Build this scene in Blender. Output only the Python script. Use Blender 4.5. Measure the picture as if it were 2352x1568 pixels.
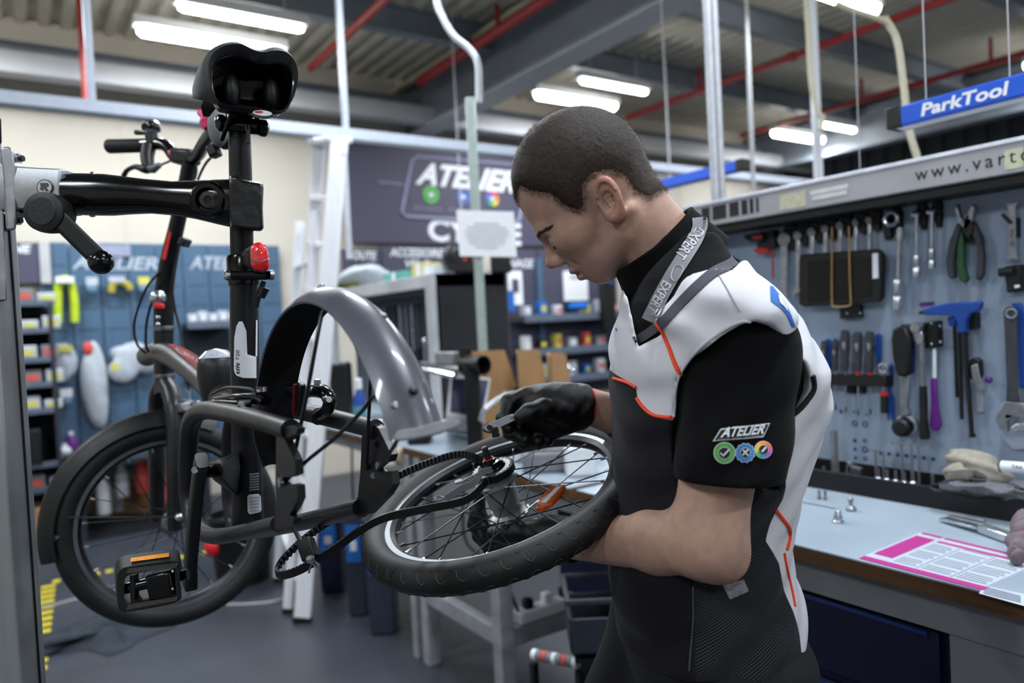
import bpy, bmesh, math, random
import numpy as np
from mathutils import Vector, Matrix
from mathutils.bvhtree import BVHTree
from mathutils.geometry import tessellate_polygon
random.seed(7); RNG = np.random.default_rng(7)
for _o in list(bpy.data.objects): bpy.data.objects.remove(_o)
SC = bpy.context.scene
COL = SC.collection
V = Vector
# ------------------------------------------------------------------ camera
FPX, CX, CY = 1700.0, 1176.0, 784.0
CAMLOC = V((0, 0, 1.45))
AZ, PITCH, ROLL = math.radians(34.2), math.radians(1.45), math.radians(2.9)
F0 = V((math.sin(AZ), math.cos(AZ), 0)); R0 = V((math.cos(AZ), -math.sin(AZ), 0)); Z = V((0, 0, 1))
CF = F0 * math.cos(PITCH) - Z * math.sin(PITCH)
_u = Z * math.cos(PITCH) + F0 * math.sin(PITCH)
CR = R0 * math.cos(ROLL) - _u * math.sin(ROLL)
CU = R0 * math.sin(ROLL) + _u * math.cos(ROLL)
cam_d = bpy.data.cameras.new('camera'); cam = bpy.data.objects.new('camera', cam_d); COL.objects.link(cam)
cam.matrix_world = Matrix(((CR.x, CU.x, -CF.x, CAMLOC.x), (CR.y, CU.y, -CF.y, CAMLOC.y), (CR.z, CU.z, -CF.z, CAMLOC.z), (0, 0, 0, 1)))
cam_d.sensor_width = 36; cam_d.lens = 36 * FPX / 2352; cam_d.clip_start = .02; cam_d.clip_end = 60
cam_d.dof.use_dof = True; cam_d.dof.focus_distance = 1.05; cam_d.dof.aperture_fstop = 2.8
SC.camera = cam
# ------------------------------------------------------------------ light and exposure
SC.view_settings.view_transform = 'Standard'; SC.view_settings.look = 'None'
SC.view_settings.exposure = -0.2; SC.view_settings.gamma = 1.0; SC.view_settings.use_curve_mapping = False
wd = bpy.data.worlds.new('world'); SC.world = wd; wd.use_nodes = True
wd.node_tree.nodes['Background'].inputs[0].default_value = (.62, .72, .9, 1)
wd.node_tree.nodes['Background'].inputs[1].default_value = 0.08
SC.cycles.max_bounces = 6; SC.cycles.diffuse_bounces = 3; SC.cycles.glossy_bounces = 3; SC.cycles.transmission_bounces = 5
TUBE_W = 34.0          # watts of each ceiling light fitting
TUBE_GLOW = 22.0
FILL_W = 30.0  # watts of the added fill behind the viewer
# ------------------------------------------------------------------ pixel -> place helpers
def ray(px, py): return CF + CR * ((px - CX) / FPX) - CU * ((py - CY) / FPX)
def W(px, py, d): return CAMLOC + ray(px, py) * d
def onz(px, py, z): r = ray(px, py); return CAMLOC + r * ((z - CAMLOC.z) / r.z)
def onx(px, py, x): r = ray(px, py); return CAMLOC + r * (x / r.x)
def ony(px, py, y): r = ray(px, py); return CAMLOC + r * (y / r.y)
def onplane(px, py, p, n): r = ray(px, py); return CAMLOC + r * ((p - CAMLOC).dot(n) / r.dot(n))
# ------------------------------------------------------------------ materials
def lin(h):
    if not isinstance(h, str): return tuple(h) + (1,)
    h = h.lstrip('#'); c = [int(h[i:i + 2], 16) / 255 for i in (0, 2, 4)]
    return tuple((x / 12.92 if x <= .04045 else ((x + .055) / 1.055) ** 2.4) for x in c) + (1,)
MATS = {}
def M(name, col, rough=.5, metal=0., var=.12, scale=30., bump=0., bscale=300., coat=0., trans=0., emit=0., alpha=1., spec=.5, sheen=0., sss=0., ior=1.45, stretch=None):
    if name in MATS: return MATS[name]
    m = bpy.data.materials.new(name); m.use_nodes = True; nt = m.node_tree; N = nt.nodes; L = nt.links
    b = N['Principled BSDF']; c = lin(col)
    b.inputs['Roughness'].default_value = rough; b.inputs['Metallic'].default_value = metal
    b.inputs['Coat Weight'].default_value = coat; b.inputs['Coat Roughness'].default_value = .08
    b.inputs['Transmission Weight'].default_value = trans; b.inputs['IOR'].default_value = ior
    b.inputs['Specular IOR Level'].default_value = spec; b.inputs['Sheen Weight'].default_value = sheen; b.inputs['Alpha'].default_value = alpha
    if sss: b.inputs['Subsurface Weight'].default_value = sss; b.inputs['Subsurface Radius'].default_value = (.012, .004, .002); b.inputs['Subsurface Scale'].default_value = .6
    if emit: b.inputs['Emission Color'].default_value = c; b.inputs['Emission Strength'].default_value = emit
    tc = N.new('ShaderNodeTexCoord'); src = tc.outputs['Object']
    if stretch:
        mp = N.new('ShaderNodeMapping'); mp.inputs['Scale'].default_value = stretch; L.new(src, mp.inputs[0]); src = mp.outputs[0]
    n = N.new('ShaderNodeTexNoise'); n.inputs['Scale'].default_value = scale; n.inputs['Detail'].default_value = 5; L.new(src, n.inputs['Vector'])
    r = N.new('ShaderNodeMapRange'); r.inputs[1].default_value = .3; r.inputs[2].default_value = .7; L.new(n.outputs[0], r.inputs[0])
    mx = N.new('ShaderNodeMix'); mx.data_type = 'RGBA'; L.new(r.outputs[0], mx.inputs[0])
    mx.inputs[6].default_value = tuple(x * (1 - var) for x in c[:3]) + (1,); mx.inputs[7].default_value = tuple(min(1, x * (1 + var)) for x in c[:3]) + (1,)
    L.new(mx.outputs[2], b.inputs['Base Color'])
    rr = N.new('ShaderNodeMapRange'); rr.inputs[3].default_value = max(0, rough - .08); rr.inputs[4].default_value = min(1, rough + .08); L.new(n.outputs[0], rr.inputs[0]); L.new(rr.outputs[0], b.inputs['Roughness'])
    if bump:
        n2 = N.new('ShaderNodeTexNoise'); n2.inputs['Scale'].default_value = bscale; n2.inputs['Detail'].default_value = 3; L.new(src, n2.inputs['Vector'])
        bp = N.new('ShaderNodeBump'); bp.inputs['Strength'].default_value = bump; bp.inputs['Distance'].default_value = .002; L.new(n2.outputs[0], bp.inputs['Height']); L.new(bp.outputs[0], b.inputs['Normal'])
    MATS[name] = m; return m
# ------------------------------------------------------------------ geometry collector
def unit(a): a = V(a); return a.normalized() if a.length > 1e-12 else V((0, 0, 1))
def frame(w, hint=(0, 0, 1)):
    w = unit(w); h = V(hint)
    if abs(w.dot(unit(h))) > .98: h = V((1, 0, 0)) if abs(w.x) < .9 else V((0, 1, 0))
    u = unit(h.cross(w)); return u, w.cross(u), w
def bez(pts, n=8, closed=False):
    """Catmull-Rom through points (tuples of any length)."""
    P = [np.array(p, float) for p in pts]; out = []; m = len(P)
    for i in range(m if closed else m - 1):
        p0 = P[(i - 1) % m] if closed or i > 0 else 2 * P[0] - P[1]
        p1 = P[i]; p2 = P[(i + 1) % m]
        p3 = P[(i + 2) % m] if closed or i + 2 < m else 2 * P[-1] - P[-2]
        for k in range(n):
            t = k / n; out.append(.5 * (2 * p1 + (p2 - p0) * t + (2 * p0 - 5 * p1 + 4 * p2 - p3) * t * t + (3 * p1 - p0 - 3 * p2 + p3) * t ** 3))
    if not closed: out.append(P[-1])
    return [tuple(map(float, o)) for o in out]
class G:
    def __init__(s): s.v = []; s.f = []; s.m = []; s.cm = 0
    def add(s, vs, fs):
        o = len(s.v); s.v.extend(tuple(map(float, p)) for p in vs)
        for f in fs: s.f.append(tuple(i + o for i in f)); s.m.append(s.cm)
        return s
    def mat(s, i): s.cm = i; return s
    def box(s, c, d, R=None):
        c = V(c); u, v, w = R or (V((1, 0, 0)), V((0, 1, 0)), V((0, 0, 1)))
        vs = [c + u * (x * d[0] / 2) + v * (y * d[1] / 2) + w * (z * d[2] / 2) for x in (-1, 1) for y in (-1, 1) for z in (-1, 1)]
        return s.add(vs, [(0, 1, 3, 2), (4, 6, 7, 5), (0, 4, 5, 1), (2, 3, 7, 6), (0, 2, 6, 4), (1, 5, 7, 3)])
    def mm(s, a, b): return s.box([(x + y) / 2 for x, y in zip(a, b)], [abs(y - x) for x, y in zip(a, b)])
    def bar(s, a, b, w, h=None, hint=(0, 0, 1)):
        a, b = V(a), V(b); u, v, ww = frame(b - a, hint); return s.box((a + b) / 2, (w, h or w, (b - a).length), (u, v, ww))
    def loft(s, rings, caps=True, closed=False):
        n = len(rings[0]); vs = [p for r in rings for p in r]; fs = []; m = len(rings)
        for i in range(m if closed else m - 1):
            a = i * n; b = ((i + 1) % m) * n
            for j in range(n): k = (j + 1) % n; fs.append((a + j, a + k, b + k, b + j))
        if caps and not closed: fs.append(tuple(range(n - 1, -1, -1))); fs.append(tuple(range((m - 1) * n, m * n)))
        return s.add(vs, fs)
    def tube(s, pts, r, n=12, caps=True, closed=False, flat=1., hint=None, rot=0.):
        P = [V(p[:3]) for p in pts]; m = len(P); rs = r if isinstance(r, (list, tuple)) else [r] * m
        if len(rs) != m: rs = [float(np.interp(i / (m - 1), np.linspace(0, 1, len(rs)), rs)) for i in range(m)]
        T = [unit(P[(i + 1) % m if closed else min(i + 1, m - 1)] - P[(i - 1) % m if closed else max(i - 1, 0)]) for i in range(m)]
        u, v, _ = frame(T[0], hint or (0, 0, 1)); rings = []
        for i in range(m):
            if hint: u, v, _ = frame(T[i], hint)
            else: u = unit(u - T[i] * u.dot(T[i])); v = T[i].cross(u)
            rings.append([P[i] + u * (math.cos(a) * rs[i]) + v * (math.sin(a) * rs[i] * flat) for a in (2 * math.pi * j / n + rot for j in range(n))])
        return s.loft(rings, caps, closed)
    def sweep(s, pts, sec, hint=(0, 0, 1), caps=True, closed=False):
        """sweep a closed 2D section (u along hint x T, v along the other) on a path; hint may be a list"""
        P = [V(p[:3]) for p in pts]; m = len(P); rings = []
        for i in range(m):
            T = unit(P[(i + 1) % m if closed else min(i + 1, m - 1)] - P[(i - 1) % m if closed else max(i - 1, 0)])
            h = hint[i] if isinstance(hint, list) else hint; u, v, _ = frame(T, h)
            sc = sec[i] if isinstance(sec[0], list) else sec
            rings.append([P[i] + u * a + v * b for a, b in sc])
        return s.loft(rings, caps, closed)
    def lathe(s, prof, o, axis, n=24, caps=True, hint=(0, 0, 1), closed=False):
        o = V(o); u, v, w = frame(axis, hint)
        rings = [[o + w * h + u * (math.cos(a) * r) + v * (math.sin(a) * r) for a in (2 * math.pi * j / n for j in range(n))] for r, h in prof]
        return s.loft(rings, caps, closed)
    def cyl(s, a, b, r, n=16, r2=None): a, b = V(a), V(b); return s.lathe([(r, 0), (r if r2 is None else r2, (b - a).length)], a, b - a, n)
    def ball(s, c, r, n=12, sc=(1, 1, 1), R=None):
        c = V(c); u, v, w = R or (V((1, 0, 0)), V((0, 1, 0)), V((0, 0, 1))); rings = []
        for i in range(1, n): t = math.pi * i / n; rings.append([c + (u * (math.sin(t) * math.cos(a) * sc[0]) + v * (math.sin(t) * math.sin(a) * sc[1]) - w * (math.cos(t) * sc[2])) * r for a in (2 * math.pi * j / (2 * n) for j in range(2 * n))])
        return s.loft(rings)
    def prism(s, poly, o, u, v, t, w=None):
        """extrude 2D polygon lying in (u,v) at o by thickness t along w"""
        o, u, v = V(o), V(u), V(v); w = V(w) if w is not None else unit(u.cross(v)); n = len(poly)
        a = [o + u * x + v * y for x, y in poly]; b = [p + w * t for p in a]
        tri = tessellate_polygon([[V((x, y, 0)) for x, y in poly]])
        s.add(a + b, [tuple(reversed(q)) for q in tri] + [tuple(i + n for i in q) for q in tri] + [(i, (i + 1) % n, (i + 1) % n + n, i + n) for i in range(n)])
        return s
    def flat(s, poly, o, u, v): 
        o, u, v = V(o), V(u), V(v); tri = tessellate_polygon([[V((x, y, 0)) for x, y in poly]]); return s.add([o + u * x + v * y for x, y in poly], tri)
    def ring(s, c, axis, R, sec, n=48, hint=(0, 0, 1), a0=0., a1=None):
        """revolve a closed 2D section (r, h) round axis; arc if a1"""
        c = V(c); u, v, w = frame(axis, hint); full = a1 is None; m = n if full else n + 1; rings = []
        for j in range(m):
            a = 2 * math.pi * j / n if full else a0 + (a1 - a0) * j / n; e = u * math.cos(a) + v * math.sin(a)
            rings.append([c + e * (R + x) + w * y for x, y in sec])
        return s.loft(rings, not full, full)
def circ(r, n=10, sy=1.): return [(r * math.cos(2 * math.pi * i / n), r * sy * math.sin(2 * math.pi * i / n)) for i in range(n)]
def rrect(w, h, r, n=4):
    out = []
    for cx, cy, a0 in ((w / 2 - r, h / 2 - r, 0), (-w / 2 + r, h / 2 - r, 90), (-w / 2 + r, -h / 2 + r, 180), (w / 2 - r, -h / 2 + r, 270)):
        for k in range(n + 1): a = math.radians(a0 + 90 * k / n); out.append((cx + r * math.cos(a), cy + r * math.sin(a)))
    return out
# ------------------------------------------------------------------ objects
BASE = {}
def thing(name, label, cat, loc=(0, 0, 0), group=None, rot=None):
    o = bpy.data.objects.new(name, None); COL.objects.link(o); o.empty_display_size = .05
    o.location = loc
    if rot is not None: o.matrix_world = Matrix.Translation(V(loc)) @ rot.to_4x4()
    o['label'] = label; o['category'] = cat
    if group: o['group'] = group
    BASE[o.name] = V(loc); return o
def mk(name, g, mat, parent=None, smooth=True, bevel=0., seg=2, label=None, local=False, kind=None, ang=40, sub=0):
    """one mesh object from a collector; world coordinates unless local"""
    me = bpy.data.meshes.new(name)
    vs, fs = (g.v, g.f) if isinstance(g, G) else g
    off = BASE[parent.name] if parent is not None and not local else None
    if isinstance(vs, np.ndarray):
        a = vs - np.array(off) if off is not None else vs; me.vertices.add(len(a)); me.vertices.foreach_set('co', a.astype(np.float32).ravel())
        k = fs.shape[1]; me.loops.add(fs.size); me.loops.foreach_set('vertex_index', fs.astype(np.int32).ravel()); me.polygons.add(len(fs))
        me.polygons.foreach_set('loop_start', np.arange(0, fs.size, k, dtype=np.int32)); me.update(calc_edges=True); me.validate()
    else:
        me.from_pydata([(p[0] - off.x, p[1] - off.y, p[2] - off.z) for p in vs] if off is not None else vs, [], fs)
    ms = mat if isinstance(mat, (list, tuple)) else [mat]
    for m in ms: me.materials.append(m)
    if isinstance(g, G) and len(ms) > 1: me.polygons.foreach_set('material_index', g.m)
    if not isinstance(vs, np.ndarray):
        b = bmesh.new(); b.from_mesh(me); bmesh.ops.recalc_face_normals(b, faces=b.faces); b.to_mesh(me); b.free()
    if smooth:
        me.polygons.foreach_set('use_smooth', [True] * len(me.polygons))
        if ang: 
            try: me.set_sharp_from_angle(angle=math.radians(ang))
            except Exception: pass
    me.update(); return put(name, me, parent, bevel, seg, label, kind, sub)
def put(name, me, parent=None, bevel=0., seg=2, label=None, kind=None, sub=0):
    o = bpy.data.objects.new(name, me); COL.objects.link(o)
    if parent is not None: o.parent = parent; BASE[o.name] = BASE[parent.name]
    else: BASE[o.name] = V((0, 0, 0))
    if bevel: md = o.modifiers.new('bevel', 'BEVEL'); md.width = bevel; md.segments = seg; md.limit_method = 'ANGLE'; md.angle_limit = math.radians(35)
    if sub: md = o.modifiers.new('subdivision', 'SUBSURF'); md.levels = sub; md.render_levels = sub
    if label: o['label'] = label
    if kind: o['kind'] = kind
    return o
def tag(o, label, cat, group=None):
    o['label'] = label; o['category'] = cat
    if group: o['group'] = group
    return o
def struct(o): o['kind'] = 'structure'; return o
def dup(src, loc=None, label=None, rot=None):
    def cp(o, par):
        c = o.copy(); COL.objects.link(c); c.parent = par; BASE[c.name] = BASE.get(o.name, V((0, 0, 0)))
        for ch in o.children: cp(ch, c)
        return c
    c = cp(src, None)
    if loc is not None: c.location = loc; BASE[c.name] = V(loc)
    if rot is not None: c.rotation_euler = rot
    if label: c['label'] = label
    return c
# ------------------------------------------------------------------ text as flat meshes
_TX = {}
def text2d(s, size=1., bold=0., shear=0., space=1.):
    k = (s, bold, shear, space)
    if k not in _TX:
        cu = bpy.data.curves.new('lettering', 'FONT'); cu.body = s; cu.size = 1.; cu.offset = bold; cu.shear = shear; cu.space_character = space; cu.resolution_u = 3
        cu.align_x = 'CENTER'; cu.align_y = 'CENTER'
        o = bpy.data.objects.new('lettering', cu); COL.objects.link(o); dg = bpy.context.evaluated_depsgraph_get(); me = bpy.data.meshes.new_from_object(o.evaluated_get(dg))
        _TX[k] = ([(v.co.x, v.co.y) for v in me.vertices], [tuple(p.vertices) for p in me.polygons])
        bpy.data.objects.remove(o); bpy.data.curves.remove(cu); bpy.data.meshes.remove(me)
    vs, fs = _TX[k]; return [(x * size, y * size) for x, y in vs], fs
def letter(g, s, o, u, v, size, lift=.0006, width=None, height=None, **kw):
    """lay text on plane (o,u,v), optionally stretched to width/height"""
    vs, fs = text2d(s, 1., **kw); o, u, v = V(o), unit(u), unit(v); w = u.cross(v)
    x0, x1 = min(p[0] for p in vs), max(p[0] for p in vs); y0, y1 = min(p[1] for p in vs), max(p[1] for p in vs)
    sx = width / (x1 - x0) if width else size; sy = height / (y1 - y0) if height else (sx if width and not size else size)
    g.add([o + u * ((x - (x0 + x1) / 2) * sx) + v * ((y - (y0 + y1) / 2) * sy) + w * lift for x, y in vs], fs); return g
# ------------------------------------------------------------------ signed distance modelling (numpy surface nets)
def smin(a, b, k):
    h = np.clip(.5 + .5 * (b - a) / k, 0, 1); return b + (a - b) * h - k * h * (1 - h)
def smax(a, b, k): return -smin(-a, -b, k)
def cap(p, a, b, r0, r1=None):
    a, b = np.array(a, np.float32), np.array(b, np.float32); ba = b - a; pa = p - a
    h = np.clip(pa @ ba / max(float(ba @ ba), 1e-9), 0, 1); r1 = r0 if r1 is None else r1
    return np.linalg.norm(pa - h[:, None] * ba, axis=1) - (r0 + (r1 - r0) * h)
def ell(p, c, r, R=None):
    q = p - np.array(c, np.float32)
    if R is not None: q = q @ np.array(R, np.float32)      # columns of R are the ellipsoid axes
    r = np.array(r, np.float32); k0 = np.linalg.norm(q / r, axis=1); k1 = np.linalg.norm(q / (r * r), axis=1)
    return np.where(k1 > 1e-6, k0 * (k0 - 1) / np.maximum(k1, 1e-6), -r.min())
def rbox(p, c, h, r, R=None):
    q = p - np.array(c, np.float32)
    if R is not None: q = q @ np.array(R, np.float32)
    d = np.abs(q) - (np.array(h, np.float32) - r); return np.linalg.norm(np.maximum(d, 0), axis=1) + np.minimum(d.max(axis=1), 0) - r
def half(p, o, n): return (p - np.array(o, np.float32)) @ np.array(n, np.float32)
def nets(fn, lo, hi, h, B=16, slack=1.35):
    """surface nets of fn over blocks; returns verts (n,3), quads (m,4)"""
    lo = np.array(lo, float); hi = np.array(hi, float); n = np.ceil((hi - lo) / h).astype(int) + 1; nb = -(-n // B)
    ii = np.stack(np.meshgrid(*[np.arange(k) for k in nb], indexing='ij'), -1).reshape(-1, 3)
    dm = None      # keep blocks whose nine sample points come close to the surface
    for ox, oy, oz in [(.5, .5, .5)] + [(a, b_, c_) for a in (.2, .8) for b_ in (.2, .8) for c_ in (.2, .8)]:
        d = fn((lo + (ii + np.array((ox, oy, oz))) * B * h).astype(np.float32)); dm = np.abs(d) if dm is None else np.minimum(dm, np.abs(d))
    keep = dm < slack * B * h * .5
    K = n + 4; VK, VP, QK = [], [], []
    loc = np.stack(np.meshgrid(*[np.arange(B + 2)] * 3, indexing='ij'), -1)
    E = B + 2
    for b in ii[keep]:
        o = b * B; P = (lo + (loc + o) * h).astype(np.float32).reshape(-1, 3); f = fn(P).reshape(E, E, E).astype(np.float64)
        if f.min() > 0 or f.max() < 0: continue
        s = f < 0; c = np.zeros((E - 1,) * 3, int); acc = np.zeros((E - 1,) * 3 + (3,)); cnt = np.zeros((E - 1,) * 3)
        for dx in (0, 1):
            for dy in (0, 1):
                for dz in (0, 1): c += s[dx:E - 1 + dx, dy:E - 1 + dy, dz:E - 1 + dz]
        act = (c > 0) & (c < 8)
        if not act.any(): continue
        for ax in range(3):
            o1, o2 = [a for a in range(3) if a != ax]
            for a in (0, 1):
                for e in (0, 1):
                    i0 = [0, 0, 0]; i0[o1] = a; i0[o2] = e; i1 = list(i0); i1[ax] = 1
                    A = f[i0[0]:E - 1 + i0[0], i0[1]:E - 1 + i0[1], i0[2]:E - 1 + i0[2]]; Bv = f[i1[0]:E - 1 + i1[0], i1[1]:E - 1 + i1[1], i1[2]:E - 1 + i1[2]]
                    x = (A < 0) != (Bv < 0); t = np.where(x, A / np.where(A - Bv == 0, 1, A - Bv), 0)
                    for q, val in ((o1, a), (o2, e)): acc[..., q] += x * val
                    acc[..., ax] += x * t; cnt += x
        idx = np.argwhere(act); pos = acc[act] / cnt[act][:, None]; gi = idx + o
        VK.append((gi[:, 0] * K[1] + gi[:, 1]) * K[2] + gi[:, 2]); VP.append(lo + (gi + pos) * h)
        for ax in range(3):
            o1, o2 = [(1, 2), (2, 0), (0, 1)][ax]; sl0 = [slice(1, B + 1)] * 3; sl1 = list(sl0); sl0[ax] = slice(0, B); sl1[ax] = slice(1, B + 1)
            A = s[tuple(sl0)]; Bs = s[tuple(sl1)]; e = np.argwhere(A != Bs)
            if not len(e): continue
            fl = A[tuple(e.T)]; g = e + 1; g[:, ax] -= 1; g = g + o
            def key(d1, d2): q = g.copy(); q[:, o1] -= d1; q[:, o2] -= d2; return (q[:, 0] * K[1] + q[:, 1]) * K[2] + q[:, 2]
            q = np.stack([key(1, 1), key(0, 1), key(0, 0), key(1, 0)], 1); q[~fl] = q[~fl][:, ::-1]; QK.append(q)
    k = np.concatenate(VK); p = np.concatenate(VP); uk, fi = np.unique(k, return_index=True); q = np.concatenate(QK)
    j = np.searchsorted(uk, q); j = np.minimum(j, len(uk) - 1); ok = (uk[j] == q).all(1)
    return p[fi], j[ok]
def relax(v, q, it=2, lam=.5):
    """laplacian smoothing of a quad mesh"""
    n = len(v); v = v.copy()
    e = np.concatenate([q[:, [0, 1]], q[:, [1, 2]], q[:, [2, 3]], q[:, [3, 0]]]); e = np.concatenate([e, e[:, ::-1]])
    deg = np.bincount(e[:, 0], minlength=n)[:, None]
    for _ in range(it):
        a = np.zeros_like(v)
        for c in range(3): a[:, c] = np.bincount(e[:, 0], v[e[:, 1], c], n)
        v += lam * (a / np.maximum(deg, 1) - v)
    return v
# ================================================================== room bounds and an added soft fill light behind the viewer
YB, XR, XL, YF, ZC = 7.25, 10.3, -4.6, -4.2, 4.1
_al = bpy.data.lights.new('fill_light', 'AREA'); _al.shape = 'RECTANGLE'; _al.size = 5.0; _al.size_y = 2.6; _al.energy = FILL_W; _al.color = (.74, .84, 1.)
_ao = bpy.data.objects.new('fill_light', _al); COL.objects.link(_ao); _ao.location = (-1.2, YF + .12, 1.9); _ao.rotation_euler = (math.radians(90), 0, math.radians(180)); 
# ================================================================== room shell
m_floor = M('painted_floor', '363b44', .4, var=.22, scale=1.6, bump=.05, bscale=90)
m_wall = M('cream_cladding', 'c6bfb3', .78, var=.03, scale=3)
m_dark = M('dark_cladding', '3a4046', .8, var=.1, scale=4)
m_deck = M('roof_deck', 'c9c5b6', .6, var=.12, scale=3)
m_steel = M('grey_painted_steel', '737b85', .5, var=.08, scale=5)
m_steel2 = M('pale_grey_steel', 'a9acb0', .5, var=.06, scale=5)
m_redp = M('red_pipe', '98282a', .45, var=.1, scale=9)
m_white = M('white_powder_coat', 'd6dae2', .4, var=.05, scale=12)
m_cream = M('cream_plastic', 'c9c4ab', .5, var=.06)
def slab(name, a, b, mat): return struct(mk(name, G().mm(a, b), mat, smooth=False))
slab('floor', (XL, YF, -.2), (XR, YB, 0), m_floor)
slab('wall_left', (XL - .2, YF, 0), (XL, YB, 5), m_wall)
w = slab('wall_right', (XR, YF, 0), (XR + .2, YB, 5), m_dark)
for i in range(44):
    y = YF + .2 + i * .26
    if y < YB - .1: mk('cladding_rib', G().mm((XR - .035, y, 0), (XR, y + .1, 4)), m_dark, w, smooth=False)
b = slab('wall_back', (XL, YB, 0), (XR, YB + .2, 5), m_wall)
for i in range(15):
    x = XL + .5 + i * 1.0
    mk('panel_joint', G().mm((x, YB - .006, 2.2), (x + .012, YB, 4)), M('joint', 'cbbfa9', .8), b, smooth=False)
# unseen front wall behind the viewer, opening added to let in soft fill
g = slab('wall_front', (XL, YF - .2, 0), (-3.75, YF, 5), m_wall)
mk('wall_panel', G().mm((1.35, YF - .2, 0), (XR, YF, 5)), m_wall, g, smooth=False)
mk('lintel', G().mm((-3.75, YF - .2, 3.3), (1.35, YF, 5)), m_wall, g, smooth=False)
# corrugated roof deck, ribs along the roof fall
g = G(); prof = []; x = XL; 
while x < XR:
    prof += [(x, 0), (x + .06, 0), (x + .08, .055), (x + .14, .055)]; x += .16
prof.append((x, 0)); n = len(prof)
g.add([(px, YF, ZC + pz) for px, pz in prof] + [(px, YB + .2, ZC + pz) for px, pz in prof], [(i, i + 1, n + i + 1, n + i) for i in range(n - 1)])
ceil = struct(mk('ceiling', g, m_deck, smooth=False))
mk('roof_slab', G().mm((XL - .2, YF - .2, ZC + .1), (XR + .2, YB + .2, ZC + .3)), m_dark, ceil, smooth=False)
def ibeam(g, a, b, w, h, t, hint=(0, 0, 1)):
    a, b = V(a), V(b); u, v, ww = frame(b - a, hint); L = (b - a).length; c = (a + b) / 2
    g.box(c - v * 0 + V((0, 0, h / 2 - t / 2)), (w, t, L), (u, v, ww)); g.box(c - V((0, 0, h / 2 - t / 2)), (w, t, L), (u, v, ww)); g.box(c, (t, h - 2 * t, L), (u, v, ww))
    return g
for i, y in enumerate((6.97, 5.55, 4.15, 2.75, 1.35, -.05, -1.45, -2.85)):
    zz = 3.72 if i == 0 else 3.98
    o = mk('purlin', ibeam(G(), (XL, y, zz), (XR, y, zz), .1 if i else .16, .22, .016), m_steel, ceil, smooth=False)
mk('eaves_gutter', G().mm((XL, 6.62, 3.5), (XR, 6.78, 3.66)), m_steel2, ceil, smooth=False)
mk('rafter', ibeam(G(), (3.72, YF, 3.74), (3.72, YB, 3.74), .22, .5, .03), m_steel, ceil, smooth=False)
mk('rafter', ibeam(G(), (9.4, YF, 3.74), (9.4, YB, 3.74), .22, .5, .03), m_steel, ceil, smooth=False)
mk('rafter_edge', G().mm((3.6, YF, 3.475), (3.86, YB, 3.49)), m_steel2, ceil, smooth=False)
mk('conduit', G().mm((3.5, YF, 3.94), (3.56, YB, 3.98)), m_cream, ceil, smooth=False)
# red sprinkler pipes with stubs
for k, (x, z, lab) in enumerate(((2.36, 3.8, 'red sprinkler pipe crossing the roof above the leaning stepladder'), (3.45, 3.84, 'thick red pipe running beside the deep grey roof beam'), (6.2, 3.8, "red sprinkler pipe rising to the right above the man's head"), (8.26, 3.8, 'second red sprinkler pipe, lower right above the white post'), (9.95, 3.8, 'lowest red sprinkler pipe against the dark right wall'))):
    t = thing('sprinkler_pipe', lab, 'pipe', (x, 0, z), 'red sprinkler pipes under the roof')
    mk('pipe_run', G().tube([(x, YF + .1, z), (x, 6.45, z)], .045 if k == 1 else .032, 10), m_redp, t)
    for y in (0.7, 2.05, 3.4, 4.75): mk('pipe_stub', G().cyl((x, y + .3 * (k % 3), z), (x, y + .3 * (k % 3), ZC - .05), .02, 8), m_redp, t)
    for y in (1.5, 4.2): mk('coupling', G().cyl((x, y, z), (x, y + .07, z), .055 if k == 1 else .042, 10), m_redp, t)
# fluorescent fittings in pairs
m_tube = M('lit_diffuser', (1., .985, .95), .4, var=0, emit=TUBE_GLOW)
m_house = M('fitting_housing', 'cfd2d2', .5, var=.03)
def fitting(x, y, z, L, r, lab, watts=TUBE_W):
    t = thing('strip_light', lab, 'light', (x, y, z), 'strip lights under the roof')
    mk('housing', G().mm((x - L / 2 - .03, y - .05, z + .02), (x + L / 2 + .03, y + .05, z + .09)), m_house, t, bevel=.006)
    mk('diffuser', G().tube([(x - L / 2, y, z), (x - L / 2 + .03, y, z), (x + L / 2 - .03, y, z), (x + L / 2, y, z)], [r * .6, r, r, r * .6], 12), m_tube, t)
    for s in (-1, 1): mk('hanger', G().cyl((x + s * L * .35, y, z + .09), (x + s * L * .35, y, ZC + .02), .006, 6), m_steel2, t)
    if watts:
        l = bpy.data.lights.new('strip_glow', 'AREA'); l.shape = 'RECTANGLE'; l.size = L; l.size_y = .1; l.energy = watts; l.color = (.85, .93, 1.)
        lo = bpy.data.objects.new('strip_glow', l); COL.objects.link(lo); lo.parent = t; lo.location = (0, 0, -r - .01)
_rows = {5.9: ('far', .05), 3.1: ('middle', .05), .4: ('near', .05), -2.3: ('rear', .05)}
for y, (w_, r_) in _rows.items():
    for x in (-2.4, 1.3, 4.85, 8.6):
        if y == 3.1: x += .25
        if y == 5.9: x = -.5 if x < 0 else x + .12
        tw = {(5.9, 1.42): 'behind the bicycle saddle', (5.9, 4.97): "behind the man's head", (5.9, 8.72): 'above the far end of the tool cabinet', (3.1, 5.1): 'cut by the top edge at the right', (5.9, -.5): 'cut by the top left corner'}.get((y, round(x, 2)), f'out of view in the {w_} row')
        fitting(x, y, 3.7, 1.05, .055, f'bright strip light under the roof {tw}', TUBE_W * 2)
        if 'out of view' not in tw: fitting(x + .1, y - .46, 3.72, .86, .03, f'thinner strip light of the pair {tw}', 0)
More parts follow.
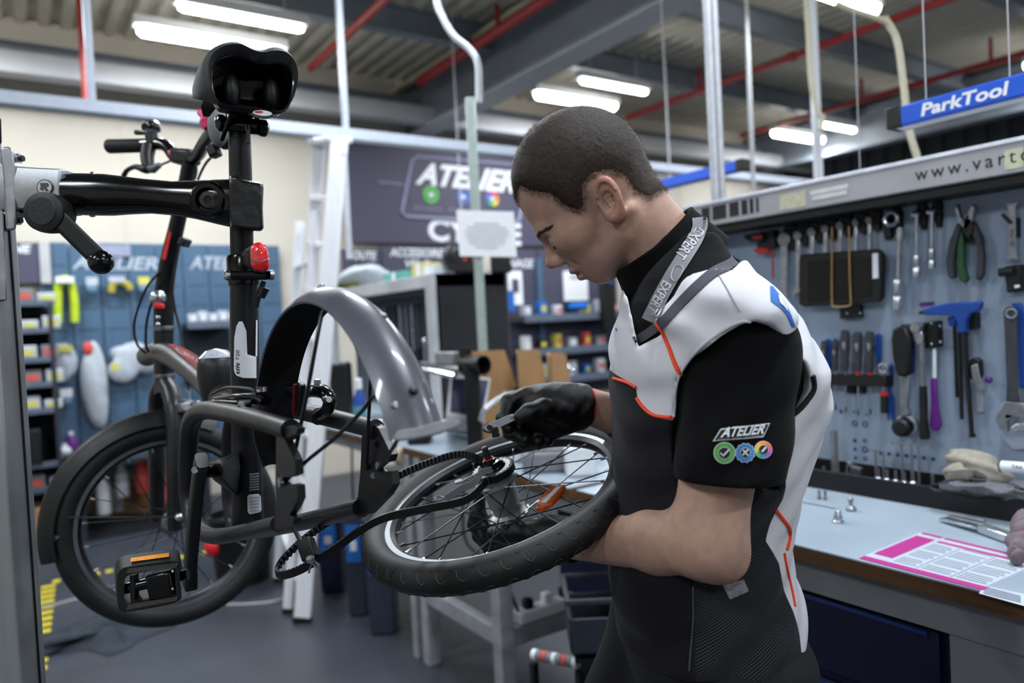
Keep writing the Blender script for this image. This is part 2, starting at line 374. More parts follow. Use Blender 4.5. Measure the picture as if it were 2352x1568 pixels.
# long suspended silver rail with hangers
t = thing('suspended_rail', 'long silver trunking rail hung level across the workshop', 'rail', (2, 4.18, 2.58))
mk('rail_profile', G().mm((-3.2, 4.15, 2.583), (6.5, 4.22, 2.648)), M('galvanised', 'b4bccb', .45, .2, var=.05), t, bevel=.006)
for px, py in ((205, 0), (785, 0)):
    p = ony(px, 120, 4.18); mk('hanger_post', G().mm((p.x - .017, 4.168, 2.62), (p.x + .017, 4.202, ZC)), M('galvanised', 0), t, bevel=.004)
# slim red post at the upper left
p = W(186, 60, 5.4); tag(mk('red_drop_pipe', G().cyl((p.x, p.y, ZC), (p.x, p.y, 3.2), .022, 8), m_redp), 'short vertical red drop pipe beside the left rail hanger', 'pipe')
# ================================================================== folding bicycle in the repair stand
BA = R0 * .82 + F0 * .5724; BA.normalize(); BFH = F0 * BA.dot(R0) - R0 * BA.dot(F0)      # axle direction (to its right), forward
OR = CAMLOC + R0 * -.218 + F0 * .87; OR.z = 1.25
def BP(px, py, off=0.): r = ray(px, py); return CAMLOC + r * (((OR - CAMLOC).dot(BA) + off) / r.dot(BA))
def BPS(pts, off=0.): return [BP(x, y, off) for x, y in pts]
def dep(p): return (V(p) - CAMLOC).dot(CF)
m_frame = M('satin_graphite_paint', '17171b', .4, var=.3, scale=25, bump=.05, bscale=900)
m_blk = M('black_plastic', '0b0c0f', .45, var=.2, scale=40)
m_rub = M('black_rubber', '0f1012', .65, var=.3, scale=60, bump=.2, bscale=500)
m_vinyl = M('grained_saddle_vinyl', '1a1b21', .6, var=.25, scale=50, bump=.5, bscale=900)
m_gloss = M('gloss_black', '07080a', .17, var=.2)
m_chrome = M('bright_steel', 'c2c6cc', .22, .95, var=.1, scale=60)
m_alu = M('cast_aluminium', '9d9fa3', .42, .75, var=.14, scale=45, bump=.12, bscale=700)
m_dirty = M('dirty_alloy', '7d7f84', .4, .8, var=.3, scale=25)
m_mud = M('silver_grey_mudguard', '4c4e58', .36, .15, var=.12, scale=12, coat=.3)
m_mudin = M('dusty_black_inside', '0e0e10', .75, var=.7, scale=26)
m_red = M('red_decal', 'd0141e', .4, var=.08, coat=.2)
m_wht = M('white_decal', 'dfe2e8', .45, var=.04)
m_lens = M('red_lens', 'd8101a', .12, var=.15, scale=200, coat=.6, bump=.5, bscale=800)
m_wire = M('black_wire', '1a1a1d', .35, .3)
m_spoke = M('dark_spoke', '2b2c30', .28, .8)
m_spoke2 = M('bright_spoke', 'aab0ba', .25, .9)
m_orange = M('amber_reflector', 'd98a1c', .2, var=.2, scale=300, coat=.5)
m_rim = M('black_rim', '141418', .35, .2, var=.2)
m_brake = M('machined_rim_wall', '85888e', .4, .8, var=.12, scale=20)
m_tyre = M('tyre_rubber', '141517', .58, var=.35, scale=18, bump=.12, bscale=400)
bike = thing('folding_bicycle', 'black folding bicycle without its rear wheel, clamped by the seat post', 'bicycle', BP(565, 1000))
def rw(px, p): return px * .5 * dep(p) / FPX            # half width in metres of a feature px wide at p
def tubepx(name, pts, widths, off=0., mat=m_frame, par=bike, n=16, ks=6, **kw):
    q = bez([(x, y, w) for (x, y), w in zip(pts, widths)], ks) if len(pts) > 2 else [(x, y, w) for (x, y), w in zip(pts, widths)]
    P = [BP(x, y, off) for x, y, w in q]; return mk(name, G().tube(P, [rw(w, p) for (x, y, w), p in zip(q, P)], n), mat, par, **kw)
# seat post and seat tube
sp = tubepx('seat_post', [(549, 275), (553, 420), (556, 610)], [49, 51, 52])
st = tubepx('seat_tube', [(560, 622), (562, 800), (566, 1000), (570, 1222)], [62, 64, 67, 70])
def on_tube(p0, p1, r0, r1, px, py, lift=.0005):
    """pixel -> front surface of the tapered tube p0-p1"""
    ax = unit(p1 - p0); r = ray(px, py).normalized(); rr = r0
    for _ in range(3):
        w0 = CAMLOC - p0; a = 1 - r.dot(ax) ** 2; b = r.dot(w0) - r.dot(ax) * w0.dot(ax); c = w0.dot(w0) - w0.dot(ax) ** 2 - (rr + lift) ** 2
        D = max(b * b - a * c, 0); t = (-b - math.sqrt(D)) / a; q = CAMLOC + r * t; rr = r0 + (r1 - r0) * max(0, min(1, (q - p0).dot(ax) / (p1 - p0).length))
    return q
_a, _b = BP(560, 622), BP(570, 1222)
def stp(px, py, lift=.0005): return on_tube(_a, _b, rw(62, _a), rw(70, _b), px, py, lift)
def decal(name, poly, fn, mat, par, n=6, **kw):
    """pixel polygon subdivided into strips and laid on a surface function"""
    g = G(); ys = sorted({round(min(p[1] for p in poly) + (max(p[1] for p in poly) - min(p[1] for p in poly)) * k / 24, 2) for k in range(25)}); rows = []
    for y in ys:
        y = min(max(y, min(p[1] for p in poly) + .01), max(p[1] for p in poly) - .01); xs = []
        for i in range(len(poly)):
            (x0, y0), (x1, y1) = poly[i], poly[(i + 1) % len(poly)]
            if (y0 - y) * (y1 - y) < 0: xs.append(x0 + (x1 - x0) * (y - y0) / (y1 - y0))
        rows.append((y, min(xs), max(xs)))
    vs = [fn(x0 + (x1 - x0) * k / n, y) for y, x0, x1 in rows for k in range(n + 1)]
    g.add(vs, [(r * (n + 1) + k, r * (n + 1) + k + 1, (r + 1) * (n + 1) + k + 1, (r + 1) * (n + 1) + k) for r in range(len(rows) - 1) for k in range(n)])
    return mk(name, g, mat, par, **kw)
def pxtext(name, s, c, right, up, fn, mat, par, bold=0., shear=0., **kw):
    """text laid in pixel space: c centre, right / up pixel vectors spanning the text's full width / height, fn drops pixels on the surface"""
    vs, fs = text2d(s, 1., bold=bold, shear=shear); x0, x1 = min(p[0] for p in vs), max(p[0] for p in vs); y0, y1 = min(p[1] for p in vs), max(p[1] for p in vs); g = G()
    g.add([fn(c[0] + right[0] * ((x - x0) / (x1 - x0) - .5) + up[0] * ((y - y0) / (y1 - y0) - .5), c[1] + right[1] * ((x - x0) / (x1 - x0) - .5) + up[1] * ((y - y0) / (y1 - y0) - .5)) for x, y in vs], fs)
    return mk(name, g, mat, par, smooth=False, **kw)
decal('white_panel', [(549, 738), (557, 738), (566, 760), (568, 815), (589, 816), (589, 868), (560, 868), (542, 862), (537, 850), (538, 775), (543, 748)], stp, m_wht, st, label='white decal panel')
decal('white_panel_strip', [(588, 735), (591.5, 735), (591, 818), (587, 818)], stp, m_wht, st)
pxtext('lettering', 'tilt', (545.5, 845), (0, -28), (-9, 0), lambda x, y: stp(x, y, .001), m_blk, st, bold=.02, shear=.2)
pxtext('lettering', '720', (545.5, 815), (0, -23), (-8, 0), lambda x, y: stp(x, y, .001), m_blk, st)
for k in range(7): pxtext('small_print', ['xxxxxx', 'xxxxxxx', 'xxxxxxxx', 'xxxxxxx', 'xxxxxxxx', 'xxxxxxxx', 'xxxxxxx'][k].replace('x', '='), (584, 1088 + k * 6), (22, -2), (0, -3), stp, m_wht, st)
decal('white_sticker', [(571, 1136), (594, 1134), (599, 1139), (601, 1170), (597, 1176), (574, 1181), (569, 1176), (568, 1141)], stp, m_wht, st, label='small white printed sticker')
for k in range(5): pxtext('sticker_print', ['======', '=====', '=======', '======', '===='][k], (584, 1143 + k * 7.4), (24 - 2 * (k % 2), -2), (0, -2.6), lambda x, y: stp(x, y, .001), m_blk, st)
# seat clamp collar with tail light
cc = BP(558, 635); u_, v_, w_ = BA, Z, -BFH
mk('seat_clamp', G().lathe([(.0, -.0), (.0225, 0), (.0235, .004), (.0235, .042), (.0215, .046)], BP(560, 652) - Z * .002, Z, 24), m_gloss, bike)
for s, px in ((-1, 528), (1, 617)): mk('clamp_bolt', G().lathe([(.001, 0), (.0075, .001), (.008, .006), (.005, .009), (.001, .0095)], W(px, 632, dep(cc) - .035) , BA * s, 12), m_chrome, bike)
mk('clamp_bar', G().cyl(W(532, 632, dep(cc) - .035), W(614, 632, dep(cc) - .035), .007, 12), m_gloss, bike)
mk('clamp_lever', G().tube([W(x, y, dep(cc) - .02) for x, y in bez([(606, 645), (600, 665), (592, 690), (591, 706)], 4)], [.006, .0065, .006, .004], 10, flat=.6), m_blk, bike)
mk('clamp_lever_tab', G().tube([W(x, y, dep(cc) - .02) for x, y in ((608, 660), (598, 682))], [.008, .007], 10), m_blk, bike)
dl = dep(cc) - .055
tl = mk('tail_light', G().loft([[W(x, y, dl + .03) for x, y in [(553 + (x - 553) * .9, y) for x, y in ((552, 578), (562, 566), (576, 560), (578, 600), (576, 618), (562, 615), (552, 600))]], [W(x, y, dl) for x, y in ((568, 572), (580, 560), (600, 556), (610, 562), (604, 622), (584, 622), (572, 612))]]), m_blk, bike, bevel=.003)
lens = bez([(577, 565), (595, 556), (612, 566), (618, 590), (618, 614), (607, 624), (590, 622), (578, 612), (575, 588)], 4, True)
cxl, cyl_ = 597, 592
mk('red_lens', G().loft([[W(cxl + (x - cxl) * k, cyl_ + (y - cyl_) * k, dl - h) for x, y in lens] for k, h in ((1, -.002), (1.0, .006), (.96, .011), (.8, .0145), (.4, .017), (.05, .0175))]), m_lens, tl)
mk('lens_band', G().tube([W(x, y, dl - .0165) for x, y in bez([(578, 596), (590, 600), (604, 600), (617, 594)], 5)], .0012, 6), m_chrome, tl)
# saddle seen from behind and below
S0 = W(573, 190, 1.06); SF = (BFH * math.cos(.2) - Z * math.sin(.2)).normalized(); SU = BA.cross(BFH); SU = (Z * math.cos(.2) + BFH * math.sin(.2)).normalized()
def spx(px, py, f=0., k=1.): p = onplane(px, py, S0, BFH); d = p - S0; return S0 + BA * (d.dot(BA) * k) + Z * (d.z * k) + SF * f
outer = bez([(497, 243), (473, 212), (464, 175), (465, 140), (482, 114), (512, 98), (545, 95), (575, 108), (600, 114), (628, 107), (655, 112), (675, 133), (684, 165), (682, 200), (668, 240), (645, 263), (600, 262), (555, 256), (520, 250)], 3, True)
inner = bez([(503, 245), (487, 214), (483, 178), (489, 152), (503, 138), (522, 131), (547, 129), (575, 142), (600, 147), (628, 146), (648, 149), (662, 160), (671, 178), (672, 202), (662, 240), (641, 261), (600, 262), (555, 257), (522, 251)], 3, True)
inner = (inner + inner[-3:])[:len(outer)]
def sring(poly, f, k=1., dz=0., kx=1.):
    out = []
    for x, y in poly: p = spx(x, y, 0); d = p - S0; d.z = max(d.z, -.032 + f * .45) if f > .02 else d.z; out.append(S0 + BA * (d.dot(BA) * k * kx) + Z * (d.z * k + dz) + SF * f)
    return out
mid = [((a + c) / 2, (b_ + d) / 2) for (a, b_), (c, d) in zip(inner, outer)]
sad = mk('saddle', G().loft([sring(inner, .06, .8, .01), sring(inner, .015, .97), sring(inner, -.004), sring(mid, -.013), sring(outer, .0, .985), sring(outer, .03, 1.02), sring(outer, .07, .98, .003), sring(outer, .12, .85, .012, .9), sring(outer, .17, .62, .03, .75), sring(outer, .21, .5, .04, .5), sring(outer, .25, .42, .045, .42), sring(outer, .268, .25, .05, .3)]), [m_vinyl, m_gloss], bike)
me = sad.data; n_ = len(outer)
for p in me.polygons:
    if max(p.vertices) < 3 * n_ or (len(p.vertices) > 4 and min(p.vertices) == 0): p.material_index = 1
mk('saddle_lip', G().tube([p for p in sring(inner, -.003)], .0022, 6, closed=True), m_gloss, sad)
for px, py in ((543, 186), (637, 196)): mk('saddle_spring', G().ball(spx(px, py, .03), .013, 10, (1, 1, 2.0)), m_blk, sad)
for x0, x1 in ((545, 536), (630, 585)): mk('saddle_rail', G().tube([spx(x0, 222, .02), spx((x0 + x1) / 2, 245, .03), spx(x1, 272, .07)], .0035, 8), m_gloss, sad)
lab = mk('saddle_tag', G().loft([[W(602 + 27 * math.cos(a) * k, 263 + 10 * math.sin(a) * k + .08 * 27 * math.cos(a) * k, 1.04 + h) for a in np.linspace(0, 2 * math.pi, 24, False)] for k, h in ((.9, .004), (1, .002), (1, -.0), (.92, -.002))]), M('dark_green_rim', '16201f', .4), sad)
mk('tag_face', G().loft([[W(603 + 22 * math.cos(a), 259.5 + 6.5 * math.sin(a) + .08 * 22 * math.cos(a), 1.0375 - h) for a in np.linspace(0, 2 * math.pi, 24, False)] for h in (0, .0006)]), m_wht, lab)
mk('tag_mark', G().loft([[W(594 + 10 * math.cos(a), 256.5 + 2.6 * math.sin(a), 1.0365 - h) for a in np.linspace(0, 2 * math.pi, 16, False)] for h in (0, .0004)]), m_red, lab)
dcl = dep(BP(550, 290))
mk('saddle_clamp', G().cyl(W(520, 284, dcl - .012), W(596, 292, dcl - .012), .0115, 16), m_gloss, bike)
for px, py, s in ((517, 284, -1), (594, 293, 1)): mk('clamp_knob', G().lathe([(.0105, 0), (.0125, .003), (.0125, .01), (.007, .014), (.001, .0145)], W(px, py, dcl - .012), BA * s, 14), m_gloss, bike)
mk('clamp_nut', G().cyl(W(510, 281, dcl - .012), W(518, 282, dcl - .012), .006, 6), m_chrome, bike)
mk('clamp_body', G().bar(W(553, 262, dcl), W(553, 300, dcl), .034, .03), m_blk, bike, bevel=.005)
mk('clamp_screw', G().cyl(W(569, 288, dcl - .026), W(570, 330, dcl - .026), .0035, 8), m_blk, bike)
# rear stays, one closed loop on each side
lp = [(668, 987), (600, 966), (520, 947), (470, 942), (443, 962), (434, 1010), (431, 1080), (434, 1150), (449, 1205), (480, 1229), (520, 1229), (580, 1217), (640, 1203)]
tubepx('left_stay', lp, [50, 47, 44, 43, 43, 42, 41, 40, 38, 36, 37, 38, 40], -.06, n=14, ks=5)
rp = [(862, 985), (810, 972), (740, 955), (660, 938), (590, 925), (545, 935), (528, 990), (525, 1080), (528, 1160), (545, 1215), (600, 1217), (700, 1197), (830, 1166)]
tubepx('right_stay', rp, [46, 44, 42, 38, 34, 33, 33, 33, 33, 34, 36, 40, 44], .062, n=14, ks=5)
def platepx(name, poly, off, th, mat=m_frame, par=bike, **kw):
    """pixel polygon standing in the bike's plane, th thick"""
    a = BPS(poly, off); g = G(); n = len(poly); tri = tessellate_polygon([[V((x, -y, 0)) for x, y in poly]]); b = [p + BA * th for p in a]
    g.add(a + b, [tuple(reversed(q)) for q in tri] + [tuple(i + n for i in q) for q in tri] + [(i, (i + 1) % n, (i + 1) % n + n, i + n) for i in range(n)]); return mk(name, g, mat, par, smooth=False, bevel=.0015, **kw)
dpl = platepx('left_dropout', [(634, 988), (645, 982), (672, 977), (683, 984), (681, 996), (664, 1004), (652, 1006), (664, 1030), (677, 1056), (679, 1090), (666, 1096), (648, 1096), (645, 1108), (656, 1118), (668, 1112), (682, 1115), (684, 1145), (672, 1170), (664, 1184), (675, 1190), (672, 1206), (650, 1213), (629, 1217), (632, 1193), (633, 1100)], -.067, .009)
dpr = platepx('right_dropout', [(806, 970), (822, 962), (847, 964), (869, 984), (884, 1014), (898, 1044), (893, 1060), (878, 1064), (864, 1076), (874, 1084), (898, 1081), (902, 1113), (888, 1137), (868, 1158), (847, 1180), (815, 1184), (784, 1186), (779, 1168), (805, 1158), (821, 1143), (827, 1087), (831, 997), (826, 982)], .06, .01)
for px, py, o in ((667, 992, -.058), (661, 1199, -.058)): mk('plate_hole', G().cyl(BP(px, py, -.0575), BP(px, py, -.0565), .0035, 10), m_gloss, dpl)
for px, py in ((817, 974), (866, 1020), (848, 1072), (857, 1092), (803, 1172)): mk('plate_hole', G().cyl(BP(px, py, .0585), BP(px, py, .06), .0038, 10), m_gloss if py != 1092 else m_chrome, dpr)
for px, py, o in ((653, 1112, -.055), (640, 1108, -.07), (866, 1070, .058)): mk('axle_washer', G().cyl(BP(px, py, o), BP(px, py, o) + BA * .004, .0055, 12), m_chrome, bike)
# rear mudguard: curved strip on a circle round the missing rear axle
def arcpt(a, r, off=0.): return OR + BFH * (r * math.cos(a) - .003) + Z * (r * math.sin(a) - .002) + BA * off
def mudguard(name, arcfn, a0, a1, half_w, rise, th, mats, par, n=40, taper=None):
    g = G(); rings = []; m = 9
    for i in range(n + 1):
        t = i / n; a = a0 + (a1 - a0) * t; hw = half_w * (taper(t) if taper else 1); ring = []
        for k in range(m): q = -1 + 2 * k / (m - 1); ring.append(arcfn(a, -rise * q * q * 1.0, hw * q))
        for k in range(m - 1, -1, -1): q = -1 + 2 * k / (m - 1); ring.append(arcfn(a, -rise * q * q - th, hw * q * .96))
        rings.append(ring)
    g.loft(rings); o = mk(name, g, mats, par, ang=50); mm_ = 2 * m
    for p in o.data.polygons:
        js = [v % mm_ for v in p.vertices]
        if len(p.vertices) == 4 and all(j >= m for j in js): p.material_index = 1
    return o
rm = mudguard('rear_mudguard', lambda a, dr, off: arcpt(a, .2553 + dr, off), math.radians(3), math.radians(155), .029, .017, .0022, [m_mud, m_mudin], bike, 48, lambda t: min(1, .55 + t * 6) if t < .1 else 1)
flap = [(903, 1004), (914, 988), (960, 980), (1010, 966), (1045, 961), (1060, 968), (1050, 980), (1000, 996), (950, 1006), (915, 1010)]
mk('mudguard_flap', G().loft([[W(x, y, .668 + (x - 905) * -.0002) for x, y in flap], [W(x, y + 5, .672 + (x - 905) * -.0002) for x, y in flap]]), M('pale_flap', '9a9ca3', .5, var=.2, scale=40), rm, bevel=.001)
for a, off in ((88, 0), (121, .012), (148, .02), (148, -.018), (146, .0)): 
    p = arcpt(math.radians(a), .2558 - .012 * (abs(off) / .02) ** 2, off); mk('mudguard_bolt', G().lathe([(.0046, -.001), (.0046, .001), (.003, .003), (.001, .0034)], p, p - OR, 12), m_dirty if a != 146 else m_blk, rm)
def wire(name, pts, off, r=.0022, par=bike, mat=m_wire): 
    o_ = off if isinstance(off, (list, tuple)) else [off] * len(pts)
    q = bez([(x, y, o) for (x, y), o in zip(pts, o_)], 5); return mk(name, G().tube([BP(x, y, o) for x, y, o in q], r, 8), mat, par)
wire('mudguard_stay', [(768, 706), (747, 711), (738, 728), (724, 800), (700, 930), (673, 1062)], [-.01, -.025, -.03, -.04, -.05, -.055])
wire('mudguard_stay', [(648, 1112), (700, 1062), (770, 1005), (830, 945), (856, 912), (888, 904)], [-.055, -.05, -.04, -.03, -.025, -.02])
wire('mudguard_stay', [(853, 836), (850, 900), (845, 1000), (842, 1078)], [.03, .04, .05, .055])
wire('mudguard_stay', [(918, 1002), (895, 1040), (868, 1080)], [.02, .04, .055])
wire('brake_cable', [(486, 905), (520, 890), (575, 893), (590, 905)], -.05, .002)
# rear rim brake, both arms with pads
ba_ = mk('brake_arm', G().tube([BP(x, y, o) for x, y, o in bez([(612, 922, -.03), (590, 912, -.035), (540, 910, -.05), (492, 914, -.06)], 4)], [.009, .009, .006, .003], 10, flat=.7), m_gloss, bike)
mk('brake_bolt', G().lathe([(.001, 0), (.007, 0), (.007, .006), (.001, .007)], BP(601, 899, -.035), Z, 12), m_chrome, ba_)
mk('brake_link', G().cyl(BP(553, 927, -.055), BP(582, 926, -.045), .0055, 10), m_gloss, ba_); mk('brake_link_screw', G().cyl(BP(552, 930, -.06), BP(558, 929, -.058), .0045, 8), m_chrome, ba_)
mk('spring_wire', G().tube([BP(488, 919, -.06), BP(545, 922, -.055)], .0015, 6), m_chrome, ba_); mk('brake_boss', G().cyl(BP(597, 930, -.045), BP(590, 965, -.05), .01, 12), m_frame, bike)
mk('noodle_bellow', G().tube([BP(x, y, .02) for x, y in ((648, 897), (682, 898))], .0045, 10), m_rub, bike)
for k in range(9): mk('bellow_ring', G().cyl(BP(651 + k * 3.6, 897, .02), BP(652.4 + k * 3.6, 897, .02), .006, 10), m_rub, bike)
pad = mk('brake_pad', G().bar(BP(692, 880, .022), BP(689, 953, .022), .012, .01, BA), m_blk, bike, bevel=.002); mk('pad_face', G().bar(BP(682, 881, .02), BP(680, 953, .02), .004, .0105, BA), M('worn_red_pad', '6d1317', .6), pad, bevel=.0008)
bb2 = mk('brake_arm', G().tube([BP(x, y, .04) for x, y in bez([(702, 902), (720, 897), (745, 900), (757, 918), (752, 940), (735, 952)], 4)], [.008, .01, .009, .008], 10), m_gloss, bike)
mk('brake_nut', G().cyl(BP(729, 888, .04), BP(729, 871, .04), .0045, 10), m_alu, bb2); mk('brake_bolt', G().ball(BP(721, 893, .036), .007, 8), m_chrome, bb2); mk('brake_screw', G().cyl(BP(745, 917, .03), BP(756, 917, .03), .004, 8), m_chrome, bb2)
mk('brake_boss', G().tube([BP(731, 945, .05), BP(735, 962, .055)], [.008, .012], 10), m_frame, bike)
# bottom bracket drum, crank and pedal on its left
mk('bottom_bracket', G().loft([[BP(x, y, -.02) + V((0, 0, 0)) for x, y in ((548, 1032), (552, 1075), (545, 1140), (530, 1130), (512, 1118), (500, 1100), (503, 1060), (525, 1046))], [BP(x, y, -.075) for x, y in ((506, 1058), (512, 1075), (508, 1100), (500, 1105), (490, 1102), (483, 1090), (484, 1068), (494, 1058))]]), m_blk, bike, bevel=.004)
mk('crank_axle', G().cyl(BP(492, 1080, -.075), BP(468, 1081, -.095), .010, 14), m_blk, bike)
cr = mk('crank_arm', G().sweep([BP(x, y, -.1) for x, y in bez([(464, 1056), (459, 1080), (450, 1150), (443, 1230), (438, 1300), (437, 1345)], 4)], [rrect(.018, .0145, .004, 3)] and rrect(.024, .016, .005, 3), BA), m_frame, bike)
mk('crank_bolt', G().cyl(BP(449, 1079, -.108), BP(447, 1079, -.110), .0045, 12), m_chrome, cr)
mk('crank_foot', G().bar(BP(436, 1303, -.1), BP(436, 1348, -.1), .026, .018, BA), m_blk, cr, bevel=.003)
PD = 1.0
pd = mk('pedal', G().loft([[W(x, y, PD + h) for x, y in poly] for poly, h in (
    ([(271, 1318), (272, 1300), (290, 1292), (390, 1278), (404, 1281), (408, 1290), (405, 1294)], .03),)] * 1, caps=False), m_blk, bike) if False else None
po = bez([(268, 1330), (277, 1308), (300, 1300), (360, 1291), (405, 1288), (415, 1294), (418, 1308), (412, 1318), (417, 1365), (412, 1378), (380, 1390), (300, 1404), (280, 1404), (271, 1390)], 3, True)
pi_ = bez([(286, 1335), (294, 1322), (310, 1317), (360, 1309), (402, 1303), (404, 1308), (404, 1313), (402, 1318), (404, 1362), (400, 1366), (380, 1371), (312, 1384), (292, 1386), (286, 1380)], 3, True)
g = G(); n = len(po)
for poly in (po,):
    F_ = [W(x, y, PD) for x, y in po]; B_ = [W(x - 4, y - 26, PD + .026) for x, y in po]; Fi = [W(x, y, PD) for x, y in pi_]; Bi = [W(x - 4, y - 26, PD + .026) for x, y in pi_]
    g.add(F_ + B_ + Fi + Bi, [q for i in range(n) for j in [(i + 1) % n] for q in ((i, j, n + j, n + i), (i, 2 * n + i, 2 * n + j, j), (n + i, n + j, 3 * n + j, 3 * n + i), (2 * n + i, 3 * n + i, 3 * n + j, 2 * n + j))])
pd = mk('pedal', g, m_blk, bike, ang=30)
mk('pedal_reflector', G().loft([[W(x, y, PD + d - .0012) for x, y, d in ((300, 1290, .007), (388, 1278, .007), (388, 1269, .016), (300, 1281, .016))], [W(x, y, PD + d) for x, y, d in ((300, 1290, .007), (388, 1278, .007), (388, 1269, .016), (300, 1281, .016))]]), m_orange, pd, smooth=False)
for k in range(26):     # ribbed tread blocks round the pedal face
    t = k / 26
    for top in (0, 1):
        x = 292 + 116 * t; ya, yb = (1306 - 14 * t, 1316 - 13 * t) if top else (1388 - 19 * t, 1400 - 22 * t)
        mk('pedal_rib', G().bar(W(x, yb, PD - .001), W(x + 5, ya, PD - .001), .0022, .0016, CF), M('grey_rubber_rib', '3d3c36', .7), pd, smooth=False)
mk('pedal_axle', G().cyl(W(284, 1352, PD + .012), W(432, 1318, PD + .02), .0075, 12), m_gloss, bike)
mk('pedal_barrel', G().bar(W(346, 1346, PD + .012), W(405, 1334, PD + .012), .036, .026, CF), m_gloss, pd, bevel=.004)
mk('pedal_web', G().bar(W(308, 1318, PD + .012), W(310, 1385, PD + .012), .006, .012, CF), m_blk, pd)
for px, py in ((397, 1312), (397, 1352)): mk('pedal_pin', G().ball(W(px, py, PD - .001), .0022, 6), m_chrome, pd)
# main frame tube, hinge, head tube, fork
mt = tubepx('main_tube', [(338, 818), (367, 809), (399, 822), (430, 845), (462, 872), (500, 905), (545, 930)], [46, 49, 48, 46, 48, 60, 62], 0, n=18)
_P = [BP(x, y) for x, y in bez([(338, 818), (367, 809), (399, 822), (430, 845), (462, 872), (500, 905), (545, 930)], 6)]
def mtp(px, py, lift=.001):
    # front surface of the main tube: push the mid-plane point toward the viewer by the local half depth
    p = BP(px, py); i = min(range(len(_P)), key=lambda k: (_P[k] - p).length_squared); q = _P[i]; d = p - q; r_ = rw(48, q) + lift
    t = unit(_P[min(i + 1, len(_P) - 1)] - _P[max(i - 1, 0)]); d -= t * d.dot(t); tov = CAMLOC - p; tov -= t * tov.dot(t); tov.normalize()
    h = math.sqrt(max(r_ * r_ - min(d.length, r_ * .995) ** 2, 0)); return p + unit(CAMLOC - p) * h
decal('red_decal', [(379, 792), (397, 789), (420, 797), (452, 815), (474, 836), (466, 843), (449, 843), (420, 824), (395, 808), (377, 797)], mtp, m_red, mt, n=4)
pxtext('lettering', "B'TWIN", (386, 816), (42, 17), (-8, 16), lambda x, y: mtp(x, y, .002), m_wht, mt, bold=.02)
pxtext('lettering', "ALUMINIUM", (430, 815), (56, 33), (4, -9), lambda x, y: mtp(x, y, .002), m_wht, mt, bold=.02)
hd = dep(BP(495, 865))
mk('hinge_cap', G().lathe([(.001, .05), (.018, .047), (.03, .036), (.034, .02), (.034, 0), (.03, -.03), (.024, -.05)], BP(500, 868), Z, 22), m_frame, bike)
mk('hinge_lens', G().lathe([(.0305, .0355), (.0185, .0475), (.001, .051)], BP(500, 868) + Z * .0012, Z, 22, caps=False), M('clear_grey_dome', 'aab0ba', .15, var=.2, scale=120, coat=.5), bike)
HD = [(437, 372, 1.62), (420, 455, 1.65), (403, 532, 1.68), (389, 592, 1.705), (378, 660, 1.73), (376, 700, 1.735)]
hp = mk('handlepost', G().tube([W(*p) for p in bez(HD, 4)], [rw(w, W(*HD[0])) for w in (34, 34, 36, 40, 44, 46)], 14), m_frame, bike)
for k, (a, b_) in enumerate(((0.02, .98),)):
    pts = [W(383 + (403 - 383) * t, 596 - 82 * t, 1.66) for t in (0, 1)]
    mk('red_stripe', G().loft([[W(x, y, 1.668) for x, y in ((371, 594), (380, 596), (398, 516), (391, 512))], [W(x, y, 1.664) for x, y in ((371, 594), (380, 596), (398, 516), (391, 512))]]), m_red, hp)
mk('post_joint', G().tube([W(376, 700, 1.735), W(376, 760, 1.74)], rw(44, W(376, 720, 1.735)), 16), m_blk, bike)
mk('joint_latch', G().lathe([(.018, -.004), (.018, .01), (.01, .016), (.001, .017)], W(363, 684, 1.70), CAMLOC - W(363, 684, 1.70), 16), m_chrome, bike); mk('latch_lever', G().bar(W(357, 702, 1.69), W(375, 704, 1.69), .02, .012), m_red, bike, bevel=.003)
for py in (729, 745): mk('joint_rivet', G().ball(W(363, py, 1.705), .006, 8), m_chrome, bike)
mk('post_catch', G().bar(W(417, 552, 1.67), W(431, 560, 1.67), .035, .02), m_blk, bike, bevel=.003)
mk('head_tube', G().tube([W(376, 755, 1.74), W(377, 870, 1.74)], rw(43, W(376, 800, 1.74)), 18), m_frame, bike)
for py in (757, 866): mk('headset_ring', G().lathe([(.024, -.002), (.0245, 0), (.0245, .006), (.024, .008)], W(377, py, 1.74), Z, 20), m_dirty, bike)
mk('fork_crown', G().tube([W(378, 872, 1.74), W(380, 905, 1.73)], [.02, .024], 16), m_frame, bike)
mk('fork_blade', G().tube([W(*p) for p in bez([(381, 880, 1.725), (394, 905, 1.70), (402, 950, 1.67), (402, 1060, 1.655), (402, 1160, 1.655), (402, 1216, 1.655)], 5)], [.019, .021, .02, .019, .017, .015], 14), m_frame, bike, label='near fork blade')
mk('fork_blade', G().tube([W(*p) for p in bez([(374, 880, 1.75), (364, 905, 1.77), (360, 950, 1.78), (360, 1060, 1.78), (361, 1160, 1.78), (362, 1196, 1.78)], 5)], [.019, .021, .02, .019, .017, .015], 14), m_frame, bike, label='far fork blade')
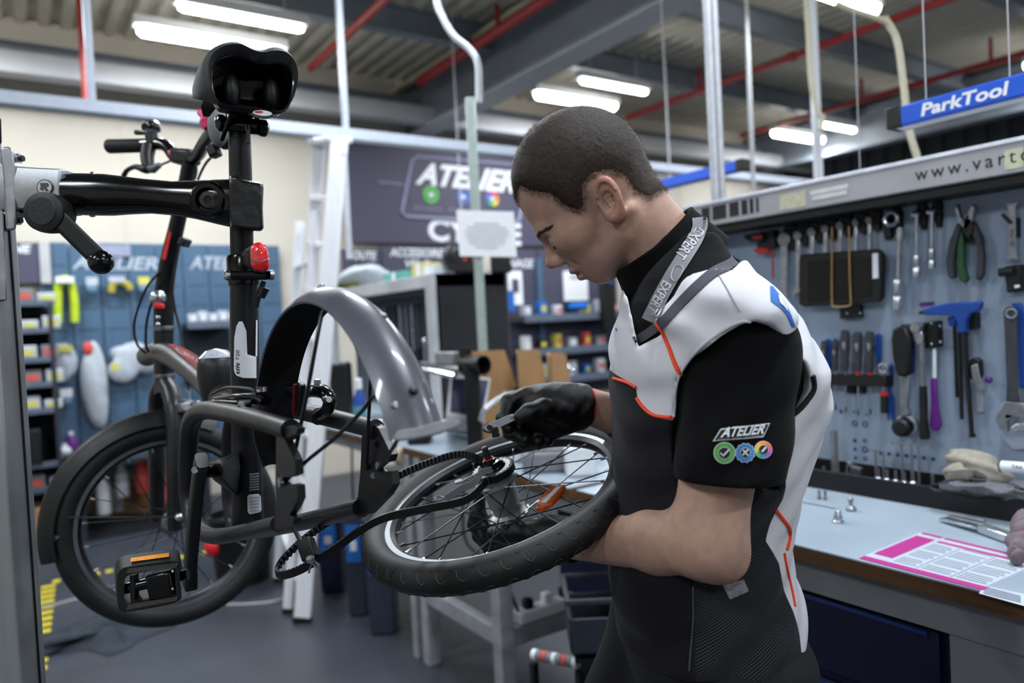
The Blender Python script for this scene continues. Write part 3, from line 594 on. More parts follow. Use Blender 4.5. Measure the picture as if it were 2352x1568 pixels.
# wheels -----------------------------------------------------------
def wheel(par, C, ax, R, names, rt=.0235, nsp=28, hub=None, seed=0, hub_len=.03, fl=.022, spm=(None, None), hint=Z):
    """tyre, rim, brake track and spokes round C; returns frame"""
    u, v, w = frame(ax, hint); Rt = R - rt; tsec = [(rt * math.cos(a), rt * math.sin(a)) for a in np.linspace(0, 2 * math.pi, 20, False)]
    ty = mk(names[0], G().ring(C, w, Rt, tsec, 96, hint), m_tyre, par)
    Rr = Rt - rt * .94
    rim = mk(names[1], G().ring(C, w, Rr, [(.006, -.0125), (.0085, -.0125), (.0085, -.0105), (.004, -.009), (.004, .009), (.0085, .0105), (.0085, .0125), (.006, .0125), (-.006, .0115), (-.012, .007), (-.014, 0), (-.012, -.007), (-.006, -.0115)], 96, hint), m_rim, par, ang=25)
    for s in (-1, 1): mk('brake_track', G().ring(C + w * (s * .0122), w, Rr, [(-.0055, -.0006), (.0075, .0004), (.0075, .0009), (-.0055, .0004)] if s > 0 else [(-.0055, .0006), (.0075, -.0004), (.0075, -.0009), (-.0055, -.0004)], 96, hint), m_brake, rim)
    for i in range(nsp):
        side = 1 if i % 2 else -1; k = i // 2; cross = 1 if k % 2 else -1
        ar = 2 * math.pi * (i + .5) / nsp; ah = ar + cross * math.radians(62); h0 = C + w * (side * hub_len) + (u * math.cos(ah) + v * math.sin(ah)) * fl
        e = u * math.cos(ar) + v * math.sin(ar); h1 = C + e * (Rr - .012) + w * (side * .002); sm = spm[0] if (i * 7 + seed) % 3 else spm[1]
        so = mk('spoke', G().tube([h0, h1], .00115, 6), sm or m_spoke, rim); mk('nipple', G().cyl(h1 - e * .011, h1, .0021, 6), m_chrome, rim)
    return u, v, w, ty, rim, Rt, Rr
FC = W(392, 1201, 1.70); FA = (R0 * .42 - F0 * .91).normalized()
fu, fv, fw, fty, frim, fRt, fRr = wheel(bike, FC, FA, .236, ('front_tyre', 'front_rim'), nsp=20)
mk('front_hub', G().lathe([(.006, -.055), (.009, -.05), (.02, -.032), (.02, -.028), (.011, -.024), (.011, .024), (.02, .028), (.02, .032), (.009, .05), (.006, .055)], FC, FA, 18), m_dirty, bike)
mk('axle_nut', G().lathe([(.009, 0), (.009, .008), (.005, .012), (.001, .0125)], W(412, 1187, 1.635), CAMLOC - W(412, 1187, 1.635), 10), m_chrome, bike)
def farc(a, r, off=0.): return FC + (fu * math.cos(a) + fv * math.sin(a)) * r + fw * off
_e = [fu, fv]
def fang(dx, dz):       # angle in the wheel plane of an image-left / up direction
    d = (R0 * dx + Z * dz); return math.atan2(d.dot(fv), d.dot(fu))
a_l = fang(-1, -.17); a_t = fang(.55, 1); 
while a_t < a_l - math.pi: a_t += 2 * math.pi
while a_t > a_l + math.pi: a_t -= 2 * math.pi
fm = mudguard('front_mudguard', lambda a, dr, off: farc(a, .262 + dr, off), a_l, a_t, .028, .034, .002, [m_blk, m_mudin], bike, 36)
fp = farc(a_l, .258); mk('mudguard_flap', G().loft([[W(x, y, dep(fp) - .01) for x, y in ((120, 1228), (138, 1232), (112, 1252), (92, 1262), (76, 1250), (92, 1238))], [W(x, y + 2, dep(fp) - .006) for x, y in ((120, 1228), (138, 1232), (112, 1252), (92, 1262), (76, 1250), (92, 1238))]]), M('frosted_flap', '5b5d5f', .5), fm)
mk('mudguard_stay', G().tube([W(412, 1187, 1.64), W(157, 1188, dep(farc(a_l, .25)))], .0022, 8), m_wire, bike)
fbk = mk('front_brake', G().bar(W(425, 938, 1.68), W(442, 932, 1.66), .05, .022), m_dirty, bike, bevel=.004)
mk('brake_arm', G().tube([W(*p) for p in ((404, 925, 1.70), (425, 922, 1.68), (447, 925, 1.66))], .006, 8), m_chrome, fbk); mk('brake_stem', G().cyl(W(433, 893, 1.68), W(434, 922, 1.68), .005, 8), m_chrome, fbk)
# handlebar with grips, bell, levers and cables
HB = [(252, 336, 1.76), (300, 335, 1.735), (362, 330, 1.70), (385, 338, 1.685), (402, 360, 1.67), (430, 366, 1.63), (452, 358, 1.59), (472, 325, 1.52), (492, 300, 1.46), (520, 285, 1.42)]
hb = mk('handlebar', G().tube([W(*p) for p in bez(HB, 5)], .0138, 12), m_gloss, bike)
mk('red_band', G().tube([W(398, 352, 1.672), W(408, 364, 1.662)], .0135, 12), M('pinkish_red_band', 'c8303c', .4), hb)
mk('stem_clamp', G().bar(W(404, 358, 1.655), W(448, 362, 1.61), .036, .034), m_blk, bike, bevel=.008)
gr = mk('grip', G().tube([W(250, 336, 1.76), W(252, 336, 1.759), W(330, 334, 1.72), W(334, 334, 1.718)], [.013, .017, .016, .014], 16), m_rub, hb, label='left handlebar grip')
mk('grip', G().ball(W(501, 292, 1.41), .03, 12, (.62, .8, 1.25)), M('grey_grip_end', '6c6f72', .6), hb, label='grey end of the right grip'); mk('grip', G().ball(W(516, 297, 1.44), .03, 12, (.8, 1, 1.3)), m_rub, hb)
mk('gear_indicator', G().ball(W(492, 262, 1.46), .016, 8, (.8, 1, 1)), M('smoked_plastic', '9aa0a8', .3), hb); mk('pink_ribbon', G().tube([W(*p) for p in bez([(460, 258, 1.47), (470, 270, 1.46), (466, 282, 1.46), (476, 292, 1.46), (474, 262, 1.46)], 4)], .007, 8), M('pink_tape', 'd63a6b', .5), hb)
bl = mk('bell', G().lathe([(.02, 0), (.021, .006), (.019, .016), (.011, .022), (.001, .024)], W(347, 300, 1.70), Z + R0 * .1, 16), m_gloss, hb); mk('bell_dome', G().lathe([(.0175, .0165), (.011, .0225), (.001, .0245)], W(348, 299, 1.699), Z + R0 * .1, 16), m_chrome, bl); mk('bell_striker', G().tube([W(333, 306, 1.70), W(312, 304, 1.71)], [.004, .006], 8), m_blk, bl); mk('bell_mount', G().cyl(W(347, 306, 1.70), W(350, 330, 1.70), .014, 10), m_blk, bl)
bl2 = mk('brake_lever', G().tube([W(*p) for p in bez([(342, 335, 1.70), (338, 360, 1.69), (340, 385, 1.68), (330, 388, 1.68), (310, 383, 1.70), (293, 390, 1.72), (284, 404, 1.73)], 4)], [.016, .015, .013, .009, .006, .0055, .006], 10), m_blk, hb)
mk('lever_body', G().tube([W(*p) for p in ((340, 386, 1.68), (352, 388, 1.675), (368, 378, 1.67))], [.011, .01, .006], 10), m_dirty, bl2); mk('brake_lever', G().bar(W(487, 335, 1.44), W(497, 360, 1.44), .026, .02), m_blk, hb, bevel=.004)
def cablew(pts, r=.0028, nm='cable'): return mk(nm, G().tube([W(*p) for p in bez(pts, 6)], r, 8), m_wire, bike)
cablew([(370, 378, 1.67), (385, 372, 1.665), (402, 364, 1.66)]); cablew([(492, 355, 1.44), (475, 372, 1.5), (462, 395, 1.55), (455, 412, 1.58)]); cablew([(450, 372, 1.6), (452, 392, 1.6), (448, 412, 1.6)], .002)
cablew([(372, 620, 1.7), (340, 655, 1.7), (318, 705, 1.7), (308, 750, 1.7), (315, 790, 1.7), (336, 812, 1.71)]); cablew([(368, 650, 1.7), (350, 690, 1.7), (337, 740, 1.7), (335, 790, 1.7), (342, 808, 1.71)], .0032)
cablew([(400, 600, 1.7), (396, 660, 1.7), (402, 710, 1.7), (412, 750, 1.7), (420, 800, 1.68)]); cablew([(432, 845, 1.6), (432, 880, 1.6), (433, 895, 1.64)], .0022)
# ================================================================== repair stand at the left edge
D = 1.13
m_post = M('brushed_post', '94989b', .42, .5, var=.12, scale=6, stretch=(8, 8, .4))
stand = thing('repair_stand', 'bicycle repair stand with cast clamp head and black jaw arm', 'repair stand', (W(-30, 1000, D).x, W(-30, 1000, D).y, 0))
pb = W(-12, 900, D + .02)
mk('upright', G().bar((pb.x, pb.y, .02), (pb.x, pb.y, 1.66), .062, .062, R0), m_post, stand, bevel=.004)
for s in (.012,): mk('upright_groove', G().bar((pb.x + R0.x * .031 + F0.x * s, pb.y + R0.y * .031 + F0.y * s, .03), (pb.x + R0.x * .031 + F0.x * s, pb.y + R0.y * .031 + F0.y * s, 1.65), .003, .004, R0), m_blk, stand)
mk('base_plate', G().lathe([(.3, 0), (.3, .012), (.28, .02), (.08, .02)], (pb.x, pb.y, 0), Z, 40), M('base_steel', '3a3d41', .5, .4), stand)
# head plate, flange and cast arm
pl = mk('mount_plate', G().loft([[W(x, y, d) for x, y in ((-40, 272), (-2, 270), (4, 340), (9, 500), (15, 640), (16, 690), (-40, 690))] for d in (D - .02, D + .02)]), m_alu, stand, bevel=.002)
mk('plate_cap', G().loft([[W(x, y, d) for x, y in ((-40, 262), (-3, 266), (3, 275), (4, 330), (-40, 330))] for d in (D - .022, D + .022)]), m_blk, stand, bevel=.002)
fl = mk('flange', G().loft([[W(x, y, d) for x, y in ((2, 338), (22, 336), (31, 345), (34, 380), (37, 500), (37, 522), (34, 529), (14, 529))] for d in (D - .035, D + .035)]), m_alu, stand, bevel=.004)
def rx(x, cy, hy, hz, n=16, d=D, p=2.6):
    out = []
    for k in range(n):
        a = 2 * math.pi * k / n; c, s = math.cos(a), math.sin(a); q = (abs(c) ** p + abs(s) ** p) ** (-1 / p); o = W(x, cy - hy * s * q, d); out.append(o + CF * (hz * c * q))
    return out
hz_ = .034
mk('clamp_block', G().loft([rx(33, 438, 60, hz_ * 1.05, p=6), rx(45, 440, 54, hz_, p=6), rx(100, 441, 51, hz_, p=6), rx(163, 443, 50, hz_, p=6), rx(167, 443, 47, hz_ * .95, p=6)]), m_alu, stand, bevel=.0015, ang=30)
for px, py, l in ((34, 364, 20), (36, 478, 18), (36, 506, 14)):
    b_ = mk('flange_nut', G().cyl(W(px, py, D - .02), W(px + l * .62, py, D - .02), .0075, 6), m_chrome, stand, smooth=False); mk('bolt_end', G().cyl(W(px + l * .6, py, D - .02), W(px + l, py, D - .02), .0045, 10), m_blk if py != 478 else m_chrome, b_)
mk('nut_stub', G().cyl(W(48, 481, D - .02), W(70, 481, D - .02), .006, 10), m_blk, stand)
# badge with mark
bc = W(103, 430, D - .0355)
e1, e2 = CR, CU
bd = mk('badge', G().ring(bc, -CF, .0108, circ(.0012, 8), 32), M('badge_edge', '55575b', .4, .6), stand); mk('badge_disc', G().cyl(bc, bc - CF * .001, .0105, 32), M('badge_face', 'c3c5c8', .4, .5), bd)
mk('badge_mark', G().prism([(-.006, .006), (.005, .006), (.007, .003), (.003, .0), (.007, -.006), (.002, -.006), (-.001, -.001), (-.002, -.006), (-.007, -.003), (-.005, 0)], bc - CF * .001, e1, e2, .0008, -CF), M('badge_ink', '4a4c50', .5), bd, smooth=False)
# black jaw arm, waisted
arm = mk('jaw_arm', G().loft([rx(166, 446, 46, .033), rx(200, 447, 46.5, .033), rx(250, 448, 46, .033), rx(290, 449, 42, .031), rx(340, 451, 38, .029), rx(400, 456, 38, .028), rx(450, 460, 43, .031), rx(500, 465, 50, .034), rx(540, 469, 55, .036), rx(575, 472, 58, .036)]), m_gloss, stand)
for px, py in ((213, 400), (212, 492)): mk('arm_rivet', G().ball(W(px, py + (3 if py < 450 else -2), D), .006, 8), m_chrome, arm)
p = W(480, 459, D - .03); bs = mk('pivot_boss', G().lathe([(.0275, 0), (.027, .005), (.0235, .008), (.0175, .0075), (.017, .001)], p, -CF, 28), m_gloss, arm)
mk('pivot_bolt', G().lathe([(.0125, 0), (.0125, .004), (.006, .0045), (.006, .001)], p, -CF, 20), m_blk, bs)
# rubber sleeve of the jaw, creased
js = [(528, 404), (542, 400), (556, 412), (580, 416), (600, 420), (605, 426), (603, 480), (605, 524), (598, 530), (570, 528), (530, 522), (524, 470)]
mk('jaw_sleeve', G().loft([[W(565 + (x - 565) * k, 470 + (y - 470) * k, D + h) for x, y in js] for k, h in ((.92, -.052), (1, -.046), (1.02, 0), (1, .05), (.9, .06))]), M('black_sleeve', '0e0f13', .3, bump=.7, bscale=60), stand, bevel=.002)
for x0, y0, x1, y1 in ((553, 412, 556, 450), (575, 420, 590, 470), (590, 470, 588, 528), (560, 470, 572, 500)): mk('sleeve_crease', G().tube([W(x0, y0, D - .0475), W((x0 + x1) / 2 + 3, (y0 + y1) / 2, D - .0495), W(x1, y1, D - .0475)], .0022, 6), M('black_sleeve', 0), stand)
# lever with round hub and ball end
DL = D - .055
lev = mk('clamp_lever', G().loft([[W(x, y, DL + h) for x, y in ((72, 512), (104, 446), (148, 486), (241, 578), (246, 600), (232, 616), (214, 612), (128, 527), (107, 535), (85, 530))] for h in (-.006, .012)]), m_blk, stand, bevel=.005, seg=3)
hc = W(107, 488, DL); mk('lever_hub', G().lathe([(.026, .03), (.029, .012), (.0295, 0), (.0285, -.008), (.02, -.0105), (.001, -.011)], hc, CF, 32), m_blk, lev); mk('hub_cap', G().lathe([(.02, -.0108), (.0195, -.0118), (.001, -.012)], hc, CF, 28), M('hub_cap_black', '1a1a1d', .55, bump=.3, bscale=200), lev)
mk('lever_knob', G().ball(W(232, 602, DL - .002), .0175, 14), m_gloss, lev)
# ================================================================== rear wheel held by the man
HC = W(1153.6, 1139.5, 1.2075); HN = (CR * -.3176 + CU * .919 - CF * .2335).normalized(); HR = .24
m_spb = M('black_spoke', '17181b', .3, .6)
rwheel = thing('bicycle_wheel', 'rear bicycle wheel with slick tyre held flat in both hands', 'wheel', HC)
hu, hv, hw, hty, hrim, hRt, hRr = wheel(rwheel, HC, HN, HR, ('tyre', 'rim'), nsp=28, hub_len=.03, fl=.031, spm=(m_spb, m_spoke2), seed=1, hint=CR)
def hp_(a, r, h=0.): return HC + (hu * math.cos(a) + hv * math.sin(a)) * r + hw * h
# tread grooves laid round the tyre: hooked curves on both shoulders
m_groove = M('tread_groove', '0c0c0d', .8); m_dust = M('dusty_groove_edge', '4d4a43', .9)
def ty(a, f, lift): return hp_(a, hRt + (.0235 + lift) * math.cos(f), (.0235 + lift) * math.sin(f))
for s in (1, -1):
    g1, g2 = G(), G()
    for k in range(46):
        a = 2 * math.pi * k / 46
        hook = bez([(a, 1.02), (a + .028, .94), (a + .030, .76), (a + .042, .48), (a + .066, .34), (a + .090, .46)], 4); bar_ = [(a - .012 + .03 * t, 1.05 - .02 * t) for t in (0, 1)]
        for pts, g, w_ in ((hook, g2, .0009), (bar_, g1, .0016), (bez([(a + .05, .36), (a + .075, .2), (a + .105, .12)], 3), g1, .0007)):
            L = [ty(x, s * f, .0) for x, f in pts]; g.tube(L, w_ * .55, 4)
    o = mk('tread_grooves', g1, m_groove, hty, kind='stuff'); o = mk('tread_edges', g2, m_dust, hty, kind='stuff')
mk('sidewall_line', G().ring(HC + hw * .0165, hw, hRt - .0165, circ(.0006, 6), 96), m_dust, hty)
# moulded size lettering on the far sidewall
# hub shell, flanges, sprocket, axle
hub = mk('hub_shell', G().lathe([(.018, -.036), (.036, -.035), (.036, -.031), (.031, -.030), (.0235, -.026), (.0225, -.022), (.0255, -.012), (.0268, .006), (.0275, .02), (.029, .0245), (.0355, .027), (.0355, .031), (.029, .034), (.029, .038), (.012, .04)], HC, hw, 36), M('zinc_hub', 'a7aaa8', .36, .6, var=.2, scale=40), rwheel)
for k in range(14):
    for h in (-.031, .031):
        a = 2 * math.pi * (k + .4) / 14; p = hp_(a, .0315, h); mk('spoke_hole', G().cyl(p, p + hw * .0009, .0016, 8), m_blk, hub)
SPH = .047
g = G(); prof = []
for k in range(24):
    a = 2 * math.pi * k / 24; d = 2 * math.pi / 24
    prof += [(a, .0335), (a + .25 * d, .0335), (a + .4 * d, .031), (a + .85 * d, .031)]
rings = [[hp_(a, r * kk, h) for a, r in prof] for kk, h in ((.5, .041), (1, .041), (1, .053), (.62, .053), (.6, .049), (.3, .049))]
spr = mk('sprocket', g.loft(rings), M('sprocket_steel', '9a9c9e', .35, .7), rwheel, ang=20)
mk('lock_cap', G().lathe([(.023, .048), (.0235, .054), (.021, .058), (.0165, .061), (.0165, .064), (.012, .065), (.011, .068), (.0085, .069)], HC, hw, 28), m_gloss, hub)
mk('red_seal', G().ring(HC + hw * .0695, hw, .0075, circ(.0012, 6), 20), M('red_seal', 'b8242c', .4), hub)
mk('axle', G().lathe([(.0052, .06), (.0052, .088), (.0042, .0905), (.001, .091)], HC, hw, 8), M('worn_axle', '55565a', .3, .9), rwheel, ang=20)
mk('axle_mark', G().cyl(hp_(0, 0, .0908), hp_(0, 0, .0914), .003, 8), M('red_seal', 0), rwheel)
# reaction arm clipped under the locknut
la = W(1118, 1082, 1.17); arml = [W(x, y, d) for x, y, d in bez([(1130, 1078, 1.172), (1105, 1086, 1.168), (1090, 1108, 1.165), (1060, 1122, 1.166), (1024, 1145, 1.17)], 4)]
ra = mk('reaction_arm', G().sweep(arml, [(-.0055, -.001), (.0055, -.001), (.0055, .001), (-.0055, .001)], CF), M('zinc_arm', '8f9194', .4, .5), rwheel, bevel=.0005)
mk('arm_clip', G().tube([W(x, y, 1.168) for x, y in bez([(1024, 1144), (1008, 1140), (996, 1146), (1008, 1150), (1024, 1145)], 3)], .0014, 6), m_chrome, ra)
mk('arm_screw', G().cyl(W(1046, 1108, 1.165), W(1062, 1103, 1.165), .0032, 8), m_chrome, ra); mk('arm_rod', G().tube([W(1060, 1104, 1.165), W(1098, 1086, 1.165)], .0016, 6), m_chrome, ra)
# spoke reflector
rp0 = onplane(1272, 1157, HC, HN) + HN * .012; ru = (onplane(1300, 1128, HC, HN) - onplane(1244, 1187, HC, HN)).normalized(); rv = HN.cross(ru)
rf = mk('spoke_reflector', G().loft([[rp0 + ru * (x * k) + rv * (y * k) + HN * h for x, y in bez([(-.036, 0), (-.026, .0125), (0, .0165), (.026, .0115), (.036, 0), (.026, -.0105), (0, -.0145), (-.026, -.0115)], 3, True)] for k, h in ((.92, -.004), (1, -.003), (1, .002), (.9, .004))]), M('amber_spoke_reflector', 'c75a17', .25, trans=.35, var=.2, scale=200, coat=.6), rwheel)
mk('white_strip', G().box(rp0 + HN * .0046 - rv * .002, (.046, .0085, .0012), (ru, rv, HN)), M('silver_strip', 'd9dce4', .25, .3), rf)
vp = onplane(905, 1190, HC, HN); mk('valve_stem', G().tube([vp, vp + (HC - vp).normalized() * .02, vp + (HC - vp).normalized() * .034], [.0032, .0032, .0026], 8), m_blk, rwheel)
# ================================================================== toothed drive belt
belt = thing('drive_belt', 'toothed rubber drive belt looping from hub sprocket under the frame', 'belt', W(800, 1240, 1.05))
def spk(px, py, d): return W(px, py, d)
sprp = []
a_in = None
ang0 = math.atan2((W(1000, 1165, 1.1) - HC).dot(hv), (W(1000, 1165, 1.1) - HC).dot(hu)); ang1 = math.atan2((W(930, 1080, 1.13) - HC).dot(hv), (W(930, 1080, 1.13) - HC).dot(hu))
toR = math.atan2((W(1200, 1120, 1.2) - HC).dot(hv), (W(1200, 1120, 1.2) - HC).dot(hu))
def near(a, b):
    while a < b - math.pi: a += 2 * math.pi
    while a > b + math.pi: a -= 2 * math.pi
    return a
s0 = near(ang0, toR); s1 = near(ang1, toR); sg = 1 if s0 < toR else -1
A0 = toR - sg * 1.75; A1 = toR + sg * 1.85
for k in range(13): a = A0 + (A1 - A0) * k / 12; sprp.append(tuple(hp_(a, .0352, SPH)))
up = [W(*p) for p in ((1060, 1043, 1.185), (985, 1062, 1.15), (905, 1097, 1.11), (840, 1140, 1.10), (765, 1190, 1.09), (700, 1236, 1.07), (655, 1278, 1.05), (637, 1303, 1.04))]
lo = [W(*p) for p in ((634, 1314, 1.03), (648, 1321, 1.015), (690, 1308, 1.0), (760, 1266, .99), (830, 1216, 1.0), (890, 1187, 1.02), (980, 1168, 1.06), (1070, 1148, 1.11))]
# order: sprocket from lower strand end round the right to the upper strand
first = hp_(A0, .0352, SPH); 
if dep(sprp[0]) > dep(sprp[-1]): sprp = sprp[::-1]
path = bez([tuple(p) for p in lo] + sprp + [tuple(p) for p in up], 8, True)
# even spacing
PA = np.array(path + [path[0]]); sl = np.r_[0, np.cumsum(np.linalg.norm(np.diff(PA, axis=0), axis=1))]; NT = int(sl[-1] / .0072); ss = np.linspace(0, sl[-1], NT * 3, endpoint=False)
PE = [V([float(np.interp(s, sl, PA[:, c])) for c in range(3)]) for s in ss]
def wid(p): t = max(0, min(1, ((p - CAMLOC).dot(CR) + .36) / .3)); return (HN * t + (CU * .9 - CF * .42 + CR * .1) * (1 - t)).normalized()
mk('belt_band', G().sweep(PE, [(-.0012, -.0058), (.0012, -.0058), (.0012, .0058), (-.0012, .0058)], [wid(p) for p in PE], closed=True, caps=False), M('belt_rubber', '101114', .5, bump=.1), belt, ang=30)
g = G(); cen = (W(1000, 1120, 1.1))
m = len(PE)
for k in range(0, m, 3):
    p = PE[k]; t = unit(PE[(k + 1) % m] - PE[k - 1]); w_ = wid(p); nn = unit(t.cross(w_)); q = min(((PE[(k + m // 2 + j) % m] - p).length, j) for j in range(-m // 3, m // 3, 2)); tgt = PE[(k + m // 2 + q[1]) % m]
    if (tgt - p).dot(nn) < 0: nn = -nn
    g.box(p + nn * .0022, (.0034, .0112, .0024), (t, unit(w_ - t * w_.dot(t)), nn))
mk('belt_teeth', g, M('belt_teeth_grey', '3a3b41', .55), belt, smooth=False, kind='stuff')
# cable end clip gripping the belt loop
clip = thing('cable_clip', 'small black cable clip with frayed steel end on belt', 'clip', W(710, 1270, 1.0))
mk('clip_body', G().bar(W(700, 1238, .995), W(716, 1285, .985), .02, .022, CF), m_blk, clip, bevel=.003)
mk('clip_cable', G().tube([W(672, 1210, 1.0), W(685, 1232, .998), W(700, 1255, .99)], [.0022, .003, .0035], 8), m_wire, clip)
mk('clip_screw', G().lathe([(.0055, 0), (.0055, .004), (.001, .005)], W(714, 1283, .974), -CF, 12), m_chrome, clip)
mk('cable_end', G().tube([W(718, 1292, .98), W(714, 1300, .978), W(709, 1316, .976)], [.0012, .0009, .0016], 6), m_chrome, clip); mk('cable_end', G().tube([W(720, 1288, .98), W(734, 1299, .976)], .0016, 6), m_dirty, clip); mk('cable_end', G().tube([W(716, 1290, .98), W(727, 1304, .976)], .0014, 6), m_dirty, clip)
# ================================================================== the man
_b = math.radians(6.6)
PFW = -R0 * math.cos(_b) + F0 * math.sin(_b); PLF = -(F0 * math.cos(_b) + R0 * math.sin(_b))      # forward (image left), left (toward viewer)
PO = W(1620, 1000, 1.10); PO.z = 0
def toP(w): d = V(w) - PO; return (d.dot(PFW), d.dot(PLF), d.z)
def toW(p): return PO + PFW * p[0] + PLF * p[1] + Z * p[2]
def arrW(a): return np.array(PO) + a[:, :1] * np.array(PFW) + a[:, 1:2] * np.array(PLF) + a[:, 2:3] * np.array([0, 0, 1.])
def PY(px, py, y): q = onplane(px, py, PO + PLF * y, PLF); t = toP(q); return t[0], t[2]
def pw(px, py, d): return toP(W(px, py, d))
def polysd(x, z, poly):
    """signed distance to polygon, negative inside"""
    P = np.array(poly, np.float32); n = len(P); d = np.full(x.shape, 1e9, np.float32); ins = np.zeros(x.shape, bool)
    for i in range(n):
        a, b = P[i], P[(i + 1) % n]; e = b - a; wx, wz = x - a[0], z - a[1]; t = np.clip((wx * e[0] + wz * e[1]) / max(float(e @ e), 1e-12), 0, 1)
        d = np.minimum(d, (wx - e[0] * t) ** 2 + (wz - e[1] * t) ** 2)
        c = ((a[1] <= z) & (b[1] > z)) | ((b[1] <= z) & (a[1] > z)); xi = a[0] + (z - a[1]) / (b[1] - a[1] if b[1] != a[1] else 1e-9) * e[0]; ins ^= c & (x < xi)
    return np.where(ins, -1, 1) * np.sqrt(d)
man = thing('person', 'man with cropped dark hair in white and charcoal vest holding a wheel', 'person', (PO.x, PO.y, 0))
# ---------------------------------------------------------------- joints (person frame)
SHL, ELL_, WRL = pw(1700, 765, .945), pw(1624, 1240, .912), pw(1302, 1240, 1.15)
SHR, ELR, WRR = pw(1610, 735, 1.28), pw(1570, 1010, 1.32), pw(1352, 932, 1.235)
NKB = pw(1575, 640, 1.11)
# ---------------------------------------------------------------- head frame
HO = W(1384, 453, 1.12); hr_ = ray(1384, 470).normalized()
HL = -hr_; _f = CR * -.793 - CU * .609; HF = (_f - HL * _f.dot(HL)).normalized(); HF = (HF * math.cos(.05) + hr_ * math.sin(.05)).normalized(); HL = (HL - HF * HL.dot(HF)).normalized(); HU = HF.cross(HL)
if HU.dot(CU) < 0: HU = -HU
_HR = np.array([[HF.dot(e), HL.dot(e), HU.dot(e)] for e in (PFW, PLF, Z)], np.float32); _HOp = np.array(toP(HO), np.float32)
def toH(p): return (p - _HOp) @ _HR
def head_sd(q):
    x, y, z = q[:, 0], q[:, 1], q[:, 2]; s = np.stack([x, np.abs(y), z], 1).astype(np.float32)
    d = ell(s, (.010, 0, .047), (.1005, .0765, .0975))
    d = smin(d, ell(s, (.050, 0, -.026), (.056, .056, .078)), .03)
    d = smin(d, cap(s, (.000, .050, -.060), (.066, .016, -.088), .017, .014), .03)
    d = smin(d, ell(s, (.0675, 0, -.0885), (.0165, .022, .0145)), .014)
    d = smin(d, ell(s, (.064, .044, -.016), (.028, .02, .02)), .022)
    d = smin(d, cap(s, (.1045, 0, .013), (.092, .036, .014), .0105, .0085), .014)
    d = smax(d, -ell(s, (.113, .034, -.004), (.018, .016, .0095)), .011)
    d = smin(d, ell(s, (.0875, .0325, -.0075), (.0135, .0145, .0120)), .004)       # lidded eye
    d = smax(d, -cap(s, (.1035, .020, -.0115), (.098, .046, -.0135), .0011), .002)   # lid line
    d = smin(d, cap(s, (.1040, 0, .000), (.1195, 0, -.030), .0065, .0085), .012)
    d = smin(d, ell(s, (.1205, 0, -.0325), (.0110, .0095, .0092)), .006)
    d = smin(d, ell(s, (.1095, .0115, -.0375), (.0115, .0065, .0088)), .006)
    d = smax(d, -ell(s, (.1165, .0068, -.0455), (.0065, .0032, .0045)), .003)
    d = smin(d, ell(s, (.0975, 0, -.0615), (.0115, .0225, .0072)), .006)
    d = smin(d, ell(s, (.0935, 0, -.0765), (.0110, .0195, .0078)), .006)
    d = smax(d, -cap(s, (.108, 0, -.0690), (.092, .0225, -.0705), .0016), .0025)
    d = smax(d, -cap(s, (.097, .024, -.034), (.088, .031, -.052), .001), .012)       # cheek fold
    # ear
    e = s - np.array((-.010, .0765, -.008), np.float32); ca, sa = math.cos(-.30), math.sin(-.30)
    eu = e[:, 0] * ca - e[:, 2] * sa; ev = e[:, 0] * sa + e[:, 2] * ca; ca, sa = math.cos(.42), math.sin(.42)
    ew = e[:, 1] * ca + eu * sa; eu = eu * ca - e[:, 1] * sa; ev = -ev * -1
    k = np.sqrt((eu / .0165) ** 2 + (ev / .0285) ** 2); base = np.sqrt((np.maximum(k - 1, 0) * .018) ** 2 + ew ** 2) - .0035
    rim = np.sqrt(((k - .92) * .02) ** 2 + (ew - .004) ** 2) - .0036
    ear = smin(base, np.where((eu > .006) & (ev < .004), .01, rim), .004)
    ear = smin(ear, np.sqrt(((eu - .004) / 1.) ** 2 + (ev + .0265) ** 2 + ew ** 2) - .0085, .006)
    k2 = np.sqrt(((eu - .002) / .0085) ** 2 + ((ev + .003) / .0125) ** 2); ear = smax(ear, -(np.sqrt((np.maximum(k2 - .6, 0) * .01) ** 2 + (ew - .0045) ** 2) - .0068), .0025)
    ear = smax(ear, -(np.sqrt((np.maximum(np.abs(k - .66) - .05, 0) * .02) ** 2 + (ew - .006) ** 2 + np.maximum(-ev, 0) ** 2) - .0032), .002)
    d = smin(d, ear, .006)
    return d
def neck_sd(p):
    a = toH(p); n = cap(a, (-.020, 0, -.02), (-.024, 0, -.135), .0575, .0605); 
    s = np.stack([a[:, 0], np.abs(a[:, 1]), a[:, 2]], 1).astype(np.float32)
    n = smin(n, cap(s, (-.022, .062, -.04), (.018, .012, -.165), .010, .009), .022)      # sternomastoid
    n = smin(n, ell(a, (.030, 0, -.118), (.014, .014, .02)), .02)
    return n
def arm_sd(p):
    l = cap(p, SHL, ELL_, .056, .0425); el = np.array(ELL_); 
    fa = el + (np.array(WRL) - el) * .28
    l = smin(l, cap(p, el + np.array([-.002, 0, -.002]), fa, .0405, .0415), .03); l = smin(l, cap(p, fa, WRL, .0415, .0275), .02)
    l = smin(l, ell(p, el + np.array([-.022, .0, -.026]), (.018, .02, .018)), .03)
    r = cap(p, SHR, ELR, .055, .045); r = smin(r, cap(p, ELR, WRR, .044, .0305), .025)
    return np.minimum(l, r)
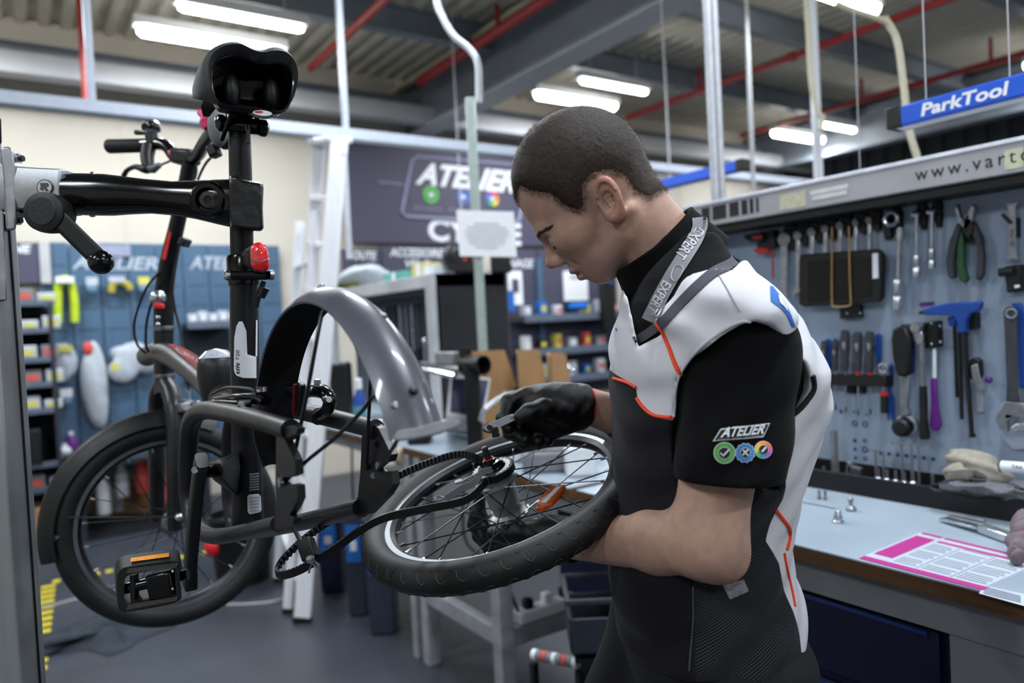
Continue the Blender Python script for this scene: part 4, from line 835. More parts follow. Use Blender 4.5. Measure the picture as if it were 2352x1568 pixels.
def body_sd(p):
    d = cap(p, (NKB[0], 0, NKB[2] - .06), (0, 0, 1.25), .07, .06); d = smin(d, cap(p, SHL, SHR, .05), .05)
    d = smin(d, arm_sd(p), .02); far = np.linalg.norm(p - _HOp, axis=1); k = far < .25
    if k.any(): d[k] = smin(d[k], smin(head_sd(toH(p[k])), neck_sd(p[k]), .018), .03)
    return d
hp0 = np.array(toP(HO))
v1, q1 = nets(body_sd, np.array([-.30, -.36, .92]), np.array([.50, .36, 1.82]), .0026)
v1 = relax(v1, q1, 1, .35)
m_skin = M('skin', 'b08c7b', .52, var=.09, scale=70, bump=.15, bscale=700, sss=.06, spec=.4)
# faint shadow of shaved beard and warmer ears / nose come from a stored mask
def skin_masks(vp):
    h = (vp.astype(np.float32) - _HOp) @ _HR; x, y, z = h.T
    beard = np.clip(1 - np.abs(z + .085) / .05, 0, 1) * np.clip((x - .005) / .03, 0, 1) * (np.abs(y) < .075); 
    lips = ((((x - .103) / .014) ** 2 + (y / .021) ** 2 + ((z + .0695) / .0095) ** 2) < 1).astype(float)
    warm = np.clip((np.abs(y) - .074) / .006, 0, 1) * (np.abs(z + .008) < .04) * (np.abs(x) < .05) + np.clip((x - .110) / .012, 0, 1) * (z < -.015) * (z > -.05)
    return beard, lips, np.clip(warm, 0, 1)
def attr(o, name, arr):
    a = o.data.attributes.new(name, 'FLOAT', 'POINT'); a.data.foreach_set('value', np.asarray(arr, np.float32))
nt = m_skin.node_tree; bs = nt.nodes['Principled BSDF']; base = bs.inputs['Base Color'].links[0].from_socket
def mixin(nt, sock, name, col, lo=0., hi=1., amt=1.):
    a = nt.nodes.new('ShaderNodeAttribute'); a.attribute_name = name; r = nt.nodes.new('ShaderNodeMapRange'); r.inputs[1].default_value = lo; r.inputs[2].default_value = hi; r.inputs[4].default_value = amt
    nt.links.new(a.outputs['Fac'], r.inputs[0]); m = nt.nodes.new('ShaderNodeMix'); m.data_type = 'RGBA'; nt.links.new(r.outputs[0], m.inputs[0]); nt.links.new(sock, m.inputs[6]); m.inputs[7].default_value = lin(col); return m.outputs[2]
base = mixin(nt, base, 'beard', '7d6a62', 0, 1, .45); base = mixin(nt, base, 'lips', 'a05f55', .3, .8, .7); base = mixin(nt, base, 'warm', 'a8664f', 0, 1, .4); nt.links.new(base, bs.inputs['Base Color'])
body = mk('body', (arrW(v1), q1), m_skin, man, ang=0); body['label'] = 'head, neck and bare forearms'
bm_, lm_, wm_ = skin_masks(v1); attr(body, 'beard', bm_); attr(body, 'lips', lm_); attr(body, 'warm', wm_)
# ---------------------------------------------------------------- hair: short cap and strands
HAIRLINE = [(.122, .060), (.112, .0655), (.1, .074), (.0865, .083), (.0775, .068), (.0565, .047), (.051, .024), (.0375, .000), (.024, .002), (.014, .016), (.006, .026), (-.010, .0305), (-.030, .022), (-.0415, .004), (-.040, -.020), (-.050, -.043), (-.090, -.052), (-.14, -.05), (-.14, .2), (.14, .2), (.14, .06)]
def scalp(h):
    """positive inside the hair zone (head frame)"""
    d = -polysd(h[:, 0], h[:, 2], HAIRLINE); fr = np.clip((.03 - np.abs(h[:, 1])) / .03, 0, 1); return np.where(h[:, 0] > .06, np.maximum(d, (h[:, 2] - .062 - .012 * (1 - fr)) * fr - (1 - fr)), d)
hv1 = (v1.astype(np.float32) - _HOp) @ _HR; sm = scalp(hv1); sm[hv1[:, 2] < -.07] = -1; sm[(np.abs(hv1[:, 1]) > .073) & (hv1[:, 2] < .028) & (hv1[:, 0] > -.030) & (hv1[:, 0] < .004)] = -1
fm_ = sm[q1].min(1) > .004; fq = q1[fm_]; used, inv = np.unique(fq, return_inverse=True); fq = inv.reshape(fq.shape); hw0 = arrW(v1[used])
def vnorm(v, q):
    n = np.cross(v[q[:, 2]] - v[q[:, 0]], v[q[:, 3]] - v[q[:, 1]]); o = np.zeros_like(v)
    for c in range(4): np.add.at(o, q[:, c], n)
    return o / np.maximum(np.linalg.norm(o, axis=1)[:, None], 1e-12)
hn = vnorm(hw0, fq); thick = np.clip((sm[used] - .004) / .02, 0, 1)
m_hair = M('dark_brown_hair', '2a1e17', .55, var=.55, scale=160, bump=.6, bscale=900, sheen=.05)
hair = mk('hair', (hw0 + hn * (.0003 + .0026 * thick + RNG.normal(0, .0003, len(hw0)))[:, None], fq), m_hair, man, ang=0); hair['label'] = 'very short dark brown hair'
# strands
n1 = vnorm(arrW(v1), q1); cand = np.where(sm > -.0035)[0]; dens = np.clip((sm[cand] + .0035) / .008, .05, 1); hc_ = hv1[cand]
pick = cand[RNG.random(len(cand)) < dens]; reps = np.repeat(pick, np.where(sm[pick] < .012, 7, 4)); P0 = arrW(v1)[reps] + RNG.normal(0, .0011, (len(reps), 3)); N0 = n1[reps]
HFn, HUn = np.array(HF), np.array(HU); hh = hv1[reps]
flow = np.where((hh[:, 0] > .05)[:, None] & (hh[:, 2] > .1)[:, None], HFn, -HFn * .5 - HUn * .8); flow = flow - N0 * (flow * N0).sum(1)[:, None]
ln = (.0045 + .003 * RNG.random(len(reps)) * np.clip(.4 + sm[reps] / .03, .4, 1))[:, None]; tip = P0 + (N0 * .62 + flow * .55 + RNG.normal(0, .22, P0.shape)) * ln + N0 * .001; side = np.cross(N0, tip - P0); side /= np.maximum(np.linalg.norm(side, axis=1)[:, None], 1e-9)
sv = np.concatenate([P0 + side * .00016, P0 - side * .00016, tip]); k_ = len(P0); sf = np.stack([np.arange(k_), np.arange(k_) + k_, np.arange(k_) + 2 * k_], 1)
mk('hair_strands', (sv, sf), M('hair_strand', '46342a', .45, var=.5, scale=120), hair, ang=0, kind='stuff')
# eyebrow strands and lashes
BV = BVHTree.FromPolygons([tuple(p) for p in arrW(v1)], [tuple(int(i) for i in q) for q in q1])
def onface(y, z):
    loc, nor, _, dd = BV.ray_cast(HO + HF * .2 + HL * y + HU * z, -HF, .2); return (loc, nor) if loc is not None else (HO + HF * .1 + HL * y + HU * z, HF)
g = G()
for k in range(650):
    t = random.random(); y = .009 + .043 * t; z = .0105 + .0075 * math.sin(t * 2.3) - .006 * t + random.gauss(0, .0014 * (1.15 - .6 * t))
    for s in (1, -1):
        a, n = onface(s * y, z); b_, n2 = onface(s * (y + .0065), z + random.uniform(-.001, .0022)); a = a + n * .0002; b_ = b_ + n2 * .0012; g.add([a + HU * .00028, a - HU * .00028, b_], [(0, 1, 2)])
mk('eyebrows', g, M('hair_strand', 0), man, smooth=False, kind='stuff')
g = G()
for k in range(44):
    y = .021 + .024 * k / 43; z0 = -.0135 - .0015 * math.sin(math.pi * k / 43)
    for s in (1, -1):
        loc, nor, _, dd = BV.find_nearest(HO + HF * .1 + HL * (s * y) + HU * z0); e_ = loc + HF * .0055 - HU * .0045 + HL * (s * .001 * (k / 30 - 1)); g.add([loc + HL * .0005, loc - HL * .0005, e_], [(0, 1, 2)])
mk('eyelashes', g, M('hair_strand', 0), man, smooth=False, kind='stuff')
# ---------------------------------------------------------------- garments
_tab = [(1570, 1452, 1815, .172), (1500, 1436, 1836, .178), (1470, 1428, 1842, .180), (1400, 1416, 1830, .178), (1300, 1408, 1806, .172), (1235, 1409, 1800, .170), (1180, 1411, 1800, .170), (1100, 1412, 1826, .174), (1000, 1411, 1858, .180), (930, 1409, 1876, .186), (850, 1409, 1878, .188), (790, 1410, 1850, .186), (740, 1414, 1812, .18), (690, 1425, 1770, .165), (640, 1450, 1728, .135), (590, 1490, 1690, .10), (540, 1530, 1665, .07)]
TZ, TX0, TX1, TB = [], [], [], []
for py, f_, b_, w_ in _tab:
    x0, z0 = PY(f_, py, 0); x1, z1 = PY(b_, py, 0); TZ.append((z0 + z1) / 2); TX0.append(x0); TX1.append(x1); TB.append(w_)
TZ, TX0, TX1, TB = map(np.array, (TZ, TX0, TX1, TB))
def torso(p, inf=0., zlo=None):
    x, y, z = p.T; xf = np.interp(z, TZ, TX0); xb = np.interp(z, TZ, TX1); b = np.interp(z, TZ, TB) + inf; a = (xf - xb) / 2 + inf; c = (xf + xb) / 2
    k = (np.abs((x - c) / a) ** 2.3 + np.abs(y / b) ** 2.3) ** (1 / 2.3); d = (k - 1) * np.minimum(a, b)
    sh = cap(np.stack([x, np.abs(y), z], 1).astype(np.float32), (NKB[0] + .01, .05, NKB[2] - .02), (SHL[0] + .01, .165, SHL[2] + .012), .048 + inf, .062 + inf)
    return smin(smax(d, z - TZ.max(), .01), sh, .04)
HEM = .984
def folds(p, amp):
    x, y, z = p.T
    return 1.5 * amp * (.5 * np.sin(z * 52 + x * 31 + 2.2 * np.sin(x * 17)) * np.clip((1.25 - z) / .15, 0, 1) + .6 * np.sin(x * 38 - z * 60 + 3 * np.sin(z * 14 + y * 9)) * np.clip((z - 1.2) / .1, .15, 1) + .35 * np.sin(z * 95 + x * 70 + y * 40))
ARMHOLE = [PY(x, y, .175) for x, y in ((1548, 1010), (1550, 950), (1558, 868), (1590, 818), (1640, 772), (1685, 744), (1715, 737), (1750, 747), (1790, 776), (1830, 808), (1855, 838), (1866, 872), (1862, 905), (1838, 945), (1808, 985), (1800, 1060), (1790, 1130), (1570, 1130), (1548, 1060))]
NECKL = [PY(x, y, h) for x, y, h in ((1456, 790, 0), (1502, 768, .05), (1564, 712, .09), (1628, 656, .11), (1676, 622, .11), (1706, 596, .06), (1780, 400, 0), (1300, 400, 0), (1380, 560, 0), (1432, 660, 0))]
def vest_sd(p):
    d = torso(p, .004) + folds(p, .0035); x, y, z = p.T
    d = smax(d, HEM - z, .006)
    ah = polysd(x, z, ARMHOLE); ah = np.maximum(ah, .085 - np.abs(y)); d = smax(d, -ah, .004)
    nk = polysd(x, z, NECKL) ; d = smax(d, -np.maximum(nk, np.abs(y) - .16), .004)
    d = smax(d, -ell(p, (NKB[0] - .0, 0, NKB[2] + .02), (.095, .1, .09)), .004)
    return d
v2, q2 = nets(vest_sd, (-.36, -.30, HEM - .02), (.30, .30, 1.66), .0036); v2 = relax(v2, q2, 1, .4)
def zone(poly, y): return [PY(a, b, y) for a, b in poly]
DARK = zone([(1380, 866), (1412, 868), (1440, 878), (1462, 888), (1466, 916), (1478, 935), (1498, 952), (1520, 957), (1552, 958), (1700, 958), (1788, 1000), (1794, 1110), (1790, 1140), (1774, 1170), (1762, 1195), (1751, 1232), (1770, 1262), (1788, 1292), (1795, 1330), (1806, 1362), (1826, 1410), (1842, 1466), (1860, 1700), (1300, 1700), (1300, 866)], .14)
MESH = zone([(1596, 1900), (1593, 1330), (1600, 1200), (1620, 900), (1960, 900), (1960, 1900)], .165)
m_vest = M('vest_cloth', 'cfcfd6', .8, var=.04, scale=12, bump=.55, bscale=16, sheen=.05, spec=.2)
nt = m_vest.node_tree; bs = nt.nodes['Principled BSDF']; base = bs.inputs['Base Color'].links[0].from_socket
base = mixin(nt, base, 'dark', '17161c', -.0006, .0006); 
# knitted mesh: dark ground with fine pale holes, only inside the mesh zone
tc = nt.nodes.new('ShaderNodeTexCoord'); mp = nt.nodes.new('ShaderNodeMapping'); mp.inputs['Rotation'].default_value = (.2, .6, .5); nt.links.new(tc.outputs['Object'], mp.inputs[0])
wv = [nt.nodes.new('ShaderNodeTexWave') for _ in range(2)]
for i_, w_ in enumerate(wv): w_.inputs['Scale'].default_value = 115; w_.bands_direction = 'Z' if i_ else 'X'; nt.links.new(mp.outputs[0], w_.inputs['Vector'])
mu = nt.nodes.new('ShaderNodeMath'); mu.operation = 'MULTIPLY'; nt.links.new(wv[0].outputs['Fac'], mu.inputs[0]); nt.links.new(wv[1].outputs['Fac'], mu.inputs[1])
rmp = nt.nodes.new('ShaderNodeMapRange'); rmp.inputs[1].default_value = .35; rmp.inputs[2].default_value = .75; nt.links.new(mu.outputs[0], rmp.inputs[0])
mm_ = nt.nodes.new('ShaderNodeMix'); mm_.data_type = 'RGBA'; nt.links.new(rmp.outputs[0], mm_.inputs[0]); mm_.inputs[6].default_value = lin('0d0e11'); mm_.inputs[7].default_value = lin('565960')
at = nt.nodes.new('ShaderNodeAttribute'); at.attribute_name = 'mesh'; gt = nt.nodes.new('ShaderNodeMapRange'); gt.inputs[1].default_value = -.0006; gt.inputs[2].default_value = .0006; nt.links.new(at.outputs['Fac'], gt.inputs[0])
fm2 = nt.nodes.new('ShaderNodeMix'); fm2.data_type = 'RGBA'; nt.links.new(gt.outputs[0], fm2.inputs[0]); nt.links.new(base, fm2.inputs[6]); nt.links.new(mm_.outputs[2], fm2.inputs[7]); nt.links.new(fm2.outputs[2], bs.inputs['Base Color'])
vest = mk('vest', (arrW(v2), q2), m_vest, man, ang=0); vest['label'] = 'sleeveless work vest, white above, charcoal and mesh below'
dk = -polysd(v2[:, 0], v2[:, 2], DARK); dk = np.where(v2[:, 0] < -.12, np.where(np.abs(v2[:, 1]) < .1, -.01, dk), dk); ms_ = np.minimum(-polysd(v2[:, 0], v2[:, 2], MESH), dk)
attr(vest, 'dark', dk); attr(vest, 'mesh', ms_)
# polo shirt: inner torso, sleeves
_ax = (np.array(ELL_) - np.array(SHL)); _ax /= np.linalg.norm(_ax)
SLH = pw(1680, 1102, .90)
def shirt_sd(p):
    d = torso(p, -.012); x, y, z = p.T; d = np.maximum(d, .98 - z)
    sl = cap(p, np.array(SHL) + np.array([-.004, -.002, -.022]), np.array(SLH) + _ax * .05, .0705, .0655)
    sl = sl + .0022 * np.sin(z * 70 + x * 26 + 2 * np.sin(x * 25)) * np.clip((1.42 - z) / .1, 0, 1)
    sl = smax(sl, (p - np.array(SLH, np.float32)) @ np.array((_ax * .25 + np.array([0, .0, -.76])), np.float32), .004)
    sr = cap(p, SHR, np.array(SHR) + (np.array(ELR) - np.array(SHR)) * .75, .068, .062)
    d = smin(d, np.minimum(sl, sr), .014)
    d = smax(d, -(toH(p) @ np.array([0, 0, -1.], np.float32) - .0) - .09, .004) if False else d
    nk = cap(toH(p), (-.02, 0, -.02), (-.02, 0, -.19), .064); 
    return smax(d, -nk, .004)
v3, q3 = nets(shirt_sd, (-.34, -.42, .97), (.32, .36, 1.66), .0036); v3 = relax(v3, q3, 1, .4)
m_shirt = M('black_polo_cotton', '060608', .9, var=.15, scale=20, bump=.15, bscale=500, sheen=.03, spec=.15)
shirt = mk('polo_shirt', (arrW(v3), q3), m_shirt, man, ang=0); shirt['label'] = 'black short sleeved polo shirt'
# collar: a tilted conical shell round the neck
def collar_sd(p):
    h = toH(p); x, y, z = h.T; ax_ = np.array([-.022, 0, 0]); r = np.sqrt((x + .022) ** 2 + y ** 2); t = np.clip((-.098 - z) / .075, 0, 1); R_ = .0715 + .020 * t
    d = np.abs(r - R_) - .0035; top = z + .100 - .20 * (x + .022) * 0 - .12 * np.clip(-(x + .02), 0, .1); d = smax(d, top, .003); d = smax(d, -.172 - z - .10 * (x + .02), .003)
    return smax(d, -np.maximum(.018 - np.abs(y) + 0 * x, -(x - .03)) * 1. - 0, .003) if False else smax(d, np.minimum(x - .02, .016 - np.abs(y)), .004)
lo_ = np.array(toP(HO + HU * -.14)) - .16; v4, q4 = nets(collar_sd, lo_, lo_ + .32, .0028); v4 = relax(v4, q4, 1, .4)
mk('collar', (arrW(v4), q4), m_shirt, shirt, ang=0)
# trousers and shoes
HIPL, HIPR = np.array((-.02, .085, .94)), np.array((.06, -.085, .94)); KNL, KNR = np.array((.03, .10, .50)), np.array((.24, -.10, .52)); ANL, ANR = np.array((-.05, .11, .09)), np.array((.20, -.11, .09))
def trous_sd(p):
    d = torso(p, -.008); x, y, z = p.T; d = smax(d, z - 1.06, .01); d = smax(d, .86 - z, .05)
    for h_, k_, a_ in ((HIPL, KNL, ANL), (HIPR, KNR, ANR)): d = smin(d, np.minimum(cap(p, h_, k_, .098, .075), smin(cap(p, h_, k_, .098, .075), cap(p, k_, a_, .072, .06), .03)), .04)
    return smax(d + .003 * np.sin(z * 46 + x * 30 + 2 * np.sin(y * 20)), .07 - z, .004)
v5, q5 = nets(trous_sd, (-.34, -.30, .05), (.36, .30, 1.1), .006); v5 = relax(v5, q5, 1, .4)
mk('trousers', (arrW(v5), q5), M('black_work_trousers', '0c0d10', .85, var=.2, scale=25, bump=.2, bscale=350), man, ang=0)
for nm, a_ in (('left', ANL), ('right', ANR)):
    def shoe_sd(p, a_=a_): return smax(smin(cap(p, a_ + np.array([-.02, 0, -.02]), a_ + np.array([-.03, 0, .04]), .048, .045), ell(p, a_ + np.array([.07, 0, -.04]), (.14, .05, .05)), .03), .002 - p[:, 2], .004)
    vv, qq = nets(shoe_sd, a_ + np.array([-.14, -.09, -.1]), a_ + np.array([.24, .09, .08]), .007); mk('shoe', (arrW(vv), qq), m_rub, man, ang=0, label=f'{nm} black shoe')
# ================================================================== gloves, the part in his fingers, garment details
def chain(p, pts, k=.006):
    d = None
    for (a, ra), (b_, rb) in zip(pts[:-1], pts[1:]):
        c = cap(p, a, b_, ra, rb); d = c if d is None else smin(d, c, k)
    return d
def cw(*pts): return [(pw(x, y, d), r) for x, y, d, r in pts]
RH_F = [cw((1208, 906, 1.222, .0135), (1168, 922, 1.212, .0125), (1156, 958, 1.196, .0115), (1168, 984, 1.186, .0100)),
        cw((1204, 925, 1.236, .0135), (1164, 950, 1.236, .0125), (1172, 994, 1.222, .0118), (1206, 1008, 1.204, .0105)),
        cw((1216, 945, 1.246, .013), (1180, 982, 1.248, .0122), (1205, 1016, 1.232, .0115), (1236, 1012, 1.212, .0105)),
        cw((1240, 962, 1.248, .0115), (1216, 992, 1.250, .0110), (1238, 1016, 1.236, .0102), (1258, 1010, 1.218, .0095))]
RH_T = cw((1300, 952, 1.205, .020), (1250, 938, 1.182, .0165), (1216, 946, 1.172, .0138), (1197, 957, 1.170, .0120))
RPALM = cw((1338, 934, 1.236, .0325), (1290, 930, 1.232, .034), (1240, 930, 1.232, .031), (1214, 926, 1.232, .0245))
def rh_sd(p):
    d = chain(p, RPALM, .02); d = smin(d, chain(p, [RPALM[0], (pw(1270, 965, 1.225), .026), (pw(1228, 968, 1.235), .02)], .02), .02)
    f = None
    for c in RH_F: q = chain(p, c, .005); f = q if f is None else smin(f, q, .002)
    d = smin(d, f, .006); d = smin(d, chain(p, RH_T, .006), .006)
    w_ = np.array(WRR); ax = np.array(RPALM[0][0]) - w_; 
    cu = np.array(pw(1346, 934, 1.2355)); n = (np.array(pw(1400, 938, 1.25)) - cu); n /= np.linalg.norm(n); d = smin(d, cap(p, RPALM[0][0], cu + n * .03, .0325, .0345), .012)
    d = smax(d, (p - cu.astype(np.float32)) @ n.astype(np.float32), .002)
    return d + .0007 * np.sin(p[:, 0] * 210 + p[:, 2] * 150) * np.sin(p[:, 1] * 120 + p[:, 2] * 90)
m_glove = M('black_nitrile_glove', '08090b', .4, var=.25, scale=50, bump=.35, bscale=700)
lo_ = np.min([np.array(a) for c in RH_F + [RH_T, RPALM] for a, r in c], 0) - .06; hi_ = np.max([np.array(a) for c in RH_F + [RH_T, RPALM] for a, r in c], 0) + .06
v6, q6 = nets(rh_sd, lo_, hi_, .0020); v6 = relax(v6, q6, 1, .3); gl = mk('glove', (arrW(v6), q6), m_glove, man, ang=0, label='black glove pinching a small metal part')
cu = np.array(pw(1346, 934, 1.2355)); n = np.array(pw(1400, 938, 1.25)) - cu; n /= np.linalg.norm(n); e1 = np.cross(n, [0, 0, 1.]); e1 /= np.linalg.norm(e1); e2 = np.cross(n, e1)
mk('cuff_trim', G().tube([toW(cu + .0338 * (math.cos(a) * e1 + math.sin(a) * e2)) for a in np.linspace(0, 2 * math.pi, 40, False)], .0022, 8, closed=True), M('red_cuff_trim', 'c8262f', .7), gl)
# left hand under the hub
LH_F = [cw((1168, 1216, 1.205, .0135), (1122, 1214, 1.225, .0125), (1100, 1178, 1.245, .0115), (1102, 1140, 1.250, .0100)),
        cw((1168, 1232, 1.215, .0135), (1120, 1240, 1.235, .0128), (1090, 1205, 1.26, .0118), (1092, 1168, 1.265, .0102)),
        cw((1172, 1246, 1.225, .0135), (1126, 1258, 1.25, .0125), (1100, 1230, 1.275, .0115), (1100, 1200, 1.28, .010)),
        cw((1182, 1254, 1.24, .012), (1145, 1268, 1.265, .0112), (1122, 1246, 1.285, .0102), (1122, 1222, 1.29, .0095))]
LH_T = cw((1240, 1222, 1.160, .0185), (1195, 1222, 1.160, .0160), (1160, 1226, 1.165, .0140), (1134, 1226, 1.176, .0125))
LPALM = cw((1298, 1240, 1.152, .030), (1258, 1238, 1.165, .034), (1205, 1236, 1.195, .030))
def lh_sd(p):
    d = chain(p, LPALM, .02); d = smin(d, chain(p, [LPALM[0], (pw(1220, 1250, 1.21), .026)], .02), .02); f = None
    for c in LH_F: q = chain(p, c, .005); f = q if f is None else smin(f, q, .0035)
    d = smin(d, f, .009); d = smin(d, chain(p, LH_T, .006), .010); cu = np.array(pw(1318, 1240, 1.141), np.float32); n = cu - np.array(pw(1270, 1239, 1.162), np.float32); n /= np.linalg.norm(n)
    d = smin(d, cap(p, LPALM[0][0], cu + n * .03, .030, .031), .01); d = smax(d, (p - cu) @ n, .002)
    # keep clear of the hub shell
    hc = np.array(toP(HC), np.float32); ha = np.array([HN.dot(PFW), HN.dot(PLF), HN.z], np.float32); return smax(d, -cap(p, hc - ha * .039, hc + ha * .05, .037), .003)
lo_ = np.min([np.array(a) for c in LH_F + [LH_T, LPALM] for a, r in c], 0) - .06; hi_ = np.max([np.array(a) for c in LH_F + [LH_T, LPALM] for a, r in c], 0) + .06
v7, q7 = nets(lh_sd, lo_, hi_, .0024); v7 = relax(v7, q7, 1, .3); mk('glove', (arrW(v7), q7), m_glove, man, ang=0, label='black glove cupping the hub from below')
# small part held between thumb and forefinger
DT = 1.168
part = thing('gear_cable_bracket', 'small grey metal bracket with hook end pinched in gloved fingers', 'bracket', W(1150, 975, DT))
bo = bez([(1186, 950), (1189, 956), (1187, 962), (1178, 967), (1150, 980), (1143, 984)], 3) + bez([(1140, 986), (1132, 993), (1120, 992), (1111, 984), (1112, 978), (1118, 973), (1124, 971), (1145, 963), (1165, 954), (1178, 950)], 3)
mk('bracket_plate', G().loft([[W(x, y, DT + h) for x, y in bo] for h in (0, .0022)]), M('zinc_plate', 'a6a9ae', .45, .3, var=.12, scale=60), part, bevel=.0004, smooth=False)
mk('bracket_eye', G().cyl(W(1125, 981, DT - .0004), W(1125, 981, DT - .0001), .0048, 18), M('eye_dark', '101010', .6), part)
mk('bracket_hook', G().loft([[W(x, y, DT - .0012 + h) for x, y in ((1110, 984), (1118, 990), (1130, 990), (1128, 995), (1114, 993), (1108, 986))] for h in (0, .003)]), m_frame, part)
for k in range(5): mk('hook_tooth', G().cyl(W(1112 + k * 2.2, 977 - k * 1.6, DT), W(1112 + k * 2.2, 977 - k * 1.6, DT + .002), .0013, 6), m_dirty, part)
mk('bracket_screw', G().lathe([(.0034, 0), (.0034, .001), (.002, .0016), (.0016, .0008)], W(1176, 957, DT), -CF, 14), m_chrome, part)
pb_ = mk('cable_stop', G().bar(W(1135, 981, DT + .001), W(1140, 1003, DT + .001), .0115, .010, CF), m_blk, part, bevel=.0012); mk('stop_screw', G().cyl(W(1146, 994, DT - .003), W(1149, 994, DT - .003), .0022, 8), m_dirty, pb_)
# ---------------------------------------------------------------- things laid on the garments
BVV = BVHTree.FromPolygons([tuple(p) for p in arrW(v2)], [tuple(map(int, q)) for q in q2]); BVS = BVHTree.FromPolygons([tuple(p) for p in arrW(v3)], [tuple(map(int, q)) for q in q3]); BVC = BVHTree.FromPolygons([tuple(p) for p in arrW(v4)], [tuple(map(int, q)) for q in q4])
def hit(px, py, trees, lift=.0012, dflt=1.02):
    r = ray(px, py).normalized(); best = None
    for t in trees:
        loc, nor, _, d = t.ray_cast(CAMLOC, r, 3)
        if loc is not None and (best is None or d < best[1]): best = (loc, d, nor)
    if best is None: return W(px, py, dflt)
    nr = best[2] if best[2].dot(r) < 0 else -best[2]; return best[0] + (nr * .6 - r * .4).normalized() * lift
def pipe(name, pts, r, trees, mat, par, n=6, flat=1., lift=.001, ks=6, **kw): return mk(name, G().tube([hit(x, y, trees, lift) for x, y in bez(pts, ks)], r, n, flat=flat), mat, par, **kw)
m_or = M('orange_piping', 'f2481f', .6, var=.05)
pipe('orange_piping', [(1410, 868), (1440, 877), (1462, 889)], .0024, [BVV], m_or, vest)
pipe('orange_piping', [(1463, 914), (1476, 933), (1497, 951), (1522, 957), (1549, 958)], .0024, [BVV], m_or, vest)
pipe('orange_piping', [(1508, 742), (1522, 762), (1536, 795), (1550, 835), (1566, 864)], .0028, [BVV], m_or, vest)
pipe('orange_piping', [(1783, 1172), (1798, 1192), (1812, 1212), (1813, 1235), (1807, 1262)], .0024, [BVV], m_or, vest); pipe('orange_piping', [(1801, 1270), (1808, 1310), (1820, 1360), (1826, 1392)], .0018, [BVV], m_or, vest)
# neckline binding
m_bind = M('charcoal_binding', '45444e', .8, var=.06)
def ribbon(name, pts, w, trees, mat, par, lift=.0014, ks=5, rows=4, thick=.001):
    q = bez(pts, ks); g = G(); n = len(q); L = []
    for i, (x, y) in enumerate(q):
        tx, ty = q[min(i + 1, n - 1)][0] - q[max(i - 1, 0)][0], q[min(i + 1, n - 1)][1] - q[max(i - 1, 0)][1]; l = math.hypot(tx, ty) or 1; nx, ny = -ty / l, tx / l
        ww = w[0] + (w[1] - w[0]) * i / (n - 1) if isinstance(w, tuple) else w; L.append([(x + nx * ww * (k / rows - .5), y + ny * ww * (k / rows - .5)) for k in range(rows + 1)])
    top = [[hit(x, y, trees, lift + thick) for x, y in row] for row in L]; bot = [[hit(x, y, trees, lift) for x, y in row] for row in L]
    # limit jumps so that the strip stays a strip
    rings = [t + b_[::-1] for t, b_ in zip(top, bot)]; g.loft(rings); return mk(name, g, mat, par, ang=60)
ribbon('neck_binding', [(1689, 592), (1684, 602), (1668, 612), (1640, 626), (1600, 660), (1560, 700), (1530, 733), (1508, 752), (1480, 772), (1458, 784)], (24, 20), [BVV, BVS], m_bind, vest)
pipe('shoulder_seam', [(1640, 615), (1668, 660), (1690, 700), (1700, 716)], .0008, [BVV], M('grey_seam', '9d9da6', .8), vest)
pipe('armhole_binding', [(1547, 957), (1549, 930), (1556, 872), (1588, 820), (1638, 774), (1684, 746), (1715, 738), (1752, 748), (1792, 778), (1832, 808)], .0022, [BVV], M('vest_edge', 'c3c3ca', .8), vest, lift=.0002)
# blue emblem on the back of the shoulder
def patch(name, poly, trees, mat, par, lift=.0011, n=8, rows=14, **kw): 
    ys = np.linspace(min(p[1] for p in poly) + .01, max(p[1] for p in poly) - .01, rows); R = []
    for y in ys:
        xs = [x0 + (x1 - x0) * (y - y0) / (y1 - y0) for (x0, y0), (x1, y1) in zip(poly, poly[1:] + poly[:1]) if (y0 - y) * (y1 - y) <= 0 and y0 != y1]
        R.append((y, min(xs), max(xs)))
    vs = [hit(x0 + (x1 - x0) * k / n, y, trees, lift) for y, x0, x1 in R for k in range(n + 1)]
    return mk(name, G().add(vs, [(i * (n + 1) + k, i * (n + 1) + k + 1, (i + 1) * (n + 1) + k + 1, (i + 1) * (n + 1) + k) for i in range(rows - 1) for k in range(n)]), mat, par, ang=60, **kw)
m_blue = M('blue_print', '1a63b8', .6, var=.04)
patch('blue_emblem', [(1768, 649), (1778, 662), (1800, 692), (1816, 722), (1829, 759), (1820, 754), (1806, 722), (1790, 705), (1770, 694)], [BVV], m_blue, vest); patch('emblem_flash', [(1786, 678), (1792, 682), (1806, 704), (1808, 716), (1798, 703), (1790, 696)], [BVV], m_wht, vest, lift=.0018)
patch('blue_emblem', [(1415, 752), (1418, 755), (1419, 760), (1414, 759)], [BVV], m_blue, vest)
patch('size_label', [(1660, 1343), (1708, 1330), (1720, 1357), (1676, 1376)], [BVV], M('grey_label', '7c7e86', .8, var=.5, scale=500), vest); patch('size_label', [(1697, 1290), (1706, 1280), (1708, 1298), (1700, 1302)], [BVV], M('grey_label', 0), vest)
pipe('side_seam', [(1592, 1345), (1592, 1420), (1586, 1500), (1583, 1540)], .0012, [BVV], m_bind, vest)
# armhole lining seen behind the sleeve
pipe('armhole_edge', [(1866, 862), (1868, 895), (1845, 930), (1806, 974)], .0035, [BVV], M('black_binding', '15151a', .8), vest, lift=.001)
